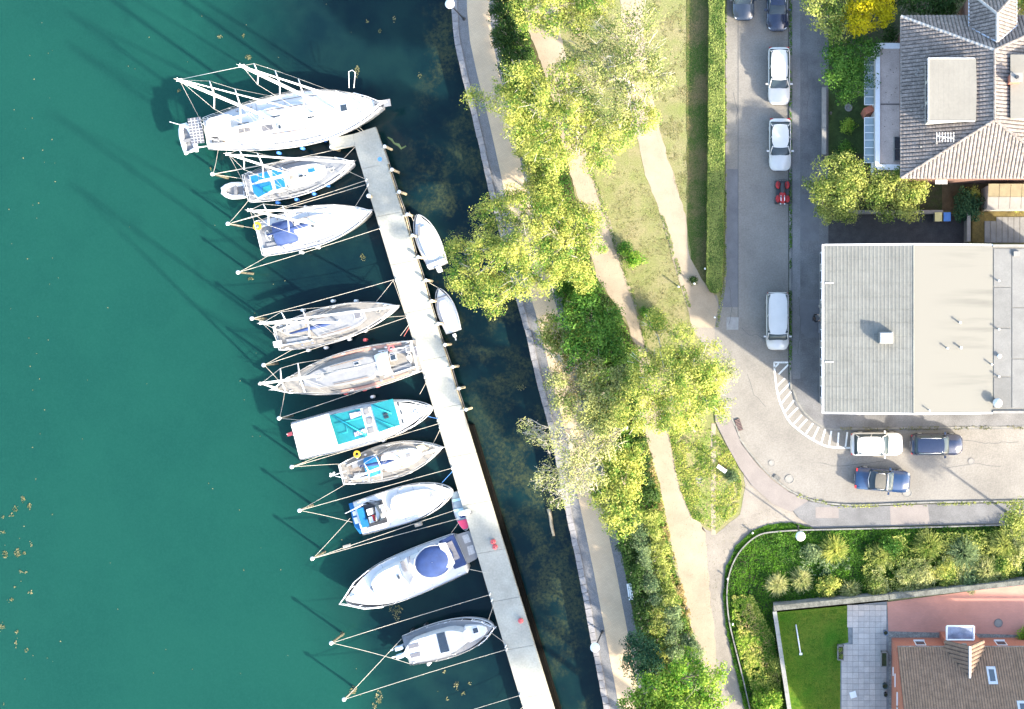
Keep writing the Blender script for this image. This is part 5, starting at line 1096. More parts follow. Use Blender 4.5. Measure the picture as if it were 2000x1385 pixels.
# ================================================================= CARS
def rrect(x0,x1,hw,r0,r1,n=5,f0=1,f1=1):  # rounded plan: rear x0 .. front x1
    pts=[]
    for i in range(n): a=math.pi/2*(i/(n-1)); pts.append((x1-r1+r1*math.sin(a)*1.0,-(hw*f1)+ (r1*.8)*(1-math.cos(a)) ))
    out=[]
    def corner(cx,cy,rx,ry,a0):
        for i in range(n):
            a=a0+math.pi/2*i/(n-1); out.append((cx+rx*math.cos(a),cy+ry*math.sin(a)))
    corner(x1-r1,hw-r1*.75,r1,r1*.75,0); corner(x0+r0,hw-r0*.75,r0,r0*.75,math.pi/2); corner(x0+r0,-hw+r0*.75,r0,r0*.75,math.pi); corner(x1-r1,-hw+r1*.75,r1,r1*.75,3*math.pi/2)
    return out
def car(label,c,ang,L,W,Hh,paint,kind='hatch',group='parked cars',roofm=None,cat='car',name='parked_car'):
    p=G(*c,.0); t=thing(name,label,cat,(p.x,p.y,.035),ang,group)
    hl=L/2; hw=W/2
    belt=.92 if kind!='van' else 1.05
    if kind=='suv': belt=1.02
    cowl={'hatch':.95,'estate':.95,'suv':.95,'van':1.25,'cabrio':.7}[kind]-0; cowl=hl-{'hatch':1.15,'estate':1.2,'suv':1.15,'van':.75,'cabrio':1.35}[kind]
    rear=-hl+{'hatch':.28,'estate':.2,'suv':.22,'van':.1,'cabrio':1.05}[kind]
    levels=[(.22,.96,.05),(.38,1.0,.0),(.62,1.0,.0),(belt-.12,.985,.02),(belt,.93,.07)]
    V=[];Fc=[]
    for k,(z,f,ins) in enumerate(levels):
        ring=rrect(-hl+ins,hl-ins,hw*f,.38,.62,6)
        for x,y in ring:
            zz=z
            if k>=3: # bonnet drops forward, tail drops back
                if x>cowl: zz=z-.26*((x-cowl)/(hl-cowl))**1.5*(belt/.95)
                if x<rear: zz=z-.10*((rear-x)/(max(.01,hl+rear)))
            V.append((x,y,zz))
    n=len(ring)
    for k in range(len(levels)-1):
        for j in range(n): Fc.append((k*n+j,k*n+(j+1)%n,(k+1)*n+(j+1)%n,(k+1)*n+j))
    # deck: strips across
    top=[V[4*n+j] for j in range(n)]
    half=n//2
    order=list(range(n))
    # build deck grid between upper side (y>0) and lower side
    up=sorted([i for i in order if top[i][1]>0],key=lambda i:top[i][0]); dn=sorted([i for i in order if top[i][1]<=0],key=lambda i:top[i][0])
    k0=len(V); m_=min(len(up),len(dn)); mids=[]
    for a,b in zip(up[:m_],dn[:m_]): 
        x=(top[a][0]+top[b][0])/2; mids.append(len(V)); V.append((x,0,(top[a][2]+top[b][2])/2+.045))
    for i in range(m_-1):
        Fc.append((4*n+up[i],4*n+up[i+1],mids[i+1],mids[i])[::-1]); Fc.append((4*n+dn[i+1],4*n+dn[i],mids[i],mids[i+1])[::-1])
    Fc.append(tuple(range(n))[::-1])
    mb=MB(); mb.add(V,Fc); mb.build('body',paint,t,True,True,bevel=0)
    # greenhouse
    fr=.42 if kind!='van' else .55
    ws={'hatch':.62,'estate':.62,'suv':.55,'van':.6,'cabrio':.62}[kind]; rs={'hatch':.42,'estate':.3,'suv':.30,'van':.12,'cabrio':.55}[kind]
    rw=hw*(.72 if kind!='van' else .80)
    base=rrect(rear,cowl,hw*.90,.16,.30,5); topp=rrect(rear+rs,cowl-ws,rw,.14,.14,5)
    zb=belt-.03; zr=Hh
    mb=MB(); n=len(base); V=[(x,y,zb) for x,y in base]+[(x,y,zr-.03) for x,y in topp]; mb.add(V,[(i,(i+1)%n,n+(i+1)%n,n+i) for i in range(n)]+[tuple(range(n,2*n))])
    mb.build('windows',M_cglass,t,True,True)
    # roof panel with camber
    V=[];Fc=[]; g=8
    for i in range(g+1):
        u=i/g; x=lerp(rear+rs-.03,cowl-ws+.05,u)
        e=1-.10*(abs(2*u-1))**4
        for j in range(7): q=-1+j/3; V.append((x+(-.06*(1-q*q) if u==0 else (.07*(1-q*q) if u==1 else 0)),q*(rw+.02)*e,zr+.035*(1-q*q)-.02*abs(2*u-1)**3-.03*abs(q)**3))
    for i in range(g):
        for j in range(6): Fc.append((i*7+j,(i+1)*7+j,(i+1)*7+j+1,i*7+j+1))
    k=len(V); V+=[(x,y,z-.05) for x,y,z in V]
    mb=MB(); mb.add(V,Fc); 
    mb.build('roof',roofm or paint,t,True,True)
    if kind=='cabrio':
        mb=MB(); mb.tube([(cowl-ws+.08,-rw,zr-.0),(cowl-ws+.1,0,zr+.05),(cowl-ws+.08,rw,zr)],.05,6); mb.build('windscreen_frame',M_cchrome,t,True,True); mb=MB(); mb.tube([(rear+.1,-hw*.72,belt+.08),(rear-.03,0,belt+.1),(rear+.1,hw*.72,belt+.08)],.03,6); mb.build('roof_frame',M_cchrome,t,True,True)
    for sd in(1,-1):
        # pillars
        for (xb,xt) in((cowl-.06,cowl-ws-.02),(lerp(rear,cowl,.52),lerp(rear+rs,cowl-ws,.50)),(rear+.1,rear+rs+.05)):
            mb=MB(); mb.tube([(xb,sd*hw*.895,zb),(xt,sd*(rw-.01),zr-.02)],[.045,.035],5); mb.build('pillar',paint,t,True,True)
        if kind in('estate','suv','van','cabrio'):
            mb=MB(); mb.tube([(rear+rs+.15,sd*(rw-.02),zr+.03),(cowl-ws-.15,sd*(rw-.02),zr+.03)],.018,5); mb.build('roof_rail',M_cchrome,t,True,True)
        mb=MB(); mb.box((cowl-.32,sd*(hw+.09),belt+.04),(.13,.2,.13)); mb.build('mirror',paint,t,False,True)
        mb=MB(); mb.box((cowl-.24,sd*(hw+.09),belt+.04),(.02,.17,.1)); mb.build('mirror_shell',M_dark,t,False,True)
        for xx in(hl-.82,-hl+.78):
            mb=MB(); prof=[]; 
            mb.tube([(xx,sd*(hw-.2),.31),(xx,sd*(hw+.005),.31)],.315,16); w_=mb.build('tyre',M_tyre,t,True,True)
            mb=MB(); mb.tube([(xx,sd*(hw-.02),.31),(xx,sd*(hw+.012),.31)],.2,12); mb.build('rim',M_cchrome,w_,True,True)
        mb=MB(); mb.ball((hl-.24,sd*(hw-.27),.62 if kind!='van' else .72),.17,8,0,(1,.8,.55)); mb.build('headlight',M_lens,t,True,True)
        mb=MB(); mb.box((-hl+.10,sd*(hw-.2),.78),(.12,.24,.16)); mb.build('tail_light',M_red,t,False,True)
    mb=MB(); mb.box((hl-.03,0,.42),(.06,W*.55,.16)); mb.build('grille',M_dark,t,False,True)
    for sd in(.25,-.35):
        mb=MB(); mb.tube([(cowl+.01,sd*W,belt+.02),(cowl-.28,sd*W+.28,belt+.21)],.012,4); mb.build('wiper',M_dark,t,False,True)
    mb=MB(); mb.box((-hl+.02,0,.5),(.05,.5,.11)); mb.build('number_plate',M_fender,t,False,True)
    return t
M_cglass=mat('car_glass',(.030,.045,.052),.12,.1,1,spec=.35); M_tyre=mat('tyre_rubber',(.02,.02,.02),.9,.2,5); M_cchrome=mat('satin_metal',(.55,.55,.55),.35,.05,3,metal=.6); M_lens=mat('headlight_lens',(.5,.5,.5),.1,.1,3,coat=1)
def paint(n,c): return mat(n,c,.25,.04,1,coat=.8,spec=.5)
pw_=paint('white_car_paint',(.50,.48,.44)); pdk=paint('dark_navy_paint',(.006,.012,.035)); pg=paint('graphite_paint',(.03,.04,.055)); pbb=paint('metallic_blue_paint',(.006,.024,.070))
S90=-math.pi/2
car('graphite car at the top edge on the left side of the road',(1452,-12),S90,4.5,1.72,1.45,pg,'hatch')
car('dark blue car at the top edge beside the right kerb',(1518,8),S90,4.55,1.72,1.48,pdk,'estate')
car('white estate car, upper one of the two white cars on the road',(1521,152),S90,4.5,1.72,1.5,pw_,'estate')
car('white hatchback, lower one of the two white cars above the red quad',(1523,285),S90,4.1,1.74,1.46,pw_,'hatch')
car('white van parked in the shade above the hatched marking',(1518,627),S90,4.55,1.80,1.85,pw_,'van')
car('white off-road style car beside the hatched marking',(1710,865),0,4.1,1.80,1.62,pw_,'suv')
car('dark blue car parked at the kerb right of the white one',(1826,866),0,4.1,1.66,1.5,pdk,'suv')
car('blue car with beige folding roof driving in the bend',(1721,935),R(-5),4.35,1.74,1.45,pbb,'cabrio',roofm=mat('beige_soft_top',(.095,.09,.075),.85,.08,3,fine=.1))
# red quad bike
t=thing('quad_bike','small red quad bike parked at the kerb below the white hatchback','quad bike',G(1528,377)[:],S90)
for xx in(.62,-.62):
    for sd in(1,-1):
        m=MB(); m.tube([(xx,sd*.34,.30),(xx,sd*.62,.30)],.30,14); m.build('tyre',M_dark,t,True,True)
        m=MB(); m.ball((xx*(.85 if xx>0 else .9),sd*.36,.60),.27,10,0,(1.15,.75,.35)); m.build('mudguard',M_red,t,True,True)
m=MB(); m.ball((.42,0,.68),.5,14,0,(1.0,.62,.42)); m.build('front_bodywork',M_red,t,True,True)
for sd in(.14,-.14): m=MB(); m.box((.52,sd,.90),(.42,.05,.02)); m.build('white_stripe',M_fender,t,False,True)
m=MB(); m.box((-.02,0,.36),(1.75,1.0,.12)); m.build('footboard',M_dark,t,False,True)
m=MB(); m.ball((-.28,0,.74),.34,12,0,(1.45,.55,.4)); m.build('seat',M_dark,t,True,True)
m=MB(); m.tube([(.3,-.36,.95),(.42,-.1,.9),(.42,.1,.9),(.3,.36,.95)],.025,6); m.build('handlebar',M_dark,t,True,True)
m=MB(); 
for y_ in(-.3,-.1,.1,.3): m.tube([(-.95,y_,.72),(-.45,y_,.72)],.018,5)
m.tube([(-.95,-.3,.72),(-.95,.3,.72)],.018,5); m.tube([(-.45,-.3,.72),(-.45,.3,.72)],.018,5); m.build('rear_rack',M_dark,t,False,True)
m=MB(); m.box((0,0,.42),(1.2,.32,.25)); m.build('frame',M_dark,t,False,True)
for sd in(1,-1): m=MB(); m.ball((.93,sd*.16,.66),.07,8); m.build('headlight',M_lens,t,True,True)
# ================================================================= STREET FURNITURE
def lamp(label,base,top):
    p=G(*base); q=G(*top,3.85)
    t=thing('street_lamp',label,'street lamp',(p.x,p.y,0),0,'round white street lamps')
    d=(q-p); d.z=0
    m=MB(); m.tube([(0,0,0),(0,0,.6),(0,0,3.6)],[.09,.06,.05],10); m.lathe((0,0,0),[(.14,0),(.14,.08),(.09,.12)],12); m.build('post',M_dark,t,True,True)
    m=MB(); m.lathe((0,0,3.55),[(.06,0),(.16,.08),(.2,.22),(.36,.30),(.37,.33),(.2,.42),(.02,.46)],20); m.build('lamp_head',mat('white_enamel',(.75,.74,.70),.4,.03,3),t,True,True)
lamp('round white street lamp at the top edge on the quay','x' and (906,37),(880,8)); lamp('round white street lamp on the quay edge near the bottom',(1176,1234),(1161,1264)); lamp('round white street lamp in the curved planting bed',(1558,1027),(1563,1048))
for lab,x,y in (('white-topped bollard between meadow and path',1325,560),('white-topped bollard in the path fork below the hedge',1356,554),('white-topped bollard at the road verge',1396,620),('white-topped bollard beside the hedge',1377,525),('small white marker post outside the bed edging, upper',1470,1043),('small white marker post outside the bed edging, middle',1421,1133),('small white marker post outside the bed edging, lower',1431,1222),('white marker at the path side of the southern shrubs',1345,1250)):
    p=G(x,y,.8); h=.82 if 'bollard' in lab else .5
    t=thing('bollard',lab,'bollard',(p.x,p.y,0),0,'bollards and marker posts'); m=MB(); m.tube([(0,0,0),(0,0,h*.85)],.06,8); m.build('post',M_wood,t,True,True); m=MB(); m.lathe((0,0,h*.85),[(.075,0),(.08,h*.1),(.04,h*.16)],10); m.build('cap',M_fender,t,True,True)
shrub('dark tuft growing round the bollard in the path fork',1354,548,6,.4,'dark',6,.09,nb=2)
# information board
p=G(1410,914,1.5); t=thing('information_board','white information board on two brown timber posts in the grass island','sign',(p.x,p.y,0),R(-35))
for sd in(-.3,.3): m=MB(); m.box((sd,0,1.0),(.09,.09,2.0)); m.build('post',M_brown,t,False,True)
m=MB(); m.box((0,0,1.5),(.72,.05,.7)); m.build('panel',M_fender,t,False,True)
m=MB(); m.add([(-.4,-.15,2.0),(.4,-.15,2.0),(.4,0,2.1),(-.4,0,2.1),(.4,.15,2.0),(-.4,.15,2.0),(-.4,-.15,1.96),(.4,-.15,1.96),(.4,.15,1.96),(-.4,.15,1.96)],[(0,1,2,3),(3,2,4,5),(7,6,9,8),(0,6,7,1),(4,8,9,5)]); m.build('little_roof',M_fender,t,False,True)
spiky('wiry dry shrub beside the information board',1428,930,16,.9,'grey',120)
p=G(1232,1153); m=MB(); m.box((p.x,p.y,.45),(.3,1.2,.06),R(8)); 
t=thing('bench','white bench facing the promenade in the southern shrub belt','bench',(p.x,p.y,0),R(8)); 
for i in range(3): m=MB(); m.box((-.14+i*.14,0,.45),(.11,1.3,.04)); m.build('seat_slat',M_fender,t,False,True)
for i in(-.5,.5): m=MB(); m.box((0,i,.22),(.35,.06,.44)); m.build('leg',M_dark,t,False,True)
m=MB(); m.box((.2,0,.7),(.04,1.3,.3)); m.build('backrest',M_fender,t,False,True)
# person by the hall
def person(label,px,py,face):
    p=G(px,py,1.2); t=thing('person',label,'person',(p.x,p.y,.10),face)
    J=[(0,0,.98),(0,0,1.15),(0,0,1.36),(.0,0,1.5),(.02,0,1.62),(.03,0,1.72)]; R_=[.15,.15,.17,.06,.085,.09]
    E=[(0,1),(1,2),(2,3),(3,4),(4,5)]
    def add(pts,rs,par):
        for q,r_ in zip(pts,rs): J.append(q); R_.append(r_); E.append((par,len(J)-1)); par=len(J)-1
        return par
    for sd in(1,-1):
        add([(.02 if sd>0 else -.02,sd*.1,.85),(.06*sd,sd*.11,.5),(.04*sd,sd*.11,.1),(.04*sd+.16,sd*.12,.05)],[.11,.075,.05,.04],0)
        h=add([(0,sd*.2,1.38),(.06,sd*.29,1.12),(.30,sd*.24,1.08),(.38,sd*.23,1.08)],[.075,.05,.038,.034],2)
        for k,(dy,ll) in enumerate(((-.036,.07),(-.012,.085),(.012,.08),(.034,.065))): add([(.42,sd*.23+dy,1.08),(.42+ll,sd*.23+dy*1.2,1.055)],[.011,.009],h)
        add([(.40,sd*.23-sd*.05,1.08),(.44,sd*.23-sd*.065,1.07)],[.012,.010],h)
    me=bpy.data.meshes.new('body'); me.from_pydata(J,E,[]); o=bpy.data.objects.new('body',me); C.objects.link(o)
    s=o.modifiers.new('skin','SKIN'); 
    for v,r_ in zip(me.skin_vertices[0].data,R_): v.radius=(r_,r_)
    me.skin_vertices[0].data[0].use_root=True
    u=o.modifiers.new('sub','SUBSURF'); u.levels=1; u.render_levels=1
    dg=bpy.context.evaluated_depsgraph_get(); m2=bpy.data.meshes.new_from_object(o.evaluated_get(dg)); o.modifiers.clear(); o.data=m2
    sk=mat('skin',(.45,.28,.2),.6,.05,3); bl=mat('black_jacket',(.012,.012,.014),.8,.2,3); tr=mat('dark_trousers',(.02,.022,.03),.8,.2,3)
    for x in(bl,tr,sk): m2.materials.append(x)
    for f in m2.polygons:
        c_=f.center; f.material_index=2 if (c_.z>1.5 or (c_.x>.26 and c_.z>1.0)) else (1 if c_.z<.95 else 0); f.use_smooth=True
    o.parent=t
    m=MB(); m.ball((.015,0,1.735),.105,10,0,(1,.9,.85)); m.build('hair',mat('brown_hair',(.05,.03,.02),.8,.2,5),t,True,True)
person('person in black jacket standing on the pavement beside the grey hall',1590,622,R(10))
m=MB(); p=G(1603,640); t=thing('litter_bin','dark square bin against the wall of the grey hall','bin',(p.x,p.y,.1))
m.box((0,0,.5),(.5,.8,1.0)); m.build('body',M_dark,t,False,True); m=MB(); m.box((0,0,1.03),(.55,.85,.06)); m.build('lid',M_rub,t,False,True)
for y in (598,616):
    p=G(1602.5,y,2.8); t=thing('wall_lamp',f"round wall lamp on the grey hall, {'upper' if y==598 else 'lower'} of the pair by the person",'lamp',(p.x,p.y,2.8)); m=MB(); m.ball((0,0,0),.16,10); m.build('globe',M_pale,t,True,True); m=MB(); m.tube([(0,0,0),(.3,0,.1)],.03,5); m.build('arm',M_dark,t,False,True)
# ================================================================= GREY HALL (middle right)
ZE=6.2; ZR=6.9
hall=thing('hall_building','large low hall with a grey ribbed roof slope and a cream roof slope','building',G(1800,640)[:])
a=G(1610,480,ZE); d=G(1610,805,ZE); xr=G(1784,600,ZR).x; xe=G(1939,600,ZE).x; xx=G(2090,600,ZE).x
m=MB(); wi=.12
m.prism([(a.x+wi,d.y+wi),(xx,d.y+wi),(xx,a.y-wi),(a.x+wi,a.y-wi)],0,ZE-.06); m.build('wall',M_render,hall)
m=MB(); m.add([(a.x+wi,d.y+wi,ZE-.07),(xr,d.y+wi,ZR-.1),(xe,d.y+wi,ZE-.07),(a.x+wi,a.y-wi,ZE-.07),(xr,a.y-wi,ZR-.1),(xe,a.y-wi,ZE-.07)],[(0,2,1),(3,4,5)]); m.build('gable',M_render,hall)
# west roof of ribbed sheets
M_sheet=mat('weathered_grey_roof_sheet',(.135,.135,.118),.85,.10,.8,fine=.09,fscale=6); 
nrow=13; ncol=4; 
for r_ in range(nrow):
    for c_ in range(ncol):
        y0=lerp(d.y,a.y,r_/nrow)+.012; y1=lerp(d.y,a.y,(r_+1)/nrow)-.0; u0=c_/ncol; u1=(c_+1)/ncol
        m=MB(); nr=6; V=[];Fc=[]; prof=[(0,0),(.2,.0),(.32,.010),(.5,.012),(.66,0),(1,0)]
        xs_=[]
        for k in range(nr):
            for q,h in prof[:-1]: xs_.append(((k+q)/nr,h))
        xs_.append((1,0))
        off=.012+.004*((r_+c_)%2)+rnd.uniform(0,.003)
        for u,h in xs_:
            uu=lerp(u0,u1,u); x=lerp(a.x,xr,uu); z=lerp(ZE,ZR,uu)+off+h*.9
            V+=[(x,y0,z),(x,y1,z+.004)]
        for k in range(len(xs_)-1): Fc.append((2*k,2*k+2,2*k+3,2*k+1))
        n=len(xs_); k=len(V)
        m.add(V,Fc); m.quad([Vector((lerp(a.x,xr,u0),y0,lerp(ZE,ZR,u0)+off-.002)),Vector((lerp(a.x,xr,u1),y0,lerp(ZE,ZR,u1)+off-.002)),Vector((lerp(a.x,xr,u1),y1,lerp(ZE,ZR,u1)+off-.002)),Vector((lerp(a.x,xr,u0),y1,lerp(ZE,ZR,u0)+off-.002))],.02)
        m.build('roof_sheet',M_sheet,hall)
M_cr=mat('cream_roof_felt',(.165,.155,.13),.85,.05,.5,fine=.04,fscale=5)
# streaked cream slope
def streak_mat():
    m=bpy.data.materials.new('cream_roof_streaked'); m.use_nodes=True; n=m.node_tree.nodes; l=m.node_tree.links; b=n['Principled BSDF']; b.inputs['Roughness'].default_value=.85
    g=n.new('ShaderNodeNewGeometry'); mp=n.new('ShaderNodeMapping'); mp.inputs['Scale'].default_value=(.12,1.5,1); l.new(g.outputs['Position'],mp.inputs[0])
    t=n.new('ShaderNodeTexNoise'); t.inputs['Scale'].default_value=1.0; t.inputs['Detail'].default_value=4; l.new(mp.outputs[0],t.inputs[0])
    r=n.new('ShaderNodeMapRange'); r.inputs[1].default_value=.52; r.inputs[2].default_value=.72; l.new(t.outputs[0],r.inputs[0])
    sx=n.new('ShaderNodeSeparateXYZ'); l.new(g.outputs['Position'],sx.inputs[0]); r2=n.new('ShaderNodeMapRange'); r2.inputs[1].default_value=xr+1; r2.inputs[2].default_value=xe; l.new(sx.outputs[0],r2.inputs[0])
    mm=n.new('ShaderNodeMath'); mm.operation='MULTIPLY'; l.new(r.outputs[0],mm.inputs[0]); l.new(r2.outputs[0],mm.inputs[1])
    x=n.new('ShaderNodeMix'); x.data_type='RGBA'; x.inputs['A'].default_value=(.140,.134,.112,1); x.inputs['B'].default_value=(.095,.092,.078,1); l.new(mm.outputs[0],x.inputs['Factor']); l.new(x.outputs['Result'],b.inputs['Base Color']); return m
m=MB(); ry=(a.y-d.y)
m.quad([Vector((xr+.01,d.y-.08,ZR+.01)),Vector((xe,d.y-.0,ZE)),Vector((xe,a.y+.0,ZE)),Vector((xr+.01,a.y+.08,ZR+.01))],.08); m.build('cream_roof',streak_mat(),hall)
m=MB(); m.tube([(xr,d.y-.08,ZR+.02),(xr,a.y+.08,ZR+.02)],.06,6,flat=.6); m.build('ridge_cap',M_sheet,hall)
# right flat part with slabs
slabs=[(1941,486,1975,560,.150),(1941,562,1975,640,.135),(1941,642,1975,735,.145),(1941,737,1975,797,.12),(1977,486,2020,600,.15),(1977,602,2020,700,.145),(1977,702,2020,797,.15)]
m=MB(); m.prism([(xe+.02,d.y+.1),(xx,d.y+.1),(xx,a.y-.1),(xe+.02,a.y-.1)],ZE-.1,ZE-.03); m.build('flat_roof',M_cr,hall)
for x0,y0,x1,y1,c_ in slabs:
    A=G(x0,y0,ZE);B=G(x1,y1,ZE); m=MB(); m.prism([(A.x,A.y),(B.x,A.y),(B.x,B.y),(A.x,B.y)],ZE-.03,ZE+.0+rnd.uniform(0,.01)); m.build('felt_sheet',mat('felt_%d'%int(c_*1000),(c_,c_*.98,c_*.9),.9,.1,1,fine=.08),hall)
for yy,h in((d.y,.12),(a.y,.12)):
    m=MB(); m.box(((xe+xx)/2,yy,ZE+.03),(xx-xe,.18,h)); m.build('parapet',M_pale,hall)
m=MB(); m.box((a.x-.10,(a.y+d.y)/2,ZE-.05),(.14,ry+.2,.16)); m.build('gutter',M_plaster,hall)
m=MB(); m.add([(a.x,d.y-.12,ZE-.15),(xr,d.y-.12,ZR-.13),(xe,d.y-.12,ZE-.15),(a.x,d.y-.12,ZE+.02),(xr,d.y-.12,ZR+.04),(xe,d.y-.12,ZE+.02),(a.x,d.y-.0,ZE+.02),(xr,d.y-.0,ZR+.04),(xe,d.y-.0,ZE+.02)],[(0,1,4,3),(1,2,5,4),(3,4,7,6),(4,5,8,7)]); m.build('verge_board',M_plaster,hall)
m=MB(); m.add([(a.x,a.y+.12,ZE-.15),(xr,a.y+.12,ZR-.13),(xe,a.y+.12,ZE-.15),(a.x,a.y+.12,ZE+.02),(xr,a.y+.12,ZR+.04),(xe,a.y+.12,ZE+.02),(a.x,a.y,ZE+.02),(xr,a.y,ZR+.04),(xe,a.y,ZE+.02)],[(1,0,3,4),(2,1,4,5),(4,3,6,7),(5,4,7,8)]); m.build('verge_board',M_plaster,hall)
for y in(553,707): p=G(1620,y,ZE+.1); m=MB(); m.box((p.x,p.y,ZE+.08),(.62,.07,.06)); m.build('snow_guard',M_plaster,hall)
# window openings on the west wall (in shade)
for y in (505,540,575,655,690,725,765):
    p=G(1600,y,2); fr=MB(); fr.box((a.x+wi-.03,p.y,2.0),(.06,.95,1.3)); f_=fr.build('window',M_plaster,hall); g_=MB(); g_.box((a.x+wi-.065,p.y,2.0),(.02,.8,1.15)); o=g_.build('pane',M_glass,f_); o.location=(0,0,0)
    
sk=G(1732,660,ZR+.5); m=MB(); zz=ZE+(sk.x-a.x)/(xr-a.x)*(ZR-ZE); m.box((sk.x,sk.y,zz+.25),(1.0,.85,.6)); s_=m.build('skylight',M_pale,hall); m=MB(); m.box((sk.x,sk.y,zz+.6),(.92,.74,.16),0,0,.9); m.build('dome',M_white,s_)
for x,y,h,r_ in((1875,630,.35,.06),(1850,680,.3,.05),(1877,679,.3,.06),(1814,801,.3,.04),(1953,548,.3,.05),(1953,643,.3,.05),(1939,712,.3,.05),(1953,736,.3,.05),(1955,696,.15,.1)):
    p=G(x,y,ZE+.6); z0=ZE+max(0,(xe-p.x)/(xe-xr))*(ZR-ZE); m=MB(); m.tube([(p.x,p.y,z0),(p.x,p.y,z0+h)],r_,8); v=m.build('vent_pipe',M_pale,hall,True); m=MB(); m.lathe((p.x,p.y,z0+h),[(r_*1.6,0),(r_*1.6,.05),(r_*.5,.1)],10); m.build('cowl',M_fender,v,True)
p=G(1948,787,ZE+.4); m=MB(); m.lathe((p.x,p.y,ZE),[(.22,0),(.22,.35),(.36,.42),(.30,.6),(.05,.68)],14); m.build('roof_ventilator',M_white,hall,True)
p=G(1985,496,ZE); m=MB(); m.box((p.x,p.y,ZE+.1),(.45,.35,.15)); m.build('roof_hatch',M_pale,hall)
# ================================================================= HIP-ROOFED HOUSE (top right)
M_tile_d=mat('grey_brown_roof_tile',(.165,.142,.125),.85,.3,3,fine=.35,fscale=9)
M_gap=mat('roof_gap_shadow_slate',(.055,.047,.042),.9,.3,3)
M_tile_3=mat('brown_roof_tile',(.185,.122,.080),.8,.2,2,fine=.2,fscale=9)
def brick_mat(name,c1,c2,mortar,sc=4.6):
    m=bpy.data.materials.new(name); m.use_nodes=True; n=m.node_tree.nodes; l=m.node_tree.links; b=n['Principled BSDF']; b.inputs['Roughness'].default_value=.9
    g=n.new('ShaderNodeNewGeometry'); s=n.new('ShaderNodeSeparateXYZ'); l.new(g.outputs['Position'],s.inputs[0]); ad=n.new('ShaderNodeMath'); ad.operation='ADD'; l.new(s.outputs[0],ad.inputs[0]); l.new(s.outputs[1],ad.inputs[1])
    cb=n.new('ShaderNodeCombineXYZ'); l.new(ad.outputs[0],cb.inputs[0]); l.new(s.outputs[2],cb.inputs[1]); t=n.new('ShaderNodeTexBrick'); t.inputs['Scale'].default_value=sc
    for k,v in(('Color1',c1),('Color2',c2),('Mortar',mortar)): t.inputs[k].default_value=(*v,1)
    t.inputs['Mortar Size'].default_value=.015; l.new(cb.outputs[0],t.inputs[0]); l.new(t.outputs[0],b.inputs['Base Color']); return m
M_brick=brick_mat('red_brick',(.42,.13,.07),(.33,.10,.055),(.30,.22,.17)); M_brick2=brick_mat('dark_brick',(.20,.10,.07),(.15,.08,.06),(.2,.16,.13))
def tiled(name,poly,m,parent,tw=.27,th=.24,bump=.05,base=True,kind='stuff'):
    """poly: 3D coplanar polygon, poly[0]->poly[1] is the eaves. fills with overlapping tiles"""
    P0,P1=Vector(poly[0]),Vector(poly[1]); u=(P1-P0).normalized(); nrm=None
    for q in poly[2:]:
        nn=(P1-P0).cross(Vector(q)-P0)
        if nn.length>1e-6: nrm=nn.normalized(); break
    if nrm.z<0: nrm=-nrm
    v=nrm.cross(u); 
    if v.z<0: v=-v
    L2=[((Vector(q)-P0).dot(u),(Vector(q)-P0).dot(v)) for q in poly]
    umin=min(a for a,b in L2);umax=max(a for a,b in L2);vmax=max(b for a,b in L2)
    mb=MB()
    rows=int(vmax/th)+1; cols=int((umax-umin)/tw)+2
    V=[];Fc=[]
    for r_ in range(rows):
        for c_ in range(cols):
            uc=umin+(c_+.5)*tw; vc=(r_+.5)*th
            if not inpoly(uc,vc,L2): continue
            o=P0+u*(uc-tw/2)+v*(r_*th); j=rnd.uniform(-.006,.006)
            k=len(V); h0=bump+j; h1=.012
            for (a_,h) in((.0,0),(.22,1),(.62,1),(.84,0)):
                for (bb,hh) in((-.04,h0),(th+.01,h1)):
                    V.append(o+u*a_*tw+v*bb+nrm*(hh+h*tw*.16))
            V.append(o+u*0+v*(-.04)); V.append(o+u*tw*.22+v*(-.04));V.append(o+u*tw*.62+v*(-.04));V.append(o+u*tw*.84+v*(-.04))
            for q in range(3): Fc.append((k+2*q,k+2*q+2,k+2*q+3,k+2*q+1)); Fc.append((k+8+q,k+9+q,k+2*q+2,k+2*q))
    mb.add(V,Fc); o=mb.build(name,m,parent); o['kind']=kind
    if base:
        mb=MB(); mb.add([Vector(q)+nrm*.004 for q in poly]+[Vector(q)-nrm*.08 for q in poly],[tuple(range(len(poly))),tuple(range(len(poly),2*len(poly)))[::-1]]+[(i,(i+1)%len(poly),len(poly)+(i+1)%len(poly),len(poly)+i) for i in range(len(poly))]); mb.build('roof_boarding',M_gap,parent)
def caps(a,b,m,parent,r=.11,step=.34,name='ridge_tile'):
    a=Vector(a);b=Vector(b);n=max(1,int((b-a).length/step)); me=None; d_=(b-a).normalized()
    for i in range(n):
        mb=MB(); p=a+d_*(i*(b-a).length/n); q=p+d_*((b-a).length/n*1.08); mb.tube([p+Vector((0,0,.05)),q+Vector((0,0,.02))],[r,r*.85],7); mb.build(name,m,parent)
h1=thing('hip_roofed_house','house with a grey hipped tile roof, box dormer and white-edged flat extension','house',G(1880,190)[:])
z0=6.5; z1=9.3
nw=G(1760,32,z0); sw=G(1760,347,z0); rn=G(1942,98,z1); rs_=G(1942,234,z1); ne=Vector((2*rn.x-nw.x,nw.y,z0)); se=Vector((2*rn.x-sw.x,sw.y,z0))
m=MB(); m.prism([(nw.x+.4,nw.y-.4),(ne.x-.4,nw.y-.4),(ne.x-.4,sw.y+.4),(nw.x+.4,sw.y+.4)],0,z0-.08); m.build('wall',M_brick2,h1)
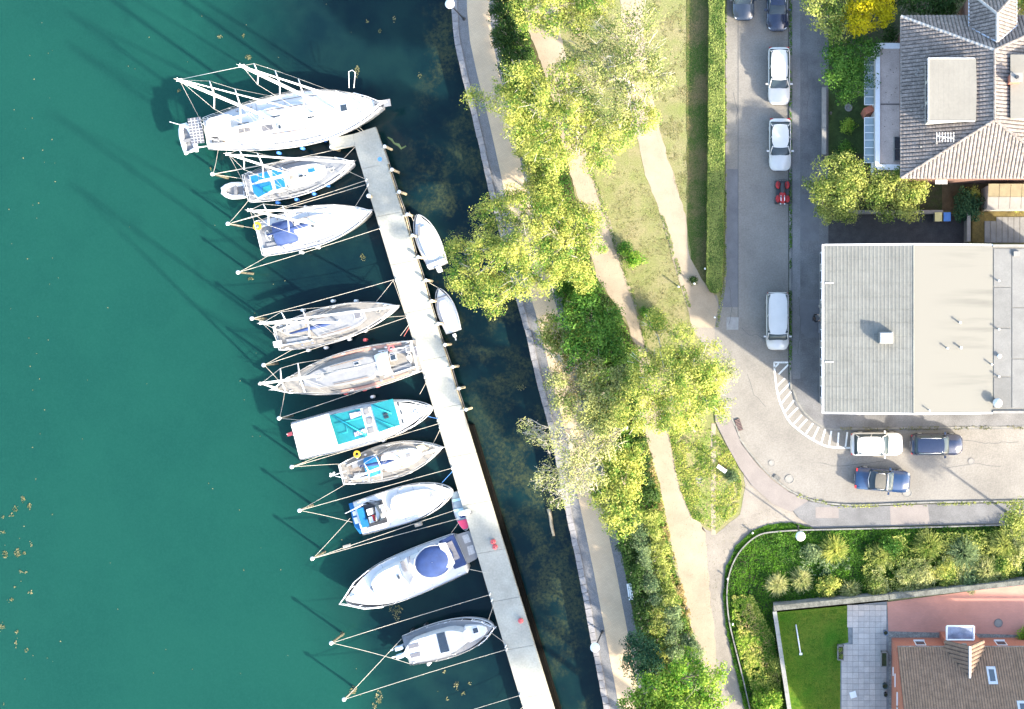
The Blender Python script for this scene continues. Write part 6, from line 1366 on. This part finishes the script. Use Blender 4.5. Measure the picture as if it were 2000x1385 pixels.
tiled('roof_tiles',[nw,sw,rs_,rn],M_tile_d,h1); tiled('roof_tiles',[sw,se,rs_],M_tile_d,h1); tiled('roof_tiles',[ne,nw,rn],M_tile_d,h1); tiled('roof_tiles',[se,ne,rn,rs_],M_tile_d,h1)
M_ridge=mat('pale_ridge_tile',(.34,.32,.29),.8,.15,3)
for p,q in((nw,rn),(sw,rs_),(ne,rn),(se,rs_),(rn,rs_)): caps(p,q,M_ridge if p is nw else M_tile_d,h1)
for p,q in((nw,sw),(sw,se),(nw,ne)): m=MB(); m.tube([p+Vector((0,0,-.03)),q+Vector((0,0,-.03))],.07,6); m.build('gutter',M_pale,h1)
# box dormer
def roofz(x): return z0+(x-nw.x)/(rn.x-nw.x)*(z1-z0)
dz=z1-.25; A=G(1813,114,dz);B=G(1903,237,dz)
m=MB(); m.prism([(A.x+.08,A.y-.08),(B.x-.1,A.y-.08),(B.x-.1,B.y+.08),(A.x+.08,B.y+.08)],z0+.3,dz-.1); dm=m.build('box_dormer',M_render,h1)
m=MB(); m.prism([(A.x,A.y),(B.x+.12,A.y),(B.x+.17,(A.y+B.y)/2),(B.x+.12,B.y),(A.x,B.y)],dz-.1,dz); m.build('dormer_roof',M_cr,dm)
for q in(((A.x,A.y,dz+.02),(B.x,A.y,dz+.02)),((A.x,B.y,dz+.02),(B.x,B.y,dz+.02)),((A.x,A.y,dz+.02),(A.x,B.y,dz+.02))): m=MB(); m.tube(q,.035,5); m.build('roof_trim',M_plaster,dm)
for k in range(1,9): x=lerp(A.x,B.x,k/9); m=MB(); m.tube([(x,A.y-.1,dz-.003),(x,B.y+.1,dz-.003)],.007,4); m.build('felt_seam',M_cr,dm)
for k in range(3):
    y=lerp(A.y,B.y,(k+.5)/3); m=MB(); m.box((A.x+.05,y,dz-.7),(.08,1.2,.9)); m.build('dormer_window',M_glass,dm)
A=G(1975,108,dz);B=G(2060,230,dz); m=MB(); m.prism([(A.x,A.y),(B.x,A.y),(B.x,B.y),(A.x,B.y)],z0+.6,dz-.1); m.build('box_dormer',M_render,h1); m=MB(); m.prism([(A.x-.05,A.y+.05),(B.x,A.y+.05),(B.x,B.y-.05),(A.x-.05,B.y-.05)],dz-.1,dz); m.build('dormer_roof',M_cr,h1)
# cross gable dormer to the north
zr=8.95; dl=G(1894,54,7.4); dr=G(1984,52,7.4); pk=G(1947,82,zr); fr_=G(1947,27,zr); 
nl=G(1894,-40,7.0); nr_=G(1984,-40,7.0); 
for nm_,pp in(('dormer_tiles',[Vector((dl.x,G(1894,-14,7.4).y,7.4)),Vector((dl.x,dl.y,7.4)),Vector((pk.x,pk.y,zr)),Vector((pk.x,fr_.y,zr))]),('dormer_tiles',[Vector((dr.x,dr.y,7.4)),Vector((dr.x,G(1984,-14,7.4).y,7.4)),Vector((pk.x,fr_.y,zr)),Vector((pk.x,pk.y,zr))]),('dormer_tiles',[Vector((dr.x,G(1984,-14,7.4).y,7.4)),Vector((dl.x,G(1894,-14,7.4).y,7.4)),Vector((pk.x,fr_.y,zr))])):
    tiled(nm_,pp,M_tile_d,h1)
m=MB(); m.prism([(dl.x+.15,dl.y),(dr.x-.15,dl.y),(dr.x-.15,G(1984,-10,7).y),(dl.x+.15,G(1894,-10,7).y)],0,7.3); m.build('dormer_wall',M_brick2,h1)
caps((pk.x,pk.y,zr),(pk.x,fr_.y,zr),M_ridge,h1); caps((dl.x,G(0,-14,7.4).y,7.4),(pk.x,fr_.y,zr),M_ridge,h1); caps((dr.x,G(0,-14,7.4).y,7.4),(pk.x,fr_.y,zr),M_tile_d,h1)
M_lead=mat('lead_valley',(.38,.42,.48),.5,.1,2)
for q in(((dl.x,dl.y,7.45),(pk.x,pk.y,zr+.03)),((dr.x,dr.y,7.45),(pk.x,pk.y,zr+.03)),((dl.x-.05,G(0,-14,7.4).y,7.4),(dl.x-.05,dl.y,7.4)),((dr.x+.05,G(0,-14,7.4).y,7.4),(dr.x+.05,dr.y,7.4))): m=MB(); m.tube(q,.055,5); m.build('valley_flashing',M_lead,h1)
p=G(1985,152,9.8); m=MB(); m.box((p.x,p.y,8.9),(.75,.55,1.9)); c_=m.build('chimney',M_brick,h1); m=MB(); m.box((p.x,p.y,9.88),(.85,.65,.08)); m.build('chimney_cap',M_pale,c_); m=MB(); m.tube([(p.x,p.y,9.85),(p.x,p.y,10.1)],.12,8); m.build('flue',M_dark,c_)
p=G(1843,262,8.2); q=G(1838,275,7.6); m=MB(); m.tube([(q.x,q.y,roofz(q.x)),(q.x,q.y,roofz(q.x)+1.4)],.03,5); zt_=roofz(q.x)+1.35
m.tube([(q.x-.6,q.y+.1,zt_),(q.x+.6,q.y-.1,zt_)],.025,4)
for k in range(7): x=q.x-.6+k*.2; m.tube([(x,q.y-.35,zt_),(x,q.y+.35,zt_)],.015,4)
m.build('tv_antenna',M_fender,h1)
for x,y in((1793,138),(1789,146),(1800,210),(1780,215),(1826,283),(1798,288)):
    p=G(x,y,7); m=MB(); z_=roofz(p.x); m.box((p.x,p.y,z_+.10),(.14,.14,.1)); m.build('vent_tile',M_pale,h1)
# flat extension
ZX=3.3; A=G(1710,84,ZX); B=G(1766,332,ZX)
m=MB(); m.prism([(A.x+.05,A.y-.05),(B.x+.8,A.y-.05),(B.x+.8,B.y+.05),(A.x+.05,B.y+.05)],0,ZX-.2); m.build('extension_wall',M_plaster,h1)
m=MB(); m.prism([(A.x+.3,A.y-.4),(B.x+.6,A.y-.4),(B.x+.6,B.y+.4),(A.x+.3,B.y+.4)],ZX-.2,ZX-.14); m.build('gravel_roof',mat('pinkish_roof_gravel',(.46,.37,.31),.95,.12,1,fine=.12,fscale=12),h1)
for c0,c1 in(((A.x,A.y),(A.x+.34,B.y)),((A.x+.34,A.y),(B.x+.8,A.y-.42)),((A.x+.34,B.y+.42),(B.x+.8,B.y))):
    m=MB(); m.prism([(c0[0],c0[1]),(c1[0],c0[1]),(c1[0],c1[1]),(c0[0],c1[1])],ZX-.28,ZX); m.build('parapet',M_plaster,h1)
y=G(0,203,ZX).y; m=MB(); m.box(((A.x+B.x)/2+.4,y,ZX-.11),(B.x-A.x,.05,.06)); m.build('roof_joint',M_dark,h1)
p=G(1752,291,ZX); m=MB(); m.box((p.x,p.y,ZX-.02),(.5,1.85,.2)); f_=m.build('roof_light',M_pale,h1)
for k in(-1,1): m=MB(); m.box((p.x+.02,p.y+k*.45,ZX+.1),(.42,.85,.04)); m.build('pane',M_glass,f_)
for k in range(20):
    x=rnd.uniform(A.x+.6,B.x+.2); y=rnd.uniform(B.y+.8,A.y-.6); m=MB(); m.ball((x,y,ZX-.13),.035,6); m.build('moss_cushion',M_darkwood,h1)
for (y0,y1) in((112,205),(230,318)):
    c0=G(1700,y0,2.3); c1=G(1700,y1,2.3); m=MB(); x=A.x+.0
    m.box((x-.35,(c0.y+c1.y)/2,2.3),(.7,abs(c1.y-c0.y),.06)); gl=m.build('glazed_canopy',mat('canopy_glass',(.22,.28,.29),.15,.1,2,coat=.6),h1)
    for k in range(7):
        y=lerp(c0.y,c1.y,k/6); m=MB(); m.box((x-.35,y,2.35),(.72,.05,.06)); m.build('glazing_bar',M_plaster,gl)
    m=MB(); m.box((x-.72,(c0.y+c1.y)/2,2.33),(.05,abs(c1.y-c0.y),.08)); m.build('gutter',M_plaster,gl)
m=MB(); p=G(1702,217,1.5); m.box((A.x-.35,p.y,1.1),(.7,.5,2.1),R(25)); m.build('brick_pier',M_brick,h1)
p=G(1850,352,2.5); m=MB(); m.box((p.x-.4,p.y-.0,2.2),(.9,.5,.12)); m.build('door_canopy',M_plaster,h1)
# grounds of the house
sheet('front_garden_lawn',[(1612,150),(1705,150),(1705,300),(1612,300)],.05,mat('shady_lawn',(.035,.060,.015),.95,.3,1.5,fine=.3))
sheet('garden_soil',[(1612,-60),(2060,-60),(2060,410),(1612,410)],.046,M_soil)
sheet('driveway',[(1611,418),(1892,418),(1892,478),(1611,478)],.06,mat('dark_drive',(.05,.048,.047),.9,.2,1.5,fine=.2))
sheet('yard_strip',[(1840,345),(2060,345),(2060,412),(1840,412)],.055,mat('mossy_paving',(.10,.075,.04),.95,.3,1.5,fine=.2))
def wallseg(name,label,a,b,th,h,m,cap=None,cat='wall',nseg=None,zb=0):
    A=G(*a,h);B=G(*b,h); L=(B-A).length; ang=math.atan2((B-A).y,(B-A).x); c_=(A+B)/2
    t=thing(name,label,cat,(c_.x,c_.y,zb),ang); mb=MB(); mb.box((0,0,h/2),(L,th,h)); mb.build('wall_body',m,t,False,True)
    n=nseg or max(1,int(L/.9))
    for i in range(n): mb=MB(); mb.box((-L/2+(i+.5)*L/n,0,h+.03+rnd.uniform(-.004,.004)),(L/n*.985,th+.06,.06)); mb.build('coping_slab',cap or m,t,False,True)
    return t
wallseg('garden_wall','pale garden wall along the pavement in front of the shaded lawn',(1609.5,170),(1609.5,302),.28,1.1,M_pale,M_pale)
wallseg('garden_wall','low wall between driveway and the pair of rounded trees',(1640,414),(1842,414),.22,.9,M_pale,M_pale)
wallseg('garden_wall','narrow pale wall at the end of the driveway by the hall',(1892,414),(1892,472),.22,1.3,M_pale,M_pale)
t=thing('stone_ring','round white stone ring on the shaded front lawn','planter',G(1657,211)[:]); m=MB(); m.ring((0,0,.15),.24,.08,18); m.build('rim',M_pale,t,True,True); m=MB(); m.lathe((0,0,0),[(.28,0),(.26,.12),(.2,.14)],16); m.build('bowl',M_pale,t,True,True)
t=thing('garden_figure','small pale stone figure on the shaded front lawn','ornament',G(1622,222)[:]); m=MB(); m.lathe((0,0,0),[(.12,0),(.08,.15),(.11,.3),(.05,.4),(.08,.48),(.02,.56)],10); m.build('figure',M_pale,t,True,True)
for lab,x,m_,h in(('yellow-lidded wheelie bin beside the driveway wall',1833,mat('cream_yellow_lid',(.55,.48,.20),.5,.1,2),1.1),('blue-lidded wheelie bin beside the driveway wall',1850,mat('blue_lid',(.05,.16,.42),.5,.1,2),1.1)):
    p=G(x,424,1.1); t=thing('wheelie_bin',lab,'bin',(p.x,p.y,.06),0,'wheelie bins by the driveway'); mb=MB(); mb.box((0,0,.5),(.5,.62,.95)); mb.build('body',M_rub,t,False,True); mb=MB(); mb.box((0,.02,1.0),(.56,.70,.07)); mb.build('lid',m_,t,False,True)
    for sd in(.2,-.2): mb=MB(); mb.tube([(sd-.03,.3,.1),(sd+.03,.3,.1)],.1,10); mb.build('wheel',M_tyre,t,True,True)
# shed and slatted terrace
p0=G(1930,362,2.4); p1=G(2040,384,2.4); t=thing('garden_shed','garden shed with yellowish roof panels behind the hipped house','shed',((p0.x+p1.x)/2,(p0.y+p1.y)/2,0)); 
m=MB(); m.prism([(p0.x,p0.y),(p1.x,p0.y),(p1.x,p1.y-.9),(p0.x,p1.y-.9)],0,2.1); m.build('shed_walls',M_render,t)
n=5
M_yroof=mat('yellowed_roof_panel',(.17,.14,.08),.8,.15,2,fine=.1)
for i in range(n): m=MB(); x0=lerp(p0.x,p1.x,i/n); x1=lerp(p0.x,p1.x,(i+1)/n)-.03; m.quad([Vector((x0,p0.y+.1,2.55)),Vector((x1,p0.y+.1,2.55)),Vector((x1,p1.y,2.35)),Vector((x0,p1.y,2.35))],.04); m.build('roof_panel',M_yroof,t)
for i in range(n): m=MB(); x0=lerp(p0.x,p1.x,i/n); x1=lerp(p0.x,p1.x,(i+1)/n)-.03; m.quad([Vector((x0,p1.y-.02,2.3)),Vector((x1,p1.y-.02,2.3)),Vector((x1,p1.y-1.0,2.12)),Vector((x0,p1.y-1.0,2.12))],.04); m.build('roof_panel',M_cream,t)
t=thing('slatted_terrace','weathered plank terrace with mossy edge beside the grey hall','terrace',G(1950,445)[:])
m=MB(); A=G(1899,413,.3);B=G(2060,474,.3); m.prism([(A.x,A.y),(B.x,A.y),(B.x,B.y),(A.x,B.y)],0,.3); m.build('mossy_base',mat('orange_moss',(.10,.075,.022),.95,.3,2,fine=.25),t)
for i in range(11):
    x0=lerp(G(1923,0,.34).x,G(2050,0,.34).x,i/11); x1=lerp(G(1923,0,.34).x,G(2050,0,.34).x,(i+1)/11)-.035; y0=G(0,424 if i>1 else 432,.34).y; m=MB(); m.prism([(x0,y0),(x1,y0),(x1,B.y),(x0,B.y)],.3,.34+rnd.uniform(0,.012)); m.build('plank',mat('grey_plank',(.16,.155,.145),.85,.15,1.5,fine=.12),t)
wallseg('garden_wall','low pale ledge behind the plank terrace',(1930,409),(2040,409),.2,.55,M_pale,M_pale)
for x,y in((1982,405),(1999,404)): shrub(f"small bright plant on the ledge behind the plank terrace, {'left' if x<1990 else 'right'} one",x,y,8,.9,'lime',8,.1,nb=2)
# ================================================================= BRICK HOUSE (bottom right) AND YARD
sheet('garden_lawn',[(1516,1196),(1655,1183),(1657,1255),(1642,1258),(1641,1450),(1552,1450),(1541,1385)],.05,M_lawn)
cover('lawn_grass',[(1522,1202),(1653,1188),(1654,1254),(1640,1257),(1639,1390),(1549,1390)],7000,.05,.08,.05,'ivy',41)
M_slabj=mat('slab_joint',(.16,.17,.17),.95,.2,3)
patio=struct(sheet('patio',[(1655,1183),(1732,1175),(1735,1233),(1741,1245),(1741,1450),(1641,1450),(1642,1258),(1657,1255)],.05,M_slabj)); 
pg_=[(1655,1186),(1731,1178),(1733,1232),(1736,1240),(1738,1450),(1643,1450),(1643,1258),(1657,1256)]
cols=[mat('patio_slab_%d'%i,c_,.85,.08,2,fine=.08) for i,c_ in enumerate([(.40,.36,.32),(.37,.34,.305),(.43,.385,.34),(.31,.29,.265)])]
mes=[]
for c_ in cols:
    b=MB(); b.box((0,0,0),(.425,.425,.04)); o=b.build('paving_slab',c_); mes.append(o.data); bpy.data.objects.remove(o)
cnt=0
for i in range(9):
    for j in range(20):
        x=1649+i*11; y=1187+j*11
        if y>1396 or not inpoly(x+.0,y,pg_) or not inpoly(x-4,y,pg_) or not inpoly(x+4,y,pg_): continue
        zone=3 if (x>1712 and y>1235) else (0 if rnd.random()<.5 else (1 if rnd.random()<.6 else 2))
        o=bpy.data.objects.new('paving_slab',mes[zone]); C.objects.link(o); o.parent=patio; p=G(x,y,.06); o.location=(p.x,p.y,.055+rnd.uniform(-.004,.004)); cnt+=1
M_redp=paver_mat('red_clinker_yard',(.46,.21,.15),(.42,.195,.14),(.38,.20,.155),2.2,0)
sheet('red_paved_yard',[(1733,1176),(2100,1128),(2100,1243),(1735,1233)],.054,M_redp)
sheet('gravel_margin',[(1735,1233),(2100,1243),(2100,1260),(1742,1260),(1742,1450),(1738,1450)],.058,mat('grey_gravel_margin',(.20,.20,.18),.95,.3,4,fine=.35,fscale=14,bump=.02))
wallseg('boundary_wall','grey mossy wall north of the lawn and patio',(1511,1188),(1736,1166),.34,1.25,M_wall,mat('weathered_coping',(.11,.11,.09),.9,.35,2,fine=.25))
wallseg('boundary_wall','grey wall continuing behind the red paved yard',(1737,1166),(2060,1131),.34,1.25,M_wall,MAT['weathered_coping'])
wallseg('boundary_wall','pale wall along the left side of the lawn',(1513,1194),(1547,1420),.26,1.2,M_pale,mat('pale_coping',(.22,.22,.20),.9,.15,2))
t=thing('white_pole','long white pole with small white foot lying on the lawn','pole',G(1560,1250,.06)[:])
m=MB(); m.tube([G(1554.5,1220,.12),G(1563.5,1276,.12)],.055,7); m.build('pole',M_fender,t,True); m=MB(); p=G(1564,1277,.1); m.box((p.x,p.y,.12),(.24,.16,.1)); m.build('foot',M_fender,t)
for lab,x,y,m_ in(('pale framed planter box with dried plants at the lawn edge',1642,1275,'olive'),('dark filled planter box beside the brick wall',1727,1288,None)):
    p=G(x,y,.4); t=thing('planter_box',lab,'planter',(p.x,p.y,.07),0,'planter boxes on the patio')
    for q,sz in(((0,.55,.2),(.46,.06,.4)),((0,-.55,.2),(.46,.06,.4)),((.22,0,.2),(.06,1.16,.4)),((-.22,0,.2),(.06,1.16,.4))): m=MB(); m.box(q,sz); m.build('side_board',M_pale,t,False,True)
    m=MB(); m.box((0,0,.17),(.38,1.04,.3)); m.build('soil',M_soil if m_ is None else M_darkwood,t,False,True)
    if m_:
        P,N=cloud([(0,.25,.32,.2,.12),(0,-.25,.32,.2,.12)],6,.08,.12); o=bpy.data.objects.new('plants',leaf_mesh('plants',P,N,.08,LM['olive'])); C.objects.link(o); o.parent=t; o['kind']='stuff'
for lab,x,y,r_,m_ in(('blue-grey round tub at the corner of the red yard',1730,1236,.2,mat('blue_grey_tub',(.12,.15,.20),.6,.1,3)),('dark green round tub by the brick wall, upper of two',1729,1340,.22,mat('dark_green_tub',(.03,.06,.06),.6,.1,3)),('small dark pot by the brick wall, lower of two',1730,1357,.15,M_dark)):
    p=G(x,y,.4); t=thing('round_tub',lab,'pot',(p.x,p.y,.07),0,'round tubs by the brick house'); m=MB(); m.lathe((0,0,0),[(r_*.8,0),(r_,.4),(r_*1.05,.42),(r_*.85,.42),(r_*.8,.3)],16); m.build('tub',m_,t,True,True); m=MB(); m.lathe((0,0,.3),[(r_*.8,0),(r_*.78,.03)],14); m.build('filling',M_soil,t,False,True)
p=G(1666,1356); m=MB(); m.box((p.x,p.y,.1),(.5,.5,.05),R(15)); tag(m.build('loose_slab',M_fender),'loose white square slab lying askew on the patio','slab')
# the house
h3=thing('brick_house','red brick house with brown ribbed tile roof and gabled dormer','house',G(1880,1330)[:])
ze=2.7; E0=G(1753,1264,ze); slope=.90
xw=G(1741,0,0).x; yN=G(0,1245,0).y; yEave=E0.y; run=6.2
xv=E0.x; xE=G(2200,0,ze).x; yR=yEave-run; zR=ze+run*slope
m=MB(); m.prism([(xw,yN),(xE,yN),(xE,yR-6),(xw,yR-6)],0,ze-.12); m.build('wall',M_brick,h3)
m=MB(); m.add([(xw+.02,yN-.02,ze-.12),(xw+.02,yR,zR-.15),(xw+.02,yR-6.2,ze-.12),(xw+.3,yN-.02,ze-.12),(xw+.3,yR,zR-.15),(xw+.3,yR-6.2,ze-.12)],[(0,2,1),(3,4,5),(0,1,4,3),(1,2,5,4)]); m.build('gable_wall',M_brick,h3)
tiled('roof_tiles',[Vector((xv,yEave,ze)),Vector((xE,yEave,ze)),Vector((xE,yR,zR)),Vector((xv,yR,zR))],M_tile_3,h3,tw=.20,th=.34,bump=.02)
m=MB(); m.quad([Vector((xv,yR,zR)),Vector((xE,yR,zR)),Vector((xE,yR-run,ze)),Vector((xv,yR-run,ze))],.08); m.build('rear_roof_slope',M_tile_3,h3)
m=MB(); m.tube([(xv,yEave+.05,ze-.02),(xE,yEave+.05,ze-.02)],.05,6); m.build('gutter',M_tile_d,h3)
# dormer with brick gable
pk=G(1894,1270,4.3); zk=4.3; yF=G(0,1233,0).y; xl=pk.x-1.55; xr_=pk.x+1.35; zs=2.85
yb=yEave-(zk-ze)/slope; ybl=yEave-(zs-ze)/slope
m=MB(); m.add([(xl+.1,yF,0),(xr_-.1,yF,0),(xr_-.1,yF,zs),(pk.x,yF,zk-.08),(xl+.1,yF,zs),(xl+.1,yN-.3,0),(xr_-.1,yN-.3,0),(xr_-.1,yN-.3,zs),(pk.x,yN-.3,zk-.08),(xl+.1,yN-.3,zs)],[(1,0,4,3,2),(0,5,9,4),(1,2,7,6),(5,6,7,8,9)]); dg_=m.build('gabled_dormer',M_brick,h3)
pkF=Vector((pk.x,yF+.18,zk)); 
tiled('dormer_tiles',[Vector((xl,yF+.18,zs)),Vector((xl,ybl,zs)),Vector((pk.x,yb,zk)),pkF],M_tile_3,h3,tw=.30,th=.26); tiled('dormer_tiles',[Vector((xr_,ybl,zs)),Vector((xr_,yF+.18,zs)),pkF,Vector((pk.x,yb,zk))],M_tile_3,h3,tw=.30,th=.26)
m=MB(); m.tube([(pk.x,yF+.2,zk+.06),(pk.x,yb,zk+.05)],.08,6); m.build('ridge_flashing',M_plaster,h3)
# glass canopy box over the entrance
A=G(1849,1223,2.5);B=G(1902,1250,2.5); m=MB()
for q0,q1 in(((A.x,A.y),(B.x,A.y)),((B.x,A.y),(B.x,B.y)),((B.x,B.y),(A.x,B.y)),((A.x,B.y),(A.x,A.y))): m.tube([(q0[0],q0[1],2.5),(q1[0],q1[1],2.5)],.07,4)
cn=m.build('glass_canopy',M_plaster,h3); m=MB(); m.quad([Vector((A.x,A.y,2.5)),Vector((B.x,A.y,2.5)),Vector((B.x,B.y,2.5)),Vector((A.x,B.y,2.5))],.03); m.build('pane',mat('canopy_glass_blue',(.18,.20,.26),.08,.3,1.5,coat=.8),cn)
m=MB(); p=G(1884,1259,3.4); m.box((p.x,yF+.03,3.3),(.35,.05,.3)); m.build('gable_vent',M_pale,dg_)
for x in(1795,1952):
    p=G(x,1248,1.0); m=MB(); m.box((p.x,yN+.05,.95),(.85,.14,.06)); m.build('window_sill',M_plaster,h3); m=MB(); m.box((p.x,yN+.015,1.5),(.8,.04,.9)); w_=m.build('window',M_plaster,h3); m=MB(); m.box((p.x,yN+.04,1.5),(.68,.02,.78)); m.build('pane',M_glass,w_)
    m=MB(); m.box((p.x+.1,yN+.02,2.3),(1.0,.06,.16)); m.build('lintel',M_brick2,h3); m=MB(); m.box((p.x+.1,yN+.06,2.52),(1.0,.1,.05)); m.build('white_trim',M_plaster,h3)
for y0,y1 in((1303,1320),(1316,1342),(1352,1381),(1378,1400)):
    z_=1.2 if y0<1310 else (2.2 if y0<1330 else 3.2); A=G(1746,y0,z_);B=G(1746,y1,z_); m=MB(); m.box((xw-.03,(A.y+B.y)/2,z_),(.10,abs(A.y-B.y),.08)); m.build('window_sill',M_plaster,h3)
def roofwin(x,y,wd,ln):
    zz=ze
    for _ in range(20): p=G(x,y,zz); zz=ze+(yEave-p.y)*slope
    m=MB(); 
    def q(u,v,h): return Vector((p.x+u,p.y+v,ze+(yEave-(p.y+v))*slope+h))
    m.quad([q(-wd,-ln,.12),q(wd,-ln,.12),q(wd,ln,.12),q(-wd,ln,.12)],.14); f_=m.build('roof_window',M_lead,h3); m=MB(); m.quad([q(-wd*.6,-ln*.65,.14),q(wd*.6,-ln*.65,.14),q(wd*.6,ln*.7,.14),q(-wd*.6,ln*.7,.14)],.01); m.build('pane',M_glass,f_)
roofwin(1937,1318,.34,.50); roofwin(1999,1383,.42,.42)
print('all ok',len(bpy.data.objects),sum(len(o.data.polygons) for o in bpy.data.objects if o.type=='MESH'))
